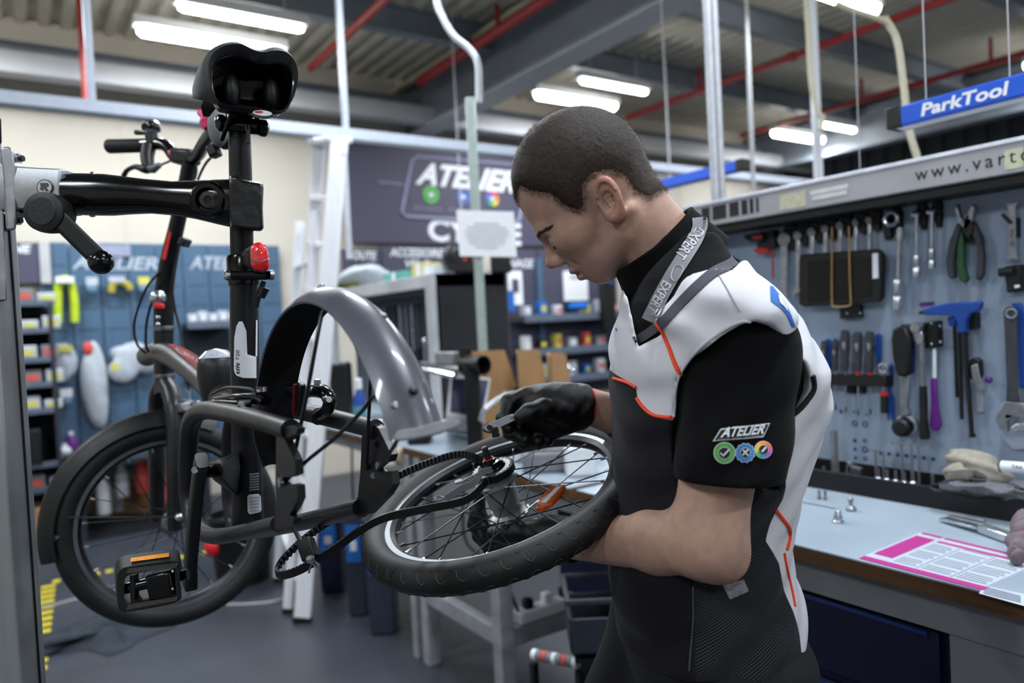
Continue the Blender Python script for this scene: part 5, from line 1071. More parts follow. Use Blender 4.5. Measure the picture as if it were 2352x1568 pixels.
# lanyard over collar and shirt
m_lan = M('grey_lanyard', '77777d', .6, var=.05)
T3 = [BVC, BVS, BVV]
lan = ribbon('lanyard', [(1605, 501), (1606, 522), (1597, 550), (1575, 588), (1550, 628), (1527, 668), (1508, 705), (1492, 738)], (34, 34), T3, m_lan, man, .002, 6, 4); lan['label'] = 'grey neck lanyard with pale lettering'
def lt(s, c, rgt, upv, nm='lettering'): 
    pxtext(nm, s, c, rgt, upv, lambda x, y: hit(x, y, T3, .0042), M('pale_print', 'b9b9bf', .6), lan, bold=.01)
lt('EXPERT', (1585, 562), (-46, 66), (20, 14)); lt('EXPERT', (1518, 684), (-36, 66), (19, 12))
mk('lanyard_badge', G().tube([hit(x, y, T3, .0042) for x, y in bez([(1548, 622), (1556, 612), (1570, 618), (1566, 634), (1554, 648), (1544, 640)], 3, True)], .0006, 5, closed=True), M('pale_print', 0), lan)
# sleeve badge: slanted plate, name, three discs
SL = [BVS]
hs = lambda l: (lambda x, y: hit(x, y, SL, l, .88))
bd = patch('sleeve_badge', [(1637, 1014), (1656, 984), (1768, 971), (1753, 1004)], SL, M('badge_edge_white', 'b9c2c2', .6), shirt, .0016); patch('badge_field', [(1642, 1011), (1658, 987), (1764, 974), (1751, 1001)], SL, M('badge_black', '121519', .7), bd, .0022)
pxtext('lettering', 'ATELIER', (1706, 989), (97, -9), (5, -23), hs(.003), m_wht, bd, bold=.03, shear=.25); pxtext('small_lettering', 'Entretenir - Réparer - Personnaliser', (1698, 1005), (96, -9), (0, -4), hs(.003), M('badge_grey', '9a9d9d', .7), bd)
def disc(cx, cy, rx_, ry_, mat, lift, n=24, nm='badge_disc', teeth=0):
    vs = [hit(cx, cy, SL, lift, .88)] + [hit(cx + rx_ * (1 + (.09 if teeth and (k // 2) % 2 else 0)) * math.cos(2 * math.pi * k / n), cy + ry_ * (1 + (.09 if teeth and (k // 2) % 2 else 0)) * math.sin(2 * math.pi * k / n), SL, lift, .88) for k in range(n)]
    return mk(nm, G().add(vs, [(0, 1 + k, 1 + (k + 1) % n) for k in range(n)]), mat, bd, smooth=False)
m_bw = M('badge_edge_white', 0); m_bk = M('badge_black', 0)
for cx, cy, r_, col, nm, th in ((1664, 1040, 25, '4f9a45', 'green', 0), (1711, 1040, 21.5, '2f72b5', 'blue', 1), (1752, 1033, 20.5, 'e0a030', 'rainbow', 0)):
    disc(cx, cy, r_, r_, m_bw, .0018, 48, teeth=th)
    if nm != 'rainbow': disc(cx, cy, r_ * .92, r_ * .92, M('badge_' + nm, col, .6), .0024, 48, teeth=th)
    else:
        for k, c in enumerate(('e2672e', 'd9448c', '8f4fb0', '2f8fd0', '3fa860', 'b9c43a', 'f0b428', 'ee8a2a')):
            a0 = 2 * math.pi * k / 8 - 1.2; vs = [hit(cx, cy, SL, .0024, .88)] + [hit(cx + r_ * .92 * math.cos(a0 + j * math.pi / 16), cy + r_ * .92 * math.sin(a0 + j * math.pi / 16), SL, .0024, .88) for j in range(5)]
            mk('badge_segment', G().add(vs, [(0, 1 + j, 2 + j) for j in range(4)]), M('badge_seg%d' % k, c, .6), bd, smooth=False)
    disc(cx, cy, r_ * .56, r_ * .56, m_bw, .003); disc(cx, cy, r_ * .5, r_ * .5, m_bk, .0035)
def stroke(pts, w): mk('badge_stroke', G().tube([hit(x, y, SL, .0042, .88) for x, y in pts], w, 5), m_bw, bd)
stroke([(1655, 1040), (1661, 1047), (1674, 1033)], .0012); stroke([(1705, 1046), (1717, 1033)], .001); stroke([(1705, 1034), (1717, 1047)], .001); stroke([(1748, 1039), (1757, 1028)], .0012)
# ================================================================== workbench with tool cabinet on the right
ZB = .93; XBF = 1.409; XPB = 2.05
m_lam = M('worn_pale_laminate', '9dabb8', .38, var=.1, scale=5, bump=.03)
m_ply = M('plywood_edge', '6b4a2c', .6, var=.35, scale=6, stretch=(.5, .5, 60))
m_gry = M('grey_bench_steel', '777a80', .5, var=.1, scale=9)
m_navy = M('navy_cabinet', '060830', .5, var=.12, scale=6)
m_tb = M('tool_black', '08090b', .5, var=.25, scale=60)
m_board = M('pegboard_pale_blue', '8d9cb0', .5, var=.06, scale=6)
def bench(y0, y1, lab, legs):
    t = thing('workbench', lab, 'workbench', (XBF, (y0 + y1) / 2, 0))
    top = mk('worktop', G().mm((XBF, y0, ZB - .003), (XPB + .5, y1, ZB)), m_lam, t, smooth=False)
    mk('plywood_core', G().mm((XBF + .0005, y0, ZB - .034), (XPB + .5, y1, ZB - .003)), m_ply, t, smooth=False)
    for k in range(7): mk('ply_line', G().mm((XBF - .0004, y0, ZB - .0325 + k * .0043), (XBF + .001, y1, ZB - .0312 + k * .0043)), M('dark_ply', '3f2a18', .7), top, smooth=False)
    return t
b1 = bench(-.7, 1.765, 'workbench with navy drawers under the right-hand tool cabinet', 0)
mk('front_rail', G().mm((XBF + .03, -.7, ZB - .034 - .075), (XBF + .055, 1.765, ZB - .034)), m_gry, b1, smooth=False)
lg = mk('leg', G().mm((XBF + .035, .565, 0), (XBF + .1, .70, ZB - .034)), m_gry, b1, bevel=.003); mk('leg', G().mm((XBF + .035, 1.40, 0), (XBF + .1, 1.5, ZB - .034)), m_gry, b1, bevel=.003); mk('leg', G().mm((XBF + .035, -.68, 0), (XBF + .1, -.6, ZB - .034)), m_gry, b1, bevel=.003)
mk('gusset', G().prism([(.56, ZB - .036), (.565, .6), (.42, .6), (.2, ZB - .036)], (XBF + .05, 0, 0), (0, 1, 0), (0, 0, 1), .004, (1, 0, 0)), m_gry, b1, smooth=False)
nv = thing('drawer_cabinet', 'dark navy blue drawer cabinet under the right-hand worktop', 'cabinet', (1.72, 1.15, 0))
mk('cabinet_body', G().mm((XBF + .07, .715, .08), (XPB + .35, 1.38, ZB - .11)), m_navy, nv, bevel=.004)
for k, (z0, z1) in enumerate(((.1, .42), (.44, .62), (.64, .805))):
    d_ = mk('drawer', G().mm((XBF + .056, .73, z0), (XBF + .072, 1.365, z1)), m_navy, nv, bevel=.003); mk('drawer_lip', G().mm((XBF + .05, .75, z1 - .012), (XBF + .057, 1.345, z1 - .004)), M('blue_lip', '16306e', .35), d_, bevel=.001)
mk('plinth', G().mm((XBF + .1, .75, 0), (XPB + .3, 1.34, .08)), m_tb, nv, smooth=False)
# tool cabinet 1
tc1 = thing('tool_cabinet', 'pale tool cabinet with web address header above the near bench', 'cabinet', (XPB, .8, ZB))
Y0, Y1 = -.65, 1.76
mk('back_panel', G().mm((XPB, Y0, ZB + .005), (XPB + .02, Y1, 1.74)), m_board, tc1, smooth=False)
hd_ = mk('header', G().mm((1.93, Y0, 1.735), (2.12, Y1, 1.812)), M('brushed_header', 'a3a3a8', .4, .35, var=.08, scale=8), tc1, bevel=.003)
mk('header_trim', G().mm((1.926, Y0, 1.805), (1.95, Y1, 1.815)), M('bright_trim', 'e0e4f0', .3, .3), hd_, bevel=.001)
mk('shutter_slot', G().mm((1.945, Y0, 1.712), (XPB, Y1, 1.734)), m_tb, tc1, smooth=False)
mk('end_panel', G().mm((1.935, Y1 - .02, ZB), (2.4, Y1, 1.80)), m_tb, tc1, smooth=False); mk('rear_box', G().mm((XPB + .02, Y0, ZB), (2.4, Y1 - .02, 1.80)), m_tb, tc1, smooth=False)
mk('tray_front', G().mm((1.895, Y0, ZB), (1.905, Y1 - .02, .985)), m_tb, tc1, bevel=.002); mk('tray_floor', G().mm((1.905, Y0, ZB), (XPB, Y1 - .02, ZB + .012)), m_tb, tc1, smooth=False); mk('tray_back', G().mm((XPB - .006, Y0, ZB), (XPB, Y1 - .02, .985)), m_tb, tc1, smooth=False)
def hx(px, py): return onx(px, py, 1.9295)
for a, b_ in ((1637, 1668), (1676, 1697), (1704, 1717), (1723, 1731), (1738, 1743)):
    p, q = hx(a, 500), hx(b_, 490); mk('header_block', G().mm((1.929, q.y, 1.752), (1.931, p.y, 1.797)), m_tb, hd_, smooth=False)
p, q = hx(1612, 500), hx(1630, 498); mk('header_block', G().mm((1.929, q.y, 1.750), (1.931, p.y, 1.797)), m_tb, hd_, smooth=False)
g = G(); pa, pz = hx(2102, 404), hx(2352, 345); letter(g, 'www.vartools.com', (1.9292, (pa.y - .225), 1.774), (0, -1, 0), (0, 0, 1), None, .0004, width=.45, height=.032, space=1.35); mk('lettering', g, m_tb, hd_, smooth=False)
for (a, b_, z) in ((1862, 1948, 1.778), (1866, 1945, 1.762)):
    p, q = hx(a, 450), hx(b_, 440); mk('faded_sticker', G().mm((1.9288, q.y, z - .006), (1.9294, p.y, z + .007)), M('faded_paper', 'c9c9cc', .7), hd_, smooth=False)
for a, b_, c in ((1790, 1850, 'b9b79f'), (2310, 2352, 'b8bba0')): p, q = hx(a, 450), hx(b_, 430); mk('faded_sticker', G().mm((1.9289, q.y, 1.745), (1.9295, p.y, 1.79)), M('sticker_' + c, c, .7, var=.15, scale=60), hd_, smooth=False)
# ---------------------------------------------------------------- tools on the panel
def T(px, py, dx=0.): return onx(px, py, XPB - dx)
m_cr = M('tool_chrome', 'b9bfc9', .25, .9, var=.12, scale=50); m_sat = M('satin_tool_steel', '8a8c92', .4, .75, var=.15, scale=60); m_cvh = M('charcoal_handle', '34363c', .6, var=.25, scale=60); m_blu = M('tool_blue', '14428f', .45, var=.12); m_dbl = M('ink_blue_print', '1d2a72', .6); m_pur = M('purple_handle', '5b1a78', .45); m_grn = M('green_grip', '1f4a2a', .5)
def cut(name, poly, dx, th, mat, par, bevel=.001, smooth=True):
    return mk(name, G().prism([(T(x, y, dx).y, T(x, y, dx).z) for x, y in poly], (XPB - dx, 0, 0), (0, 1, 0), (0, 0, 1), th, (-1, 0, 0)), mat, par, bevel=bevel, smooth=smooth)
def rod(name, pts, r, dx, mat, par, n=10): return mk(name, G().tube([T(x, y, dx) for x, y in pts], r, n), mat, par)
def tool(name, lab, cat, px, py, group='tools hung on the panel'): return thing(name, lab, cat, T(px, py), group)
def clip(px, py, t, h=62, w=24):
    c = cut('hook', [(px - w * .2, py - h * .5), (px + w * .6, py - h * .55), (px + w * .9, py - h * .35), (px + w * .8, py + h * .45), (px + w * .3, py + h * .5), (px - w * .1, py + h * .1)], .0, .018, m_tb, t, .003)
    mk('hook_prong', G().tube([T(px + w * .2, py - h * .2, .018), T(px - w * .6, py - h * .22, .03)], .005, 8), m_tb, t); return c
def spanner(px, py, L, w, lab):
    t = tool('open_end_spanner', lab, 'spanner', px, py); clip(px + 10, py - 8, t)
    cut('shaft', [(px - w * .5, py), (px + w * .5, py), (px + w * .42, py + L), (px - w * .42, py + L)], .02, .006, m_cr, t, .0015)
    cut('ring_end', [(px + (w * .95) * math.cos(a), py - 2 + (w * 1.1) * math.sin(a)) for a in np.linspace(0, 2 * math.pi, 14, False)], .019, .008, m_sat, t, .0015)
    cut('jaw', [(px - w * .5, py + L - 4), (px + w * .5, py + L - 4), (px + w, py + L + 10), (px + w * .7, py + L + 24), (px + w * .2, py + L + 10), (px - w * .4, py + L + 12), (px - w * .7, py + L + 26), (px - w * 1.1, py + L + 8)], .02, .007, m_cr, t, .001)
for k, (px, py, L, w) in enumerate(((1803, 552, 135, 15), (1834, 543, 120, 10), (1866, 535, 130, 10), (1897, 528, 115, 9), (1931, 521, 105, 9), (1967, 514, 100, 8), (1998, 508, 95, 8))):
    spanner(px, py, L, w, ['longest open end spanner beside the red handled cutters', 'second open end spanner left of the black tablet', 'spanner hanging behind the left edge of the tablet', 'spanner hanging left of the brass tablet holder', 'spanner hanging behind the brass tablet holder', 'spanner hanging behind the right half of the tablet', 'shortest open end spanner above the tablet corner'][k])
t = tool('snap_ring_cutter', 'red and black handled cutters hooked at the panel left end', 'pliers', 1752, 550)
cut('holder', [(1752, 535), (1790, 528), (1794, 565), (1770, 578), (1752, 572)], 0, .03, m_tb, t, .003); cut('grip', [(1714, 540), (1740, 534), (1758, 540), (1758, 553), (1730, 556), (1716, 549)], .03, .014, m_tb, t, .004); cut('red_inlay', [(1728, 541), (1750, 538), (1752, 546), (1730, 549)], .044, .003, M('tool_red', 'b5261e', .5), t); cut('red_grip', [(1732, 574), (1750, 568), (1770, 572), (1772, 580), (1745, 583)], .026, .01, M('tool_red', 0), t, .003); rod('shaft', [(1774, 570), (1776, 640)], .003, .03, M('tool_red', 0), t)
for px, py, L, sw, lab in ((2047, 502, 205, 13, 'large chrome socket wrench hanging right of the tablet'), (2104, 490, 145, 10, 'medium chrome socket wrench, middle of the three'), (2139, 484, 132, 8, 'smallest chrome socket wrench, left of the green pliers')):
    t = tool('socket_wrench', lab, 'socket wrench', px, py); clip(px + 12, py + 8, t, 62, 20)
    if sw == 13:
        mk('swivel_ring', G().ring(T(px, py, .035), (-1, 0, 0), .018, circ(.006, 8), 20), m_cr, t); cut('hook', [(2032, 500), (2050, 490), (2056, 545), (2040, 552)], 0, .02, m_tb, t, .003)
        rod('shaft', [(px + 22, py + 20), (px + 20, py + 40), (px + 16, py + 140)], .0065, .03, m_cr, t); rod('joint', [(px + 22, py + 22), (px + 21, py + 50)], .011, .03, m_cr, t); bx0, by0, by1 = px + 15, py + 140, py + 208
    else: rod('shaft', [(px + 2, py + 5), (px + 2, py + L * .7)], .0045, .03, m_cr, t); rod('cross_joint', [(px - 8, py + 2), (px + 8, py + 2)], .008, .03, m_cr, t); bx0, by0, by1 = px + 2, py + L * .66, py + L
    pts = [T(bx0, by0 + (by1 - by0) * f, .03) for f in (0, .08, .5, .55, .62, 1)]; r_ = sw * .00095
    mk('socket', G().tube(pts, [r_ * .8, r_, r_, r_ * .9, r_ * 1.12, r_ * 1.15], 14), m_cr, t)
tb_ = tool('rugged_tablet', 'black rugged tablet held by brass wires on the panel', 'tablet', 1940, 640)
cut('case', [(1846, 588), (1852, 584), (2022, 572), (2032, 577), (2036, 590), (2034, 682), (2026, 692), (1856, 704), (1844, 698)], .022, .022, m_tb, tb_, .004)
cut('screen', [(1856, 600), (2002, 588), (2002, 680), (1856, 692)], .0445, .001, M('tablet_glass', '07080b', .12, spec=.6), tb_, 0); cut('asset_label', [(2004, 582), (2017, 581), (2018, 638), (2005, 640)], .0445, .0012, m_wht, tb_, 0)
m_brs = M('brass_wire', 'b08c5e', .4, .5)
th_ = tool('tablet_holder', 'brass wire frame clasping the black tablet', 'holder', 1930, 620); mk('wire_frame', G().tube([T(x, y, .05) for x, y in bez([(1911, 522), (1911, 600), (1911, 690), (1916, 704), (1950, 702), (1954, 690), (1952, 630), (1950, 520)], 5)], .0022, 8), m_brs, th_); cut('bracket', [(1937, 706), (1983, 700), (1985, 728), (1938, 732)], 0, .02, m_tb, th_, .002)
for px in (1946, 1976): mk('bracket_screw', G().ball(T(px, 719, .02), .004, 6), m_cr, th_)
t = tool('combination_pliers', 'large pliers with black and green grips above the blue hex key', 'pliers', 2225, 560)
cut('jaw', [(2200, 476), (2206, 468), (2214, 500), (2222, 508), (2240, 468), (2247, 478), (2240, 512), (2226, 530), (2212, 515)], .02, .02, m_sat, t, .002); cut('grip', [(2205, 512), (2216, 520), (2206, 560), (2199, 600), (2202, 636), (2194, 642), (2184, 636), (2180, 600), (2186, 558)], .016, .02, m_cvh, t, .005); cut('green_grip', [(2216, 525), (2222, 560), (2221, 610), (2231, 640), (2224, 650), (2213, 645), (2205, 610), (2206, 565)], .02, .02, m_grn, t, .005); cut('grip', [(2232, 512), (2244, 508), (2262, 545), (2268, 590), (2266, 630), (2256, 646), (2247, 640), (2252, 600), (2250, 560), (2238, 535)], .016, .02, m_cvh, t, .005); cut('pivot', [(2216, 500), (2236, 500), (2240, 530), (2228, 552), (2214, 530)], .03, .01, m_tb, t, .003); cut('hook', [(2222, 530), (2244, 528), (2246, 555), (2224, 558)], 0, .02, m_tb, t)
t = tool('chain_gauge', 'flat grey steel chain gauge at the upper right edge', 'gauge', 2325, 530); cut('blade', [(2308, 466), (2346, 462), (2334, 472), (2336, 588), (2345, 594), (2306, 594), (2318, 586), (2316, 474)], .02, .004, m_sat, t); cut('hook', [(2330, 505), (2345, 500), (2345, 545), (2332, 545)], 0, .02, m_tb, t); rod('peg', [(2302, 492), (2322, 512)], .004, .026, m_tb, t); pxtext('stamp', 'CP-15', (2324, 545), (0, 34), (-7, 0), lambda x, y: T(x, y, .025), m_tb, t)
t = tool('cassette_tool', 'small black splined tool under the chain gauge', 'tool', 2325, 640); rod('barrel', [(2296, 626), (2330, 622)], .011, .03, m_tb, t, 14); cut('handle', [(2318, 612), (2356, 606), (2356, 668), (2324, 672)], .0, .03, m_tb, t, .004); cut('tag', [(2330, 655), (2343, 653), (2343, 660), (2331, 662)], .031, .002, m_wht, t)
# blue T-handled hex keys
t = tool('hex_key', 'blue T-handled hex key with long black shaft', 'hex key', 2200, 720)
cut('handle', [(2128, 710), (2150, 702), (2190, 694), (2240, 692), (2258, 690), (2263, 698), (2256, 712), (2236, 720), (2228, 735), (2228, 762), (2208, 764), (2206, 738), (2198, 725), (2160, 722), (2132, 724)], .03, .022, m_blu, t, .005); rod('shaft', [(2217, 762), (2221, 850), (2232, 995)], .0062, .04, m_tb, t, 6); cut('bracket', [(2232, 722), (2252, 716), (2254, 752), (2232, 758)], 0, .03, m_tb, t); rod('ball_end', [(2233, 996), (2234, 1004)], .008, .04, m_tb, t, 8); mk('tip', G().cyl(T(2112, 718, .041), T(2128, 716, .041), .006, 6), m_tb, t)
t = tool('hex_key', 'second blue hex key behind, with thinner shaft', 'hex key', 2195, 760); cut('handle', [(2182, 728), (2204, 724), (2205, 748), (2188, 750)], .012, .02, m_blu, t, .004); rod('shaft', [(2192, 748), (2198, 912)], .0045, .02, m_tb, t, 6); rod('shaft', [(2203, 748), (2209, 962)], .0055, .024, m_tb, t, 6)
# screwdrivers in a black rack
rk = tool('screwdriver_rack', 'black rack bar holding the screwdrivers', 'rack', 1965, 870); cut('bar', [(1880, 857), (2052, 860), (2053, 886), (1880, 880)], 0, .04, m_tb, rk, .002)
for a, b_ in ((1950, 1968), (1976, 1990)): cut('bracket', [(a, 886), (b_, 887), (b_, 903), (a, 902)], 0, .012, m_tb, rk)
def driver(px, yt, yb, tipy, r, lab, ring=None):
    t = tool('screwdriver', lab, 'screwdriver', px, 860); yt, yb = float(yt), float(yb); L = yb - yt
    mk('handle', G().tube([T(px, yt + L * f, .028) for f in (0, .03, .2, .45, .7, .85, 1)], [r * .5, r * .85, r, r * .98, r * .8, r * .92, r * .6], 14), m_cvh, t); mk('grip_pad', G().ball(T(px - 3, yt + L * .38, .028 + r * .8), r * .5, 8, (.5, .8, 2.2)), M('grey_pad', '7b7c7a', .6), t)
    rod('blade', [(px + 1, yb), (px + 2, tipy)], .0028, .03, m_cr, t); mk('blade_tip', G().tube([T(px + 2, tipy, .03), T(px + 2, tipy + 12, .03)], [.003, .0018], 6), m_tb, t)
    if ring: mk('ring', G().cyl(T(px + 1, yb, .03), T(px + 1, yb + 8, .03), r * .5, 12), ring, t)
for a in ((1893, 782, 852, 925, .010, 'leftmost slim screwdriver in the rack'), (1918, 783, 852, 930, .010, 'second slim screwdriver in the rack'), (1941, 757, 852, 935, .0135, 'leftmost of the three thick screwdrivers'), (1970, 761, 853, 942, .0135, 'middle thick screwdriver with red ring'), (1998, 760, 855, 940, .0135, 'right thick screwdriver with red ring, next to the blue one')): driver(*a, ring=M('tool_red', 0) if 'red' in a[5] else None)
for px, yt, yb, lab in ((1904, 776, 850, 'slim blue flat tool standing between the slim screwdrivers'), (2020, 764, 832, 'blue flat tool behind the thickest screwdriver'), (1921, 776, 800, 'blue handle tip above second screwdriver')): t = tool('blue_wrench', lab, 'spanner', px, yt); cut('blade', [(px - 6, yt + 6), (px, yt), (px + 7, yt + 6), (px + 6, yb), (px - 5, yb)], .006, .008, m_blu if px != 1921 else m_dbl, t, .002)
t = tool('ratchet_key', 'short ratchet with red and black handle at the rack end', 'ratchet', 2029, 900); mk('head', G().ring(T(2029, 846, .035), (-1, 0, 0), .012, circ(.005, 8), 18), m_sat, t); rod('neck', [(2029, 858), (2030, 898)], .005, .035, m_sat, t); rod('grip', [(2031, 902), (2032, 948)], .0105, .035, m_tb, t); rod('ring', [(2031, 900), (2031, 908)], .0108, .035, M('tool_red', 0), t)
t = tool('spoke_key', 'blue forked spoke key below the rack end', 'spoke key', 2047, 920); cut('plate', [(2044, 842), (2050, 832), (2052, 855), (2046, 890), (2055, 915), (2056, 965), (2050, 966), (2048, 950), (2044, 950), (2042, 966), (2037, 940), (2040, 905), (2043, 880)], .006, .006, m_blu, t, .001)
t = tool('chain_whip', 'heavy tool with black grip and round ratchet head', 'ratchet', 2080, 870); cut('grip', [(2060, 755), (2072, 748), (2094, 752), (2102, 775), (2100, 830), (2094, 862), (2070, 862), (2060, 820), (2057, 780)], .03, .026, m_tb, t, .008); cut('shaft', [(2072, 862), (2094, 862), (2092, 905), (2088, 930), (2096, 950), (2074, 958), (2070, 930)], .034, .012, m_sat, t, .003); mk('ratchet_head', G().lathe([(.024, 0), (.025, .006), (.025, .02), (.018, .027), (.001, .028)], T(2077, 980, .03), (-1, 0, 0), 22), m_tb, t); mk('head_rim', G().ring(T(2082, 978, .035), (-1, 0, 0), .026, circ(.006, 8), 24), m_sat, t); cut('blue_back', [(2094, 780), (2104, 785), (2102, 855), (2094, 860)], .014, .014, m_dbl, t); cut('blue_back', [(2100, 960), (2108, 965), (2108, 990), (2098, 1000)], .014, .014, m_dbl, t)
cut('bracket', [(2128, 740), (2166, 735), (2168, 795), (2130, 800)], 0, .03, m_tb, t, .003); rod('peg', [(2072, 752), (2128, 750)], .009, .03, m_tb, t, 12)
for px, py in ((2140, 742), (2159, 748), (2140, 790), (2160, 785)): mk('bracket_screw', G().ball(T(px, py, .03), .004, 6), m_cr, t)
t = tool('ratchet_wrench', 'chrome ratchet wrench with long black handle', 'ratchet', 2118, 870); mk('head', G().lathe([(.0155, 0), (.0155, .02), (.012, .026), (.001, .0265)], T(2112, 752, .03), (-1, 0, 0), 18), m_cr, t); cut('head_neck', [(2102, 760), (2122, 758), (2126, 778), (2118, 792), (2108, 788)], .036, .012, m_cr, t, .003); rod('shaft', [(2117, 785), (2120, 890)], .0075, .042, m_sat, t); mk('handle', G().tube([T(2120, 886, .042), T(2121, 920, .042), T(2122, 960, .042), T(2124, 1000, .042), T(2125, 1008, .042)], [.0095, .0105, .0098, .0135, .011], 14), m_tb, t)
t = tool('tyre_lever', 'purple handled lever beside the ratchet wrench', 'lever', 2150, 920); cut('handle', [(2141, 868), (2154, 868), (2158, 930), (2166, 975), (2160, 988), (2145, 988), (2139, 975), (2143, 930)], .02, .012, m_pur, t, .004); cut('blade', [(2144, 800), (2151, 800), (2152, 868), (2144, 868)], .022, .004, m_wht, t)
cut('purple_tag', [(2112, 695), (2146, 692), (2146, 700), (2112, 703)], .002, .002, m_pur, t)
t = tool('chain_breaker', 'small steel chain tool with purple tag', 'chain tool', 2250, 860); cut('body', [(2234, 825), (2248, 818), (2260, 826), (2262, 860), (2252, 880), (2236, 868), (2232, 845)], .02, .02, m_tb, t, .004); cut('plate', [(2232, 840), (2246, 834), (2252, 862), (2262, 884), (2264, 896), (2254, 900), (2246, 888), (2236, 872)], .042, .005, m_sat, t, .002); mk('purple_knob', G().ball(T(2271, 872, .03), .009, 8), m_pur, t); rod('strap', [(2250, 900), (2252, 945)], .009, .006, M('pale_strap', '9aa4ae', .6), t)
t = tool('adjustable_wrench', 'big dark adjustable wrench at the right edge of panel', 'wrench', 2330, 850)
cut('handle', [(2308, 712), (2318, 702), (2334, 704), (2340, 716), (2340, 900), (2348, 930), (2330, 940), (2314, 925), (2316, 880)], .03, .012, m_cvh, t, .004); cut('jaw', [(2314, 920), (2300, 945), (2294, 962), (2306, 985), (2322, 990), (2320, 965), (2336, 955), (2362, 960), (2362, 925)], .03, .02, m_sat, t, .003); mk('eye', G().ring(T(2323, 720, .042), (-1, 0, 0), .011, circ(.003, 8), 18), m_sat, t); cut('lower_jaw', [(2322, 985), (2336, 972), (2362, 968), (2362, 985), (2330, 992)], .032, .016, m_cr, t, .003); cut('blue_back', [(2326, 696), (2348, 694), (2362, 720), (2362, 890), (2345, 890), (2342, 720)], .012, .012, m_blu, t, .003)
t = tool('cone_spanner', 'pale steel plate under the adjustable wrench', 'spanner', 2330, 1010); cut('plate', [(2298, 985), (2340, 976), (2362, 980), (2362, 1030), (2330, 1032), (2306, 1010)], .01, .004, M('pale_plate', 'aebbd0', .35, .6), t)
# printed marks on the panel
for k, (px, py, s) in enumerate(((1907, 943, 5), (1932, 945, 5), (1961, 946, 3), (1990, 952, 3), (1963, 972, 9), (1987, 974, 9), (1963, 1011, 6), (1986, 1012, 6), (1964, 1031, 5), (1987, 1032, 9), (1965, 1051, 5), (1988, 1053, 6), (2023, 1040, 5), (2042, 1042, 5), (2062, 1044, 5), (2082, 1046, 5), (2101, 1048, 4), (2122, 1051, 5), (2143, 1054, 5), (1852, 1020, 7), (1872, 1022, 7))):
    g = G(); c = T(px, py, .0006); r_ = s * T(px, py).y * 0 + s * .00105
    if k in (6, 8, 10): g.box(c, (.0006, r_ * 1.6, r_ * 1.6))
    elif s >= 6: g.ring(c, (-1, 0, 0), r_ * .75, [(-r_ * .22, -.0003), (r_ * .22, -.0003), (r_ * .22, .0003), (-r_ * .22, .0003)], 16)
    else: g.cyl(c, c + V((-.0006, 0, 0)), r_, 12)
    mk('printed_mark', g, m_dbl if k < 20 else M('pink_print', 'b08a9a', .6), tc1, smooth=False)
# ---------------------------------------------------------------- tray contents
def tz(px, py, x=1.975): return onx(px, py, x)
for k, (px, yt, yb) in enumerate(((1842, 1070, 1092), (1861, 1066, 1092), (1892, 1080, 1092), (2017, 1085, 1115), (2037, 1088, 1117), (2057, 1090, 1118), (2076, 1093, 1120), (2097, 1092, 1122), (2142, 1098, 1128))):
    a, b_ = tz(px, yt - 9), tz(px, yb); b_ = V((b_.x, a.y, ZB + .012)); h = a.z - b_.z
    t = thing('socket_bit', ['silver hex socket bit at the tray left end', 'second silver socket bit in the tray', 'small brass bit in the tray', 'first socket bit of the row of four in the tray', 'second socket bit of the row of four', 'third socket bit of the row of four', 'fourth socket bit of the row of four', 'plain bright socket right of the row of four', 'bright socket standing nearest the clear bag'][k], 'socket', b_, 'sockets standing in the tray')
    mk('socket_body', G().lathe([(.009, 0), (.0095, h * .5), (.007, h * .55)], b_, Z, 12), m_cr if k != 2 else m_brs, t); mk('bit', G().cyl(b_ + Z * h * .5, b_ + Z * h, .0045, 6), m_sat, t)
for k, (px, yt, yb, bend) in enumerate(((1915, 988, 1080, 0), (2010, 1035, 1085, -14), (2028, 1036, 1088, -22), (2070, 1018, 1090, -24), (2092, 1020, 1092, -30), (2108, 1010, 1100, 0))):
    a, b_ = tz(px, yt), tz(px, yb); t = thing('allen_key', ['thick bundle of hex steel standing in the tray', 'smallest bent allen key standing in the tray', 'second bent allen key in the tray', 'third bent allen key in the tray', 'tallest bent allen key in the tray', 'straight steel rod standing in the tray'][k], 'allen key', (a.x, a.y, ZB + .012), 'keys standing in the tray')
    pts = [(a.x, a.y, ZB + .013), tuple(a)] + ([tuple(tz(px + bend, yt - 2))] if bend else []); mk('key_shaft', G().tube(pts, .0035 if k else .012, 6), m_sat, t)
t = thing('folding_key_set', 'folded multi key set with steel blades in the tray', 'tool set', tz(1965, 1090)); mk('key_blade', G().bar(tz(1955, 1060), tz(1950, 1092), .014, .02), m_sat, t, bevel=.002); mk('key_body', G().bar(tz(1950, 1075), tz(1978, 1084), .02, .025), m_dirty, t, bevel=.003)
# leather glove and white marker on the ledge
lg_ = thing('work_glove', 'crumpled pale leather glove lying on the grey ledge', 'glove', onx(2240, 1080, 1.96))
def rag(name, cen, R3, seed, mat, par, n=18, amp=.35, flatz=0):
    rs = np.random.default_rng(seed); ph = rs.random((6, 3)) * 6.28; fr = rs.uniform(1.5, 5, (6, 3)); rings = []
    for i in range(1, n):
        t = math.pi * i / n; ring = []
        for j in range(2 * n):
            a = math.pi * j / n; d = V((math.sin(t) * math.cos(a), math.sin(t) * math.sin(a), -math.cos(t))); k = 1 + amp * sum(math.sin(fr[q] @ np.array(d) + ph[q][0]) for q in range(6)) / 3; p = V(cen) + R3[0] * (d.x * k) + R3[1] * (d.y * k) + R3[2] * (d.z * k); p.z = max(p.z, flatz); ring.append(p)
        rings.append(ring)
    return mk(name, G().loft(rings), mat, par, ang=0)
m_lea = M('pale_leather', '9c968a', .8, var=.15, scale=50, bump=.4, bscale=120)
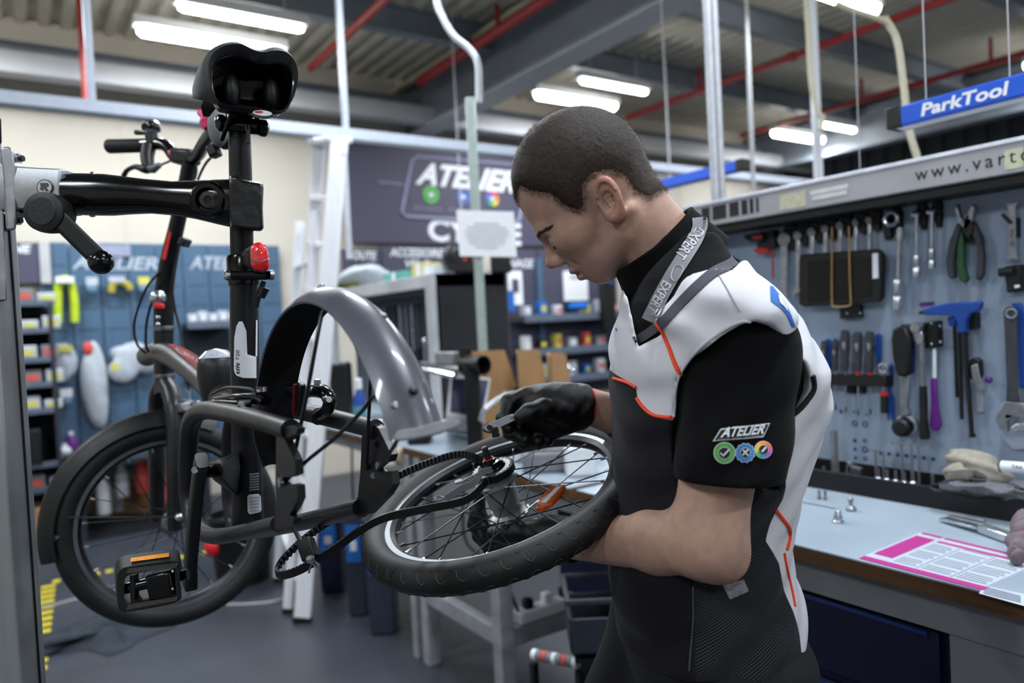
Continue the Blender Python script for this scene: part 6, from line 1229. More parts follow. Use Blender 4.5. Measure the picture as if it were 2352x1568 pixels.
c = onx(2245, 1068, 1.97); rag('glove_palm', c, (V((.03, 0, 0)), V((0, .07, .02)), V((0, 0, .03))), 4, m_lea, lg_, 14, .3, ZB + .013); rag('glove_finger', onx(2205, 1085, 1.95), (V((.02, 0, 0)), V((0, .035, 0)), V((0, 0, .024))), 9, m_lea, lg_, 10, .25, ZB + .013)
lt_ = thing('paint_marker', 'white cylindrical marker with oval logo at the tray end', 'marker', onx(2330, 1076, 1.96)); a, b_ = onx(2298, 1070, 1.93), onx(2400, 1078, 1.93); mk('marker_barrel', G().tube([a, a + (b_ - a) * .04, a + (b_ - a) * .96, b_], [.011, .0135, .0135, .011], 18), m_wht, lt_); mk('marker_ring', G().tube([a, a + (b_ - a) * .03], .0142, 18), m_tb, lt_)
pxtext('lettering', 'TAX', (2336, 1072), (26, 3), (0, -8), lambda x, y: onx(x, y, 1.916), m_tb, lt_, bold=.02)
mk('ledge', G().mm((1.9, -.65, .985), (XPB, .93, 1.0)), m_gry, tc1, bevel=.002)
# things on the worktop
bag = thing('plastic_bag', 'crumpled clear plastic bag lying in front of the tray', 'bag', onz(2260, 1140, ZB + .0)); rag('bag_film', onx(2245, 1118, 1.87), (V((.025, .01, 0)), V((.0, .085, 0)), V((0, 0, .028))), 12, M('clear_film', 'f2f6fa', .06, trans=1., ior=1.06, bump=1., bscale=40), bag, 16, .45, ZB + .001)
def cone(px, py, prof, lab, mat=m_cr, nm='cone_nut'):
    p = onz(px, py, ZB + .0005); o = mk(nm, G().lathe(prof, p, Z, 18), mat); return tag(o, lab, 'nut', 'loose fittings on the worktop')
cone(1925, 1199, [(.0135, 0), (.0135, .004), (.0105, .006), (.0105, .014), (.008, .018), (.0075, .026), (.004, .03), (.001, .031)], 'silver domed cap nut standing on the worktop, nearer one')
cone(1955, 1172, [(.0125, 0), (.013, .005), (.008, .012), (.0045, .014), (.0045, .02), (.0065, .023), (.0065, .03), (.002, .034)], 'silver ball stud fitting standing nearest the black tray', m_sat, 'ball_stud')
for px, py, l in ((1882, 1146, 'left'), (1896, 1147, 'right')): cone(px, py, [(.005, 0), (.005, .008), (.0035, .009), (.0035, .017), (.0045, .018), (.0045, .024)], f'tiny steel pin, the {l} of two by the tray', m_sat, 'steel_pin')
o = mk('clear_rod', G().tube([onz(1820, 1147, ZB + .004), onz(1827, 1147, ZB + .004), onz(1918, 1165, ZB + .004)], [.002, .004, .004], 8), M('frosted_rod', 'cdd8e6', .15, trans=.5)); tag(o, 'thin clear rod lying on the worktop near the tray', 'rod')
sc_ = thing('scraper_tool', 'bright folded steel scraper lying at the tray foot', 'tool', onz(2240, 1210, ZB)); a, b_, c = onz(2168, 1190, ZB + .008), onz(2255, 1212, ZB + .012), onz(2330, 1238, ZB + .012); mk('scraper_blade', G().bar(a, b_, .03, .006), m_cr, sc_, bevel=.001); mk('scraper_handle', G().bar(b_, c, .028, .02), M('polished_handle', 'b5bac2', .2, .8), sc_, bevel=.004); mk('scraper_edge', G().tube([onz(2180, 1178, ZB + .006), onz(2262, 1196, ZB + .006)], .004, 6), m_sat, sc_)
pk = thing('cloth_glove', 'dusty pink cotton glove bunched at the right edge of worktop', 'glove', onz(2345, 1260, ZB)); 
for px, py, sx, sz, sd in ((2352, 1215, .022, .045, 3), (2345, 1250, .024, .03, 5), (2372, 1240, .035, .04, 8), (2336, 1268, .012, .02, 6)): rag('glove_fold', onz(px, py + 8, ZB + .02), (V((sx, 0, 0)), V((0, sx * 1.1, 0)), V((0, 0, sz))), sd, M('dusty_pink_cotton', '75676d', .9, var=.2, scale=60, bump=.4, bscale=200), pk, 14, .4, ZB + .001)
# printed sheets under the worktop film
sh = thing('printed_sheet', 'magenta and white printed table sheet lying on the worktop', 'sheet', onz(2150, 1290, ZB))
def zq(poly, z): return [onz(x, y, z) for x, y in poly]
def qd(name, poly, mat, par, z): a = zq(poly, z); b_ = [p - Z * .0003 for p in a]; return mk(name, G().loft([b_, a]), mat, par, smooth=False)
SHA, SHB, SHC, SHD = (1978, 1279), (2113, 1222), (2400, 1290), (2263, 1352)
def bl_(u, v): return tuple(((1 - u) * (1 - v) * a + u * (1 - v) * b_ + u * v * c + (1 - u) * v * d) for a, b_, c, d in zip(SHA, SHB, SHC, SHD))      # u back, v along the edge
def rect(u0, u1, v0, v1): return [bl_(u0, v0), bl_(u1, v0), bl_(u1, v1), bl_(u0, v1)]
m_pap = M('paper_white', 'c3ccd9', .4, var=.03); m_mag = M('magenta_print', 'b8398c', .4, var=.06); m_ink = M('grey_ink', '5a6378', .6)
qd('paper', rect(0, 1, 0, 1), m_pap, sh, ZB + .0008)
for r_ in ((-.04, .06, 0, 1), (.17, .9, .02, .17), (.97, 1.02, .02, .18), (.97, 1.02, .2, .8), (.85, .9, .2, 1)): qd('print_block', rect(*r_), m_mag, sh, ZB + .0013)
for k in range(15):
    u = .12 + .05 * k
    for v0, v1 in ((.2, .38), (.42, .66), (.70, .95)):
        if (k * 7 + int(v0 * 10)) % 5: qd('print_line', rect(u, u + .012, v0 + .005, v1 - .02 * (k % 2)), m_ink, sh, ZB + .0013)
for v in (.40, .68, .98): qd('print_line', rect(.08, .84, v, v + .004), m_ink, sh, ZB + .0014)
nl = thing('note_sheet', 'small white typed note at the right front edge of worktop', 'sheet', onz(2310, 1365, ZB)); qd('paper', [(2248, 1362), (2262, 1344), (2420, 1378), (2420, 1410)], m_pap, nl, ZB + .0006)
for k in range(5): qd('print_line', [(2258 + k, 1362 - k * 3.4), (2259 + k, 1360.6 - k * 3.4), (2345, 1382 - k * 3.4), (2344, 1383.4 - k * 3.4)], m_ink, nl, ZB + .001)
# hanging conduit and blue lamp bars above
cd_ = thing('power_post', 'white vertical conduit post rising behind the collar to the roof', 'post', W(1650, 470, 2.75)); a = W(1651, 480, 2.75); mk('post_profile', G().bar((a.x, a.y, 1.6), (a.x, a.y, ZC), .045, .045, R0), M('white_alu_profile', 'b9bcc4', .4, .3), cd_, bevel=.004); mk('post_groove', G().bar((a.x - F0.x * .0235, a.y - F0.y * .0235, 1.6), (a.x - F0.x * .0235, a.y - F0.y * .0235, ZC), .006, .004, R0), m_gry, cd_)
for k, (a, b_, x, w, lab) in enumerate(((((1500, 428)), (1706, 382), 2.9, .05, 'blue bar lamp with black end cap behind the white post'), ((1850, 428), (2022, 396), 2.35, .03, 'blue bar showing just above the cabinet header'), ((2066, 268), (2420, 188), 2.0, .052, 'blue bar lamp with white lettering at upper right'))):
    p, q = onx(a[0], a[1], x), onx(b_[0], b_[1], x); zz = (p.z + q.z) / 2; t = thing('bar_lamp', lab, 'lamp', (x, (p.y + q.y) / 2, zz))
    mk('lamp_body', G().mm((x - .03, p.y, zz - w / 2), (x + .03, q.y, zz + w / 2)), M('lamp_blue', '0d4fc0', .4, var=.05), t, bevel=.004)
    e = q if k == 0 else p; mk('end_cap', G().mm((x - .032, e.y - .02, zz - w / 2 - .002), (x + .032, e.y + .02, zz + w / 2 + .002)), m_tb, t, bevel=.003)
    for yy in (p.y + (q.y - p.y) * .2, p.y + (q.y - p.y) * .75): mk('lamp_hanger', G().cyl((x, yy, zz + w / 2), (x, yy, ZC + .02), .0015, 5), m_steel2, t)
    if k == 2: g = G(); l0, l1 = onx(2115, 262, x - .031), onx(2318, 212, x - .031); letter(g, 'ParkTool', (x - .0305, (l0.y + l1.y) / 2, zz), (0, -1, 0), (0, 0, 1), None, .0005, width=abs(l1.y - l0.y), height=w * .62, bold=.03, shear=.15); mk('lettering', g, m_wht, t, smooth=False); mk('lamp_glow_strip', G().mm((x - .02, p.y, zz - w / 2 - .003), (x + .02, q.y, zz - w / 2)), m_white, t, smooth=False)
for k, (pts, r_, lab) in enumerate((([(2030, 40, 3.3), (2045, 62, 3.3), (2062, 100, 3.3), (2076, 200, 3.3), (2086, 290, 3.3), (2110, 372, 3.3)], .014, 'cream hose hanging down past the blue lettered bar'), ([(1850, -30, 3.9), (1856, 60, 3.9), (1864, 190, 3.9), (1880, 260, 3.9), (1888, 270, 3.9), (1884, 300, 3.9)], .014, 'cream hose running down the far hanging pole'), ([(1000, -10, 3.55), (1012, 30, 3.55), (1040, 80, 3.55), (1080, 115, 3.55), (1098, 150, 3.55), (1100, 235, 3.6)], .016, 'white hose curving from the roof into the slim post'), ([(1920, 8, 3.3), (1960, 25, 3.3), (2030, 48, 3.3), (2048, 66, 3.3)], .014, 'cream hose crossing below the upper right light'))):
    tag(mk('air_hose', G().tube([W(*p) for p in bez(pts, 8)], r_, 10), m_cream if k != 2 else m_white), lab, 'hose')
p = W(1868, 200, 4.1); q = W(1880, 400, 4.1); o = mk('hanging_pole', G().bar((q.x, q.y, 2.1), (q.x, q.y, ZC), .04, .04, R0), m_white, None, bevel=.003); tag(o, 'far white hanging pole above the cabinet header', 'pole')
p = W(1722, 220, 5.5); tag(mk('hanging_pole', G().bar((p.x, p.y, 2.2), (p.x, p.y, ZC), .026, .026, R0), m_steel2, None, bevel=.003), 'thin pale hanging pole between two red pipes', 'pole')
for px, d in ((1042, 6.2), (1527, 6.4)): p = W(px, 150, d); tag(mk('drop_wire', G().cyl((p.x, p.y, 2.3), (p.x, p.y, ZC), .005, 6), m_white), 'faint drop wire beside the white curved hose' if px < 1200 else "faint drop wire above the man's nape", 'wire')
# ================================================================== far workshop: second bench and cabinet, ladder, wall displays
m_lgrey = M('light_grey_frame', 'b0b1b4', .5, var=.08, scale=8); m_wleg = M('chipped_white_leg', '94969c', .5, var=.18, scale=14)
m_card = M('cardboard', 'a9825a', .85, var=.1, scale=15); m_teal = M('teal_print', '4f8c9c', .6); m_pan = M('slate_panel', '47465a', .6, var=.06, scale=3); m_shelf = M('dark_shelf', '2a2f3a', .5, var=.1, scale=6)
m_slat = M('blue_grey_perforated_panel', '45617c', .5, var=.1, scale=5, stretch=(12, 1, 1)); m_paper = M('notice_paper', 'f0f2f8', .7, var=.02)
m_lab = M('coral_label', 'cf5348', .6); m_pkt = M('pale_packet', 'b4bac6', .5, var=.15, scale=20); m_yel = M('yellow_label', 'c9c45a', .6)
b2 = bench(1.80, 5.3, 'second workbench behind the wheel with white legs', 0)
mk('front_rail', G().mm((XBF + .03, 1.8, ZB - .09), (XBF + .055, 5.3, ZB - .034)), m_gry, b2, smooth=False)
for y in (2.27, 2.85, 4.9): mk('leg', G().mm((XBF + .0, y - .03, 0), (XBF + .06, y + .03, ZB - .034)), m_wleg, b2, bevel=.003); mk('leg', G().mm((XPB + .3, y - .03, 0), (XPB + .36, y + .03, ZB - .034)), m_wleg, b2, bevel=.003)
mk('leg_strip', G().mm((XBF - .005, 2.92, 0), (XBF + .02, 2.965, ZB - .034)), m_wleg, b2, bevel=.002)
mk('lower_rail', G().mm((XBF + .005, 2.3, .27), (XBF + .05, 2.84, .335)), m_wleg, b2, bevel=.003); mk('cross_rail', G().mm((XBF + .06, 2.25, .26), (XPB + .3, 2.30, .33)), m_wleg, b2, bevel=.003)
# second tool cabinet, its black end towards the viewer
c2 = thing('tool_cabinet', 'far tool cabinet with black end panel standing on second bench', 'cabinet', (2.2, 4.3, ZB))
CY0, CY1, CX0, CX1, CZ = 3.64, 5.25, 1.95, 2.45, 1.745
mk('end_panel', G().mm((CX0 + .03, CY0, ZB), (CX1, CY0 + .02, CZ)), M('black_end_panel', '15171c', .6, var=.1), c2, bevel=.002)
mk('rear_box', G().mm((CX0 + .2, CY0 + .02, ZB), (CX1, CY1, CZ - .01)), m_tb, c2, smooth=False); mk('header', G().mm((CX0, CY0, CZ - .075), (CX1, CY1, CZ)), m_lgrey, c2, bevel=.003)
for y in (CY0, CY1 - .06): mk('side_post', G().mm((CX0, y, ZB), (CX0 + .05, y + .075, CZ - .07)), m_lgrey, c2, bevel=.003)
mk('shutter_slot', G().mm((CX0 + .04, CY0 + .08, CZ - .11), (CX0 + .2, CY1 - .06, CZ - .075)), m_tb, c2, smooth=False); mk('tool_panel', G().mm((CX0 + .185, CY0 + .08, ZB), (CX0 + .2, CY1 - .06, CZ - .1)), M('dim_panel', '4a4f58', .6), c2, smooth=False)
for k in range(14):
    y = CY0 + .16 + k * .085; L = (.3, .26, .34, .22, .28)[k % 5]; t = thing('hung_spanner', f'{["slim", "long", "short", "dark", "bright", "bent", "wide"][k % 7]} blurred tool on far cabinet panel, {["first", "second", "third", "fourth", "fifth", "sixth", "seventh", "eighth", "ninth", "tenth", "eleventh", "twelfth", "thirteenth", "fourteenth"][k]} from its near end' , 'tool', (CX0 + .17, y, 1.6), 'tools on the far cabinet panel')
    mk('shaft', G().bar((CX0 + .17, y, 1.60), (CX0 + .17, y, 1.60 - L), .02, .012), (m_cr, m_sat, m_cr, m_tb, m_cvh)[k % 5], t, bevel=.002); mk('grip', G().tube([(CX0 + .165, y, 1.60 - L), (CX0 + .165, y, 1.50 - L)], [.014, .017], 10), (m_tb, m_cvh, m_blu, m_tb)[k % 4], t)
for y, l in ((CY0 + .14, 'near'), (CY0 + .22, 'far')): t = thing('upright_rod', f'dark upright rod with bright round top, the {l} one by the cabinet post', 'rod', (CX0 + .06, y, ZB)); mk('rod_shaft', G().cyl((CX0 + .06, y, ZB), (CX0 + .06, y, 1.36), .014, 10), m_sat, t); mk('rod_cap', G().ball((CX0 + .06, y, 1.37), .02, 8), m_chrome, t)
# on top of the far cabinet
t = thing('bag_bundle', 'white plastic bags heaped on the far cabinet top', 'bag', (2.1, 5.0, CZ)); rag('bag_film', (2.12, 4.95, CZ + .06), (V((.14, 0, 0)), V((0, .3, -.02)), V((0, 0, .09))), 21, M('white_film', 'c6cdd6', .35), t, 14, .35, CZ + .001); rag('bag_film', (2.02, 5.02, CZ + .03), (V((.07, 0, 0)), V((0, .16, 0)), V((0, 0, .05))), 22, M('olive_film', '8a8a3e', .5), t, 12, .3, CZ + .001)
for k, (x, y, w, d_, h, c, lab) in enumerate(((2.1, 4.28, .14, .3, .06, '5fa59a', 'flat teal box on the far cabinet'), (2.12, 4.0, .12, .16, .09, 'c9bd7c', 'small yellow box on the far cabinet'), (2.1, 3.86, .1, .12, .06, 'c5cbd3', 'small white box on the far cabinet'))):
    t = thing('small_box', lab, 'box', (x, y, CZ)); mk('carton', G().mm((x - w / 2, y - d_ / 2, CZ), (x + w / 2, y + d_ / 2, CZ + h)), M('carton_' + c, c, .6), t, bevel=.002); mk('carton_tape', G().mm((x - w / 2 - .001, y - .02, CZ + .001), (x + w / 2 + .001, y + .02, CZ + h + .001)), m_wht, t, smooth=False)
p = W(1072, 585, 4.3); t = thing('wall_speaker', 'black box device with red lights behind the white notice', 'speaker', (p.x, p.y, CZ)); mk('device_body', G().bar((p.x, p.y, CZ), (p.x, p.y, CZ + .14), .2, .15, R0), m_tb, t, bevel=.015); mk('device_head', G().ball((p.x - R0.x * .06, p.y - R0.y * .06, CZ + .1), .085, 10), m_tb, t)
for s in (0, .03): mk('status_light', G().ball(W(1068 + s * 700, 597, 4.18), .01, 6), m_red, t)
p = W(1150, 600, 4.35); t = thing('wall_speaker', 'second black device at the right of the slim post', 'speaker', (p.x, p.y, CZ)); mk('device_body', G().bar((p.x, p.y, CZ), (p.x, p.y, CZ + .1), .1, .12, R0), m_tb, t, bevel=.01)
# slim conduit post with notice
PD_ = 3.6; p = W(1104, 700, PD_); t = thing('conduit_post', 'slim pale green conduit post standing on the second bench', 'post', (p.x, p.y, ZB)); ptop = W(1094, 230, PD_).z
mk('post_profile', G().bar((p.x, p.y, ZB), (p.x, p.y, ptop), .052, .045, R0), M('pale_green_alu', 'a9b9b5', .4, .3), t, bevel=.004); mk('post_lid', G().bar((p.x - F0.x * .024 - R0.x * .012, p.y - F0.y * .024 - R0.y * .012, ZB), (p.x - F0.x * .024 - R0.x * .012, p.y - F0.y * .024 - R0.y * .012, ptop), .006, .006, R0), m_lgrey, t)
t = thing('paper_notice', 'white printed notice taped to the slim green post', 'notice', W(1118, 535, 3.55)); a = [W(1048, 482, 3.55), W(1180, 486, 3.55), W(1187, 590, 3.55), W(1056, 588, 3.55)]; mk('notice_sheet', G().loft([a, [q + CF * .002 for q in a]]), m_paper, t, smooth=False)
for k in range(7): w_ = (30, 46, 52, 50, 44, 40, 26)[k]; y = 512 + k * 9; mk('print_line', G().loft([[W(x, yy, 3.548) for x, yy in ((1118 - w_, y), (1118 + w_, y + 1), (1118 + w_, y + 3), (1118 - w_, y + 2))], [W(x, yy, 3.549) for x, yy in ((1118 - w_, y), (1118 + w_, y + 1), (1118 + w_, y + 3), (1118 - w_, y + 2))]]), M('faint_ink', '9ea3b4', .8), t, smooth=False)
# bench 2 clutter ---------------------------------------------------
def cardbox(px0, px1, py0, py1, d, lab, label2=True):
    """upright card magazine box with a slanted mouth, standing on the bench"""
    a, b_ = W(px0, py1, d), W(px1, py1, d); z1 = W(px0, py0, d).z; t = thing('card_file_box', lab, 'box', ((a.x + b_.x) / 2, (a.y + b_.y) / 2, ZB), 'card boxes on the second bench'); u = unit(V((b_.x - a.x, b_.y - a.y, 0))); w = V((-u.y, u.x, 0)); L = (b_ - a).dot(u); D_ = .24; H = z1 - ZB; o = V((a.x, a.y, ZB)); th = .006
    mk('front_wall', G().prism([(0, 0), (L, 0), (L, H * .62), (L * .8, H), (0, H)], o, u, Z, th, w), m_card, t, smooth=False); mk('rear_wall', G().prism([(0, 0), (L, 0), (L, H * .62), (L * .8, H), (0, H)], o + w * D_, u, Z, th, w), m_card, t, smooth=False); mk('left_wall', G().box(o + u * (th / 2) + w * (D_ / 2) + Z * (H / 2), (th, D_, H), (u, w, Z)), m_card, t, smooth=False); mk('right_wall', G().box(o + u * (L - th / 2) + w * (D_ / 2) + Z * (H * .3), (th, D_, H * .6), (u, w, Z)), m_card, t, smooth=False); mk('floor_panel', G().box(o + u * (L / 2) + w * (D_ / 2) + Z * .004, (L - .01, D_ - .01, .006), (u, w, Z)), m_card, t, smooth=False)
    if label2: mk('white_label', G().box(o + u * (L * .86) - w * .002 + Z * (H * .42), (L * .26, .002, H * .3), (u, w, Z)), m_wht, t, smooth=False); mk('teal_label', G().box(o + u * (L * .86) - w * .003 + Z * (H * .22), (L * .26, .002, H * .12), (u, w, Z)), m_teal, t, smooth=False)
cardbox(1076, 1190, 812, 1000, 3.2, 'leftmost card file box, behind the laptop'); cardbox(1196, 1262, 808, 995, 3.1, 'middle card file box with tall tan side'); cardbox(1270, 1318, 815, 985, 3.05, 'right card file box half full of chrome fittings')
for k, (px, py) in enumerate(((1285, 840), (1295, 850), (1305, 860), (1290, 860))): tag(mk('chrome_fitting', G().lathe([(.006, 0), (.014, .004), (.014, .03), (.008, .04)], W(px, py, 3.2), R0 + Z * .4 * k, 10), m_chrome), ['chrome fitting poking from the right card box, leftmost', 'chrome fitting poking from right card box, second', 'chrome fitting poking from right card box, rightmost', 'chrome fitting lying lowest in right card box'][k], 'fitting', 'fittings in the card box')
lp_ = thing('laptop', 'open laptop with dark screen behind the black clamp post', 'laptop', onz(1080, 985, ZB)); sc4 = [W(1024, 955, 3.0), W(1112, 965, 3.0), W(1128, 868, 3.08), W(1034, 862, 3.08)]; mk('lid', G().loft([sc4, [q + CF * .012 for q in sc4]]), m_lgrey, lp_, bevel=.003); si = [sc4[0] * .9 + sc4[2] * .1, sc4[1] * .92 + sc4[3] * .08, sc4[2] * .94 + sc4[0] * .06, sc4[3] * .94 + sc4[1] * .06]; mk('screen', G().loft([[q - CF * .002 for q in si], si]), M('laptop_screen', '23243a', .2, emit=.25, var=.8, scale=14), lp_, smooth=False); kb = [onz(1024, 985, ZB + .018), onz(1110, 1000, ZB + .018), W(1112, 965, 3.0), W(1024, 955, 3.0)]; mk('keyboard_base', G().loft([[q - Z * .016 for q in kb], kb]), m_lgrey, lp_, bevel=.002)
def bottle(p, h, r, mat, capm, lab): t = thing('spray_bottle', lab, 'bottle', p, 'bottles on the second bench'); mk('bottle_body', G().lathe([(r * .9, 0), (r, h * .05), (r, h * .6), (r * .45, h * .78), (r * .4, h * .82)], p, Z, 16), mat, t); mk('bottle_cap', G().lathe([(r * .5, h * .82), (r * .5, h), (r * .3, h * 1.02)], p, Z, 12), capm, t); mk('bottle_label', G().lathe([(r * 1.01, h * .2), (r * 1.01, h * .5)], p, Z, 16, caps=False), m_teal, t)
for k, (px, d, h, r_, lab) in enumerate(((1318, 2.75, .26, .034, 'white bottle with teal label right of the card boxes'), (1352, 2.85, .22, .03, "pale bottle just in front of the man's chest"), (1378, 2.95, .2, .028, 'half hidden pale bottle behind the vest edge'))): q = W(px, 1000, d); bottle(V((q.x, q.y, ZB)), h, r_, M('white_bottle', 'b9c4d4', .4), m_wht if k else m_blu, lab)
q = W(830, 1000, 3.8); bottle(V((q.x, q.y, ZB)), .27, .035, m_blu, m_wht, 'blue squeeze bottle with white nozzle behind the mudguard')
vs_ = thing('clamp_stand', 'black clamp post with tube mouth and silver quick clamp', 'clamp', onz(1086, 1015, ZB)); q = W(1086, 900, 2.95); bb_ = V((q.x, q.y, ZB)); mk('post', G().bar(bb_, (q.x, q.y, W(1086, 830, 2.95).z), .06, .06, R0), m_tb, vs_, bevel=.004); mk('foot', G().bar(bb_, bb_ + Z * .012, .14, .14, R0), m_tb, vs_, bevel=.003)
tcn = W(1090, 838, 2.95); mk('tube_mouth', G().lathe([(.038, .07), (.039, -.06), (.033, -.06), (.032, .03)], tcn, F0 - R0 * .8, 24), m_tb, vs_); mk('silver_clamp', G().tube([W(*p) for p in ((1058, 850, 3.0), (1030, 845, 3.02), (1000, 838, 3.05), (965, 832, 3.08))], [.028, .025, .015, .008], 10, flat=.7), m_chrome, vs_); mk('clamp_block', G().bar(W(1005, 822, 3.05), W(1050, 822, 3.02), .06, .05), m_alu, vs_, bevel=.004); mk('clamp_lever', G().tube([W(*p) for p in ((1045, 862, 3.0), (1000, 852, 3.05), (968, 846, 3.08))], [.015, .015, .008], 8), m_chrome, vs_); mk('top_knob', G().cyl(W(1068, 815, 3.0), W(1068, 800, 3.0), .028, 12), m_tb, vs_)
tag(mk('white_cable', G().tube([tuple(p) for p in bez([tuple(onz(1098, 1000, ZB + .009)), tuple(W(1108, 950, 2.8)), tuple(W(1135, 922, 2.8)), tuple(W(1165, 908, 2.8)), tuple(W(1200, 915, 2.8)), tuple(onz(1245, 1000, ZB + .009))], 6)], .009, 8), m_white), 'white cable arching up behind the gloved hand', 'cable')
for k, (px, py, d, sx, sy, sz, mt_, lab, nm) in enumerate(((965, 1000, 3.35, .07, .05, .05, m_tb, 'black hand vice lying under the mudguard end', 'hand_vice'), (870, 975, 3.85, .1, .05, .03, m_chrome, 'bright folded pliers behind the mudguard', 'pliers'), (1165, 985, 2.8, .05, .06, .03, m_wht, 'small white box left of the gloved hand', 'small_box'), (1250, 1035, 2.65, .12, .08, .035, m_gry, 'grey flat case seen through the wheel spokes', 'tool_case'), (1330, 1030, 2.5, .06, .05, .05, m_wht, 'white card seen through the wheel', 'small_box'), (785, 900, 4.6, .06, .06, .16, m_tb, 'black can behind the brake block', 'can'))):
    q = W(px, py, d); t = thing(nm, lab, nm.split('_')[-1], (q.x, q.y, ZB)); mk('body_shell', G().bar((q.x, q.y, ZB), (q.x, q.y, ZB + sz * 2), sx * 2, sy * 2, R0), mt_, t, bevel=.01, seg=3); mk('lid', G().bar((q.x, q.y, ZB + sz * 2), (q.x, q.y, ZB + sz * 2 + .01), sx * 1.6, sy * 1.6, R0), m_sat, t, bevel=.003)
# under the second bench
def ubin(px0, px1, pyb, pyt, d, mat, lab, post=True):
    a, b_ = W(px0, pyb, d), W(px1, pyb, d); w = (b_ - a).length; c = (a + b_) / 2; h = W(px0, pyt, d).z; t = thing('waste_bin', lab, 'bin', (c.x, c.y, 0), 'bins under the second bench'); u, v = R0, F0
    def rg(k, z, e=0): return [V((c.x, c.y, z)) + u * (sx * w / 2 * k) + v * (w * .6 + sy * w * .6 * k) for sx, sy in ((-1, -1), (1, -1), (1, 1), (-1, 1))]
    mk('bin_body', G().loft([rg(.85, .003), rg(1, h)]), mat, t, bevel=.008); mk('bin_rim', G().loft([rg(1.05, h - .02), rg(1.05, h + .01)]), mat, t, bevel=.004)
    if post: f = V((c.x, c.y, 0)) - v * .004; mk('bin_poster', G().box(f + Z * (h * .72), (w * .7, .003, h * .36), (u, v, Z)), m_blue, t, smooth=False); mk('poster_mark', G().box(f - v * .002 + Z * (h * .7), (w * .3, .003, h * .1), (u, v, Z)), m_wht, t, smooth=False)
m_bin = M('slate_blue_bin', '2b3344', .5, var=.1)
ubin(845, 912, 1452, 1195, 3.5, m_bin, 'slate blue bin with blue poster, nearest of the bins'); ubin(798, 846, 1425, 1180, 3.75, m_bin, 'second slate bin behind the nearest one'); ubin(735, 790, 1395, 1185, 4.1, m_navy, 'navy bin nearest to the stepladder')
cr_ = thing('grey_crate', 'open grey plastic crate behind the dark trousers', 'crate', W(1365, 1480, 2.2)); c = W(1372, 1402, 2.2); w_, d_, h_ = .17, .2, .1
for s in (-1, 1): mk('crate_wall', G().box(c + R0 * (s * w_ / 2) - Z * .03, (.012, d_, h_), (R0, F0, Z)), m_shelf, cr_, bevel=.003); mk('crate_wall', G().box(c + F0 * (s * d_ / 2) - Z * .03, (w_, .012, h_), (R0, F0, Z)), m_shelf, cr_, bevel=.003)
mk('crate_floor', G().box(c - Z * (.03 + h_ / 2), (w_, d_, .01), (R0, F0, Z)), m_tb, cr_, smooth=False); mk('crate_rim', G().sweep([c + R0 * (sx * (w_ / 2 + .008)) + F0 * (sy * (d_ / 2 + .008)) + Z * .07 for sx, sy in ((-1, -1), (1, -1), (1, 1), (-1, 1))], rrect(.02, .016, .004, 2), Z, closed=True), m_cvh, cr_)
st_ = thing('crate_stand', 'steel frame carrying the open grey crate', 'stand', (c.x, c.y, 0))
mk('stand_column', G().bar((c.x, c.y, .015), (c.x, c.y, c.z - .1), .05, .05, R0), m_tb, st_, bevel=.004); mk('stand_foot', G().box((c.x, c.y, .008), (.16, .2, .015), (R0, F0, Z)), m_tb, st_, bevel=.003); mk('shelf_plate', G().box((c.x, c.y, c.z - .1), (.16, .22, .008), (R0, F0, Z)), m_tb, st_, smooth=False)
pw_ = thing('power_strip', 'white power strip with plugs lying on bench cross rail', 'power strip', (1.62, 2.27, .33)); a, b_ = V((XBF + .09, 2.275, .355)), V((XBF + .38, 2.275, .355)); mk('strip_body', G().bar(a, b_, .06, .045), m_wht, pw_, bevel=.006)
for f in (.2, .5, .8): q = a + (b_ - a) * f; mk('plug', G().bar(q + Z * .02, q + Z * .06, .035, .035), m_tb if f != .5 else m_wht, pw_, bevel=.006)
tag(mk('power_cable', G().tube([tuple(p) for p in bez([(XBF + .1, 2.27, .38), (XBF + .05, 2.32, .55), (XBF + .02, 2.5, .62), (XBF + .1, 2.6, .9)], 6)], .006, 6), m_tb), 'black cord rising from the power strip under the bench', 'cord'); tag(mk('power_cable', G().tube([W(*p) for p in bez([(808, 1012, 3.85), (812, 1150, 3.8), (835, 1215, 3.75), (865, 1200, 3.7), (872, 1012, 3.7)], 6)], .006, 6), m_tb), 'black cord looping in front of the bins', 'cord')
nb = thing('under_bench_cabinet', 'dark navy cabinet below the second bench behind the wheel', 'cabinet', (1.9, 2.0, 0)); mk('cabinet_body', G().mm((XBF + .25, 1.85, .45), (XPB + .4, 2.2, ZB - .06)), m_navy, nb, bevel=.004); mk('cabinet_door', G().mm((XBF + .235, 1.87, .47), (XBF + .25, 2.18, ZB - .09)), m_navy, nb, bevel=.003); mk('white_plate', G().mm((XBF + .228, 1.9, .62), (XBF + .236, 1.98, .8)), m_wht, nb, smooth=False); mk('cabinet_shelf', G().mm((XBF + .3, 1.9, 0), (XPB + .3, 2.2, .45)), m_tb, nb, smooth=False)
rl = thing('striped_rolls', 'row of red, white and grey tins on low rack', 'rack', W(1275, 1520, 2.3)); a, b_ = W(1225, 1502, 2.25), W(1330, 1522, 2.15)
for k in range(9): q = a + (b_ - a) * (k / 9); mk('tin', G().cyl(q, a + (b_ - a) * ((k + .85) / 9), .017, 14), (m_wht, m_gry, m_lab, m_gry)[k % 4], rl)
for f in (0, 1): q = a + (b_ - a) * f; mk('rack_leg', G().bar((q.x, q.y, 0), (q.x, q.y, q.z - .026), .02), m_tb, rl)
tag(mk('tape_roll', G().ring(W(922, 1046, 3.28), R0 - F0 * .6, .026, rrect(.03, .04, .005, 2), 28), M('beige_tape', 'a99a86', .6)), 'beige tape roll hanging under the second worktop edge', 'tape')
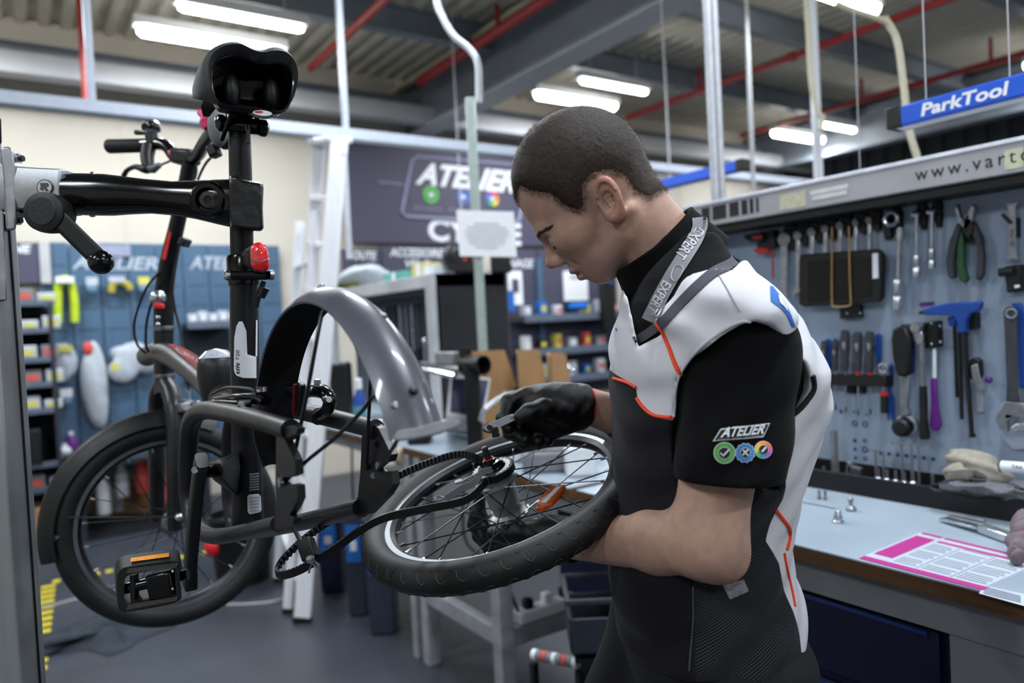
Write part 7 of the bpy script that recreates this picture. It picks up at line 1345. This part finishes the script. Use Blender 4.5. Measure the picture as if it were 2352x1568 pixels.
# ---------------------------------------------------------------- stepladder
m_lad = M('ladder_aluminium', 'e6e8ef', .4, .05, var=.06, scale=8, stretch=(6, 6, .5))
ld = thing('stepladder', 'tall aluminium stepladder standing before the wall displays', 'ladder', W(690, 1435, 3.68))
def lrail(nm, x0, y0, d0, x1, d1, w, dep_=.03):
    a = W(x0, y0, d0); b_ = W(x1, 1400, d1); b_ = a + (b_ - a) * (a.z / (a.z - b_.z)); mk(nm, G().bar(b_ + Z * .012, a, w, dep_, CF), m_lad, ld, bevel=.004); mk('rubber_foot', G().bar(b_, b_ + (a - b_) * .012, w * 1.05, dep_ * 1.2, CF), m_tb, ld); return a, b_
A1, B1 = lrail('front_rail', 780, 325, 3.75, 697, 3.72, .085); A2, B2 = lrail('front_rail', 733, 332, 4.15, 668, 4.1, .06, .05); A3, B3 = lrail('rear_rail', 728, 485, 4.0, 662, 3.86, .05); A4, B4 = lrail('rear_rail', 690, 510, 4.5, 636, 4.35, .05, .05)
for k in range(9): f = .08 + k * .1; p_, q_ = B1 + (A1 - B1) * f, B2 + (A2 - B2) * f; mk('step', G().bar(p_, q_, .075, .028), m_lad, ld, bevel=.003)
for k in range(4): f = .15 + k * .24; p_, q_ = B3 + (A3 - B3) * f, B4 + (A4 - B4) * f; mk('rear_brace', G().bar(p_, q_, .05, .02), m_lad, ld, bevel=.002)
mk('top_cap', G().bar(A1 + Z * .01, A2 + Z * .01, .14, .03), m_lad, ld, bevel=.006); mk('strut', G().bar(W(790, 350, 3.74), W(803, 595, 3.74), .03, .012, CF), M('pale_strut', 'c4c8d4', .4), ld, bevel=.002)
# ---------------------------------------------------------------- back wall: banner, fascia boards, perforated panels, shelves
def wb(px0, py0, px1, py1, off=0.):
    a, b_ = ony((px0 + 0), (py0 + py1) / 2, YB - off), ony(px1, (py0 + py1) / 2, YB - off); xm = (px0 + px1) / 2; return a.x, b_.x, ony(xm, py1, YB - off).z, ony(xm, py0, YB - off).z
def wbox(nm, r, off, dep_, mat, par, bevel=0., local=None): x0, x1, z0, z1 = wb(*r, off); return mk(nm, G().mm((x0, YB - off, z0), (x1, YB - off + dep_, z1)), mat, par, bevel=bevel, smooth=bool(bevel))
OB = .12
bn = thing('wall_banner', 'dark purple workshop banner with framed white lettering on back wall', 'banner', ony(1050, 450, YB - OB)); wbox('banner_sheet', (790, 338, 1345, 561), OB, .02, M('purple_grey_banner', '464357', .6, var=.05, scale=2), bn)
def bp_(px, py): return ony(px, py, YB - OB - .004)
fr = [bp_(x, y) for x, y in ((958, 360), (1200, 380), (1216, 392), (1192, 505), (1180, 513), (932, 498), (922, 486), (945, 370))]; mk('frame_line', G().tube(fr, .022, 6, closed=True), M('lilac_print', '8d8aa6', .6), bn)
pxtext('lettering', 'ATELIER', (1073, 408), (230, 22), (8, -50), bp_, m_wht, bn, bold=.04, shear=.2); pxtext('lettering', 'CYCLE', (1090, 533), (214, 12), (0, -52), bp_, m_wht, bn, bold=.035); mk('banner_rule', G().tube([bp_(868, 419), bp_(928, 424)], .012, 6), M('lilac_print', 0), bn)
for px, py, r_, col in ((990, 447, 20, '4fae4a'), (1064, 452, 17, '3f68b0'), (1131, 456, 17, 'd8803a')):
    c = bp_(px, py); s = r_ * (c.y / ray(px, py).y) * 0 + r_ * dep(c) / FPX; mk('round_mark', G().ring(c, (0, -1, 0), s * .75, [(-s * .25, -.002), (s * .25, -.002), (s * .25, .003), (-s * .25, .003)], 28), M('mark_' + col, col, .6), bn); mk('mark_core', G().cyl(c, c - V((0, .003, 0)), s * .3, 16), m_wht, bn)
    if px == 1131:
        for k, cc_ in enumerate(('d8405a', '8a50b8', '3a78c8', '48a85a', 'd8c83a')): mk('mark_segment', G().ring(c - V((0, .002, 0)), (0, -1, 0), s * .75, [(-s * .25, 0), (s * .25, 0), (s * .25, .004), (-s * .25, .004)], 5, a0=.6 + k * 1.05, a1=.6 + (k + 1) * 1.05), M('seg_' + cc_, cc_, .6), bn)
for cx, w_ in ((985, 66), (1062, 60), (1135, 60)): pxtext('small_lettering', {985: 'Entretenir', 1062: 'Réparer', 1135: 'Personnaliser'}[cx], (cx, 478 + (cx - 985) * .07), (w_, 4), (0, -9), bp_, M('lilac_print', 0), bn)
for r_, txt, tw, lab in (((788, 572, 875, 640), 'ROUTE', 66, 'slate fascia board left of the far cabinet top'), ((878, 566, 1045, 640), 'ACCESSOIRES', 132, 'slate fascia board with accessories lettering'), ((1170, 572, 1240, 900), 'FREINAGE', 96, 'tall slate panel behind the slim post'), ((1243, 574, 1420, 900), '', 0, 'tall slate panel behind the hanging white sheet'), ((-40, 556, 97, 650), 'PLATINE', 130, 'slate fascia board above the left shelving')):
    x0, x1, z0, z1 = wb(*r_, .1); t = thing('fascia_board', lab, 'sign', ((x0 + x1) / 2, YB - .1, z0)); wbox('board', r_, .1, .04, m_pan, t)
    if txt: cx = (r_[0] + r_[2]) / 2 - (0 if r_[0] > 0 else 22); cx = 1178 if txt == 'FREINAGE' else cx; pxtext('lettering', txt, (cx, r_[1] + (14 if txt != 'FREINAGE' else 32)), (tw, 3), (0, -20), lambda x, y: ony(x, y, YB - .104), m_wht, t, bold=.03, shear=.15)
    if txt == 'ACCESSOIRES': pxtext('lettering', 'VELO', (960, 606), (60, 2), (0, -18), lambda x, y: ony(x, y, YB - .104), m_wht, t, bold=.03, shear=.15)
tag(mk('shelf_upright', G().mm((wb(1235, 570, 1247, 900, .12)[0], YB - .16, 0), (wb(1235, 570, 1247, 900, .12)[1], YB - .11, 2.2)), m_slat, None, bevel=.003), 'blue grey slotted upright between the slate panels', 'post')
pp = thing('perforated_panel', 'long blue grey perforated display panel on the left wall', 'panel', ony(380, 800, YB - .1)); x0, x1, z0, z1 = wb(100, 560, 655, 1040, .08)
for k in range(9): xa = x0 + (x1 - x0) * k / 9; mk('panel_board', G().mm((xa + .004, YB - .08, .35), (x0 + (x1 - x0) * (k + 1) / 9 - .004, YB - .03, z1)), m_slat, pp, bevel=.004)
for k in range(9):
    xa = x0 + (x1 - x0) * k / 9
    for j in range(7): mk('slot_row', G().mm((xa + .03, YB - .0815, z1 - .2 - j * .18), (xa + (x1 - x0) / 9 - .03, YB - .0805, z1 - .19 - j * .18)), M('slot_dark', '2b3e50', .8), pp, smooth=False)
for cx, w_ in ((265, 200), (510, 150)): pxtext('lettering', 'ATELIER', (cx, 604), (w_, 3), (0, -30), lambda x, y: ony(x, y, YB - .085), M('soft_white_print', 'aab4c2', .6), pp, bold=.03, shear=.2)
wbox('header_strip', (212, 562, 300, 588), .1, .02, M('lilac_strip', '8d93ab', .6), pp); wbox('panel_edge', (92, 556, 116, 650), .12, .05, m_lgrey, pp)
def hung(nm, lab, cat, fn, px, py, off=.14): t = thing(nm, lab, cat, ony(px, py, YB - off), 'goods on the perforated panel'); fn(t); return t
def wpt(px, py, off=.14): return ony(px, py, YB - off)
m_lime = M('lime_plastic', 'b9cf2a', .5)
hung('u_lock', 'lime green U-shaped lock hanging on the blue panel', 'lock', lambda t: (mk('shackle', G().tube([wpt(*p) for p in bez([(133, 742), (133, 690), (135, 655), (148, 640), (163, 652), (171, 690), (172, 740)], 6)], .032, 12), m_lime, t), mk('lock_tag', G().box(wpt(149, 642, .2), (.13, .02, .05)), m_wht, t)), 150, 690)
for px, py, c, lab in ((211, 646, m_pkt, 'small white topped packet right of the lime lock'), (330, 645, m_yel, 'small yellow topped packet left of the handlepost'), (152, 903, m_wht, 'white price card low on the blue panel')): hung('hang_packet', lab, 'packet', lambda t: (mk('packet_card', G().box(wpt(px, py), (.09, .02, .07)), c, t, bevel=.004), mk('packet_body', G().ball(wpt(px, py + 18), .045, 8, (1, .5, 1)), M('blue_grey_pack', '5b7c96', .5), t)), px, py)
hung('hook_strap', 'yellow strap with curved end on the blue panel', 'strap', lambda t: (mk('strap_loop', G().tube([wpt(*p) for p in bez([(256, 672), (258, 655), (272, 646), (290, 652), (300, 665)], 5)], .03, 8), M('strap_yellow', 'a89c3a', .6), t), mk('packet_card', G().box(wpt(268, 641, .16), (.12, .02, .05)), m_pkt, t)), 275, 655)
hung('bubble_packet', 'grey bubble packet hanging below the lime lock', 'packet', lambda t: (rag('packet_film', wpt(147, 830), (V((.09, 0, 0)), V((0, .05, 0)), V((0, 0, .16))), 31, m_pkt, t, 12, .25), mk('packet_card', G().box(wpt(147, 800, .2), (.12, .01, .05)), m_yel, t)), 147, 830)
hung('long_packet', 'long pale packet with red top on the blue panel', 'packet', lambda t: (rag('packet_film', wpt(218, 885), (V((.1, 0, 0)), V((0, .05, 0)), V((0, 0, .36))), 33, M('white_long_pack', 'b9bfc8', .5), t, 14, .12), mk('red_top', G().ball(wpt(202, 800, .16), .05, 8, (.8, .5, 1.2)), m_lab, t)), 218, 880)
hung('bag_packet', 'big pale bag bulging on the panel behind the fork', 'bag', lambda t: (rag('packet_film', wpt(305, 828), (V((.18, 0, 0)), V((0, .05, 0)), V((0, 0, .15))), 35, m_pkt, t, 14, .3), mk('packet_card', G().box(wpt(264, 842, .26), (.06, .01, .06)), m_yel, t)), 305, 828)
def wshelf(r, dep_, lab, mat=m_shelf): x0, x1, z0, z1 = wb(*r, .1); t = thing('wall_shelf', lab, 'shelf', ((x0 + x1) / 2, YB - .1, z0)); mk('shelf_board', G().mm((x0, YB - .1 - dep_, z0), (x1, YB - .1, z1)), mat, t, bevel=.004); mk('shelf_lip', G().mm((x0, YB - .1 - dep_ - .01, z0 - .01), (x1, YB - .1 - dep_, z1 + .01)), M('shelf_edge', '5d6778', .5), t, bevel=.002); return (x0 + x1) / 2, z1, x0, x1
_, zt, xa, xb = wshelf((415, 742, 525, 752), .3, 'dark shelf with white packets left of the seat tube')
def goods(nm, lab, cat, x, z, w, h, mat, lm=None, grp='small goods on the far shelves', y=None, d_=.1):
    y = YB - .3 if y is None else y; t = thing(nm, lab, cat, (x, y, z), grp); mk('pack_body', G().mm((x - w / 2, y - d_ / 2, z), (x + w / 2, y + d_ / 2, z + h)), mat, t, bevel=.008)
    mk('pack_label', G().mm((x - w * .32, y - d_ / 2 - .003, z + h * .25), (x + w * .32, y - d_ / 2, z + h * .7)), lm or m_wht, t, smooth=False); return t
for k in range(5): goods('white_packet', f'white packet on the shelf left of the seat tube, {["first", "second", "third", "fourth", "fifth"][k]} from left', 'packet', xa + .06 + k * .085, zt, .075, .08 + .02 * (k % 2), m_pkt)
wbox('dark_bay', (420, 756, 530, 880), .1, .04, M('dark_bay', '16242e', .7), pp)
# shelves behind the man's face
o_ = ['leftmost', 'second', 'third', 'fourth', 'fifth', 'sixth', 'rightmost']
for j, (py, lab) in enumerate(((722, 'upper'), (795, 'middle'), (858, 'lower'))):
    _, zt, xa, xb = wshelf((1166, py, 1425, py + 12), .34, f"{lab} dark shelf seen between the chin and the gloved hand"); n_ = 7
    for k in range(n_):
        c = (m_pkt, m_blue, m_wht, m_tb, m_yel, m_pkt, m_lab)[(k + 2 * j) % 7]; goods('shelf_packet', f'{o_[k]} packet on the {lab} shelf behind the chin', 'packet', xa + .12 + (xb - xa - .2) * k / n_, zt, .11 if k % 2 else .09, .16 if (k + j) % 2 else .11, c, (m_wht, m_yel, m_lab)[k % 3])
for px0, py0, px1, py1, c, lab in ((1168, 622, 1200, 700, m_blue, 'white and blue printed sheet beside the black end panel'), (1295, 622, 1350, 690, None, 'white sheet hanging below the mouth')):
    t = thing('hanging_sheet', lab, 'sheet', wpt((px0 + px1) / 2, py0, .11)); wbox('sheet', (px0, py0, px1, py1), .11, .008, m_paper, t)
    if c: wbox('blue_corner', (px0, py0 + 45, px0 + 14, py1 + 15), .114, .004, c, t); wbox('print_block', (px0 + 8, py0 + 18, px0 + 24, py0 + 50), .114, .004, m_pan, t)
    else: wbox('print_block', (px0 + 14, py0 + 8, px1 - 14, py0 + 20), .114, .004, m_pkt, t)
q = wpt(1328, 703, .4); tag(mk('blue_tube', G().tube([q - V((.14, 0, 0)), q - V((.13, 0, 0)), q + V((.13, 0, 0)), q + V((.14, 0, 0))], [.02, .04, .04, .02], 12), M('bright_blue', '0f6fd0', .4)), 'bright blue cylinder lying on the upper shelf', 'tube')
q = wpt(1395, 690, .5); t = thing('black_monitor', 'black upright monitor edge beside the open collar', 'monitor', q); mk('monitor_case', G().box(q - Z * .05, (.2, .08, .7)), m_tb, t, bevel=.01); mk('blue_light', G().box(q + V((.02, -.05, .22)), (.06, .02, .03)), m_blue, t)
# left shelving unit with small parts bins
YS = 6.55
def sp_(px, py): return ony(px, py, YS)
su = thing('shelving_unit', 'dark shelving unit with small parts bins at the left edge', 'shelf', sp_(60, 1230)); xa, xb = sp_(-60, 900).x, sp_(122, 900).x
mk('side_panel', G().mm((xb, YS, 0), (xb + .03, YS + .45, 1.75)), m_shelf, su, bevel=.003); mk('back_panel', G().mm((xa, YS + .42, 0), (xb, YS + .45, 1.8)), M('dark_bay', 0), su, smooth=False)
rows = (694, 757, 825, 883, 944, 1070, 1128, 1225)
for j, py in enumerate(rows):
    z = sp_(60, py).z; mk('shelf_board', G().mm((xa, YS, z - .02), (xb, YS + .42, z)), m_shelf, su, bevel=.002); mk('price_rail', G().mm((xa, YS - .012, z - .03), (xb, YS, z + .012)), M('rail_grey', '5a6376', .5), su, bevel=.002)
    for k in range(3 if j not in (5, 7) else 0):
        x = xa + .2 + k * .14 + .02 * (j % 2); red = (j + k) % 3 == 1; t = goods('parts_bin', f'{"coral labelled" if red else "pale"} parts bin, {["left", "middle", "right"][k]} on shelf {["one", "two", "three", "four", "five", "six", "seven", "eight"][j]} from the top', 'bin', x, z, .115, .10 if red else .07 + .03 * ((j + k) % 2), m_gry if red else m_pkt, m_lab if red else m_yel, 'parts bins on the left shelving', YS + .08, .14)
z = sp_(60, 1070).z; q = sp_(48, 1020); t = thing('black_crate', 'black crate on the lower left shelf', 'crate', (q.x, YS + .1, z)); mk('crate_body', G().mm((xa + .02, YS - .02, z), (sp_(95, 1020).x, YS + .3, sp_(60, 988).z)), m_tb, t, bevel=.008); mk('blue_fitting', G().ball((sp_(25, 1040).x, YS - .05, sp_(25, 1040).z), .05, 8), m_blu, t)
q = sp_(85, 1165); t = thing('helmet', 'white helmet on the lowest left shelf', 'helmet', (q.x, YS + .12, sp_(60, 1225).z)); zz = sp_(60, 1225).z; mk('helmet_shell', G().lathe([(.12, 0), (.13, .05), (.11, .11), (.06, .145), (.001, .155)], (q.x, YS + .12, zz), Z, 20), m_wht, t); mk('helmet_rim', G().ring((q.x, YS + .12, zz + .005), Z, .125, circ(.008, 6), 24), m_tb, t)
for px0, px1, py0, pyb, d, lab, nm in ((28, 102, 1165, 1248, 5.1, 'tan carton with printed label on the floor by the shelving', 'floor_carton'), (225, 350, 1105, 1180, 5.6, 'low brown carton seen through the front wheel', 'floor_carton')):
    a, b_ = onz(px0, pyb, 0), onz(px1, pyb, 0); c = (a + b_) / 2; w_ = (b_ - a).length; h = (pyb - py0) * d / FPX; t = thing(nm, lab, 'box', c); mk('carton', G().box(c + Z * (h / 2) + F0 * .15, (w_, .3, h), (R0, F0, Z)), m_card, t, bevel=.003); mk('carton_print', G().box(c + Z * (h / 2) - R0 * (w_ * .15) - F0 * .002, (w_ * .25, .004, h * .8), (R0, F0, Z)), m_tb if nm and px0 < 100 else m_wht, t, smooth=False)
for k, (px, py, d, r_, h, c1, c2_, lab) in enumerate(((165, 1045, 6.1, .05, .2, 'pur', 'wht', 'purple bottle beside the front mudguard'), (150, 1058, 6.0, .05, .14, 'wht', 'wht', 'white tub beside the purple bottle'), (205, 1060, 6.2, .06, .18, 'blue', 'lab', 'blue and white bottle behind the mudguard'), (240, 1180, 5.7, .05, .32, 'wht', 'lab', 'white bottle seen through the left spokes'), (282, 1140, 5.9, .05, .3, 'wht', 'wht', 'white canister through the upper spokes'), (330, 1130, 5.9, .05, .34, 'lab', 'red', 'red bottle through the spokes left of the fork'), (382, 1150, 5.9, .04, .34, 'lab', 'lab', 'coral bottle just behind the fork blades'))):
    mm2 = dict(pur=m_pur, wht=m_wht, blue=m_blue, lab=m_lab, red=m_red); q = W(px, py, d); q.y = min(q.y, YB - .2); t = thing('floor_bottle', lab, 'bottle', q); mk('bottle_body', G().lathe([(r_ * .9, 0), (r_, .01), (r_, h * .65), (r_ * .4, h * .85)], q, Z, 14), mm2[c1], t); mk('bottle_top', G().lathe([(r_ * .4, h * .85), (r_ * .4, h)], q, Z, 10), mm2[c2_], t)
ls = thing('low_display', 'low dark display plinth carrying the bottles on the left', 'plinth', ony(250, 1180, YB - .5)); x0_, x1_ = ony(160, 1100, 6.4).x, ony(480, 1100, 6.4).x; mk('plinth_top', G().mm((x0_, 6.2, .55), (x1_, 7.1, .58)), m_shelf, ls, bevel=.003)
for xx in (x0_ + .05, x1_ - .05): mk('plinth_leg', G().mm((xx - .03, 6.25, 0), (xx + .03, 7.0, .55)), m_shelf, ls, smooth=False)
# ---------------------------------------------------------------- floor: tape, cloth, cables, dark tub
fy = M('yellow_floor_tape', 'cbb834', .6, var=.1, scale=30)
ft = thing('hazard_tape', 'yellow and black hazard tape stuck along the floor', 'tape', onz(95, 1440, 0))
L0, L1 = onz(112, 1342, 0), onz(84, 1548, 0); u = (L1 - L0); u.z = 0; l = u.length; u.normalize(); w = V((-u.y, u.x, 0)); n_ = 14
for k in range(n_):
    if k in (9, 10): continue
    q = L0 + u * (l * (k + .5) / n_); mk('tape_dash', G().box(q + Z * .0015, (.075, l / n_ * .55, .003), (w, u, Z)), fy, ft, smooth=False)
mk('tape_base', G().box(L0 + u * (l / 2) + Z * .0006, (.078, l, .0012), (w, u, Z)), m_tb, ft, smooth=False)
f2 = thing('hazard_tape', 'yellow hazard tape line running behind the front wheel', 'tape', onz(280, 1300, 0)); L0, L1 = onz(114, 1338, 0), onz(560, 1252, 0); u = (L1 - L0); u.z = 0; l = u.length; u.normalize(); w = V((-u.y, u.x, 0)); n_ = 16
for k in range(n_): q = L0 + u * (l * (k + .5) / n_); mk('tape_dash', G().box(q + Z * .0015, (.06, l / n_ * .55, .003), (w, u, Z)), fy, f2, smooth=False)
jk = thing('floor_cloth', 'blue grey work jacket dropped on the floor', 'jacket', onz(220, 1460, 0)); m_jk = M('slate_cloth', '2c333d', .9, var=.25, scale=9, bump=.3, bscale=60)
nx, ny = 30, 12; vs = []; cor = [onz(70, 1490, 0), onz(250, 1502, 0), onz(400, 1432, 0), onz(210, 1412, 0)]
for i in range(nx + 1):
    for j in range(ny + 1):
        s, t_ = i / nx, j / ny; q = (cor[0] * (1 - s) + cor[1] * s) * (1 - t_) + (cor[3] * (1 - s) + cor[2] * s) * t_; e = min(s, 1 - s, t_, 1 - t_) * 6; hgt = min(1, e) * (.03 + .025 * math.sin(s * 9 + t_ * 5) + .018 * math.sin(s * 21 - t_ * 9)); vs.append((q.x + .03 * math.sin(t_ * 9), q.y + .03 * math.sin(s * 11), max(hgt, 0) + .004))
mk('cloth_drape', G().add(vs, [(i * (ny + 1) + j, (i + 1) * (ny + 1) + j, (i + 1) * (ny + 1) + j + 1, i * (ny + 1) + j + 1) for i in range(nx) for j in range(ny)]), m_jk, jk, ang=0); rag('cloth_sleeve', onz(120, 1475, .03), (V((.2, .05, 0)), V((-.03, .09, 0)), V((0, 0, .035))), 44, m_jk, jk, 12, .3, .003)
for pts, lab in (([(20, 1412), (100, 1395), (190, 1372), (260, 1368), (330, 1360)], 'thin grey cable lying across the hazard tape'), ([(520, 1388), (580, 1386), (640, 1378), (700, 1350)], 'thin beige cable on the floor left of the stepladder')): tag(mk('floor_cable', G().tube([onz(x, y, .006) for x, y in bez(pts, 6)], .006, 6), m_lgrey), lab, 'cable')
q = onz(560, 1330, 0); t = thing('black_tub', 'black tub with red light seen through the front wheel', 'tub', q); mk('tub_body', G().lathe([(.15, 0), (.18, .38), (.19, .4), (.17, .4), (.16, .36)], q, Z, 24), m_tb, t); mk('red_top', G().ball(W(492, 1255, dep(q) - .12), .055, 10), m_red, t)
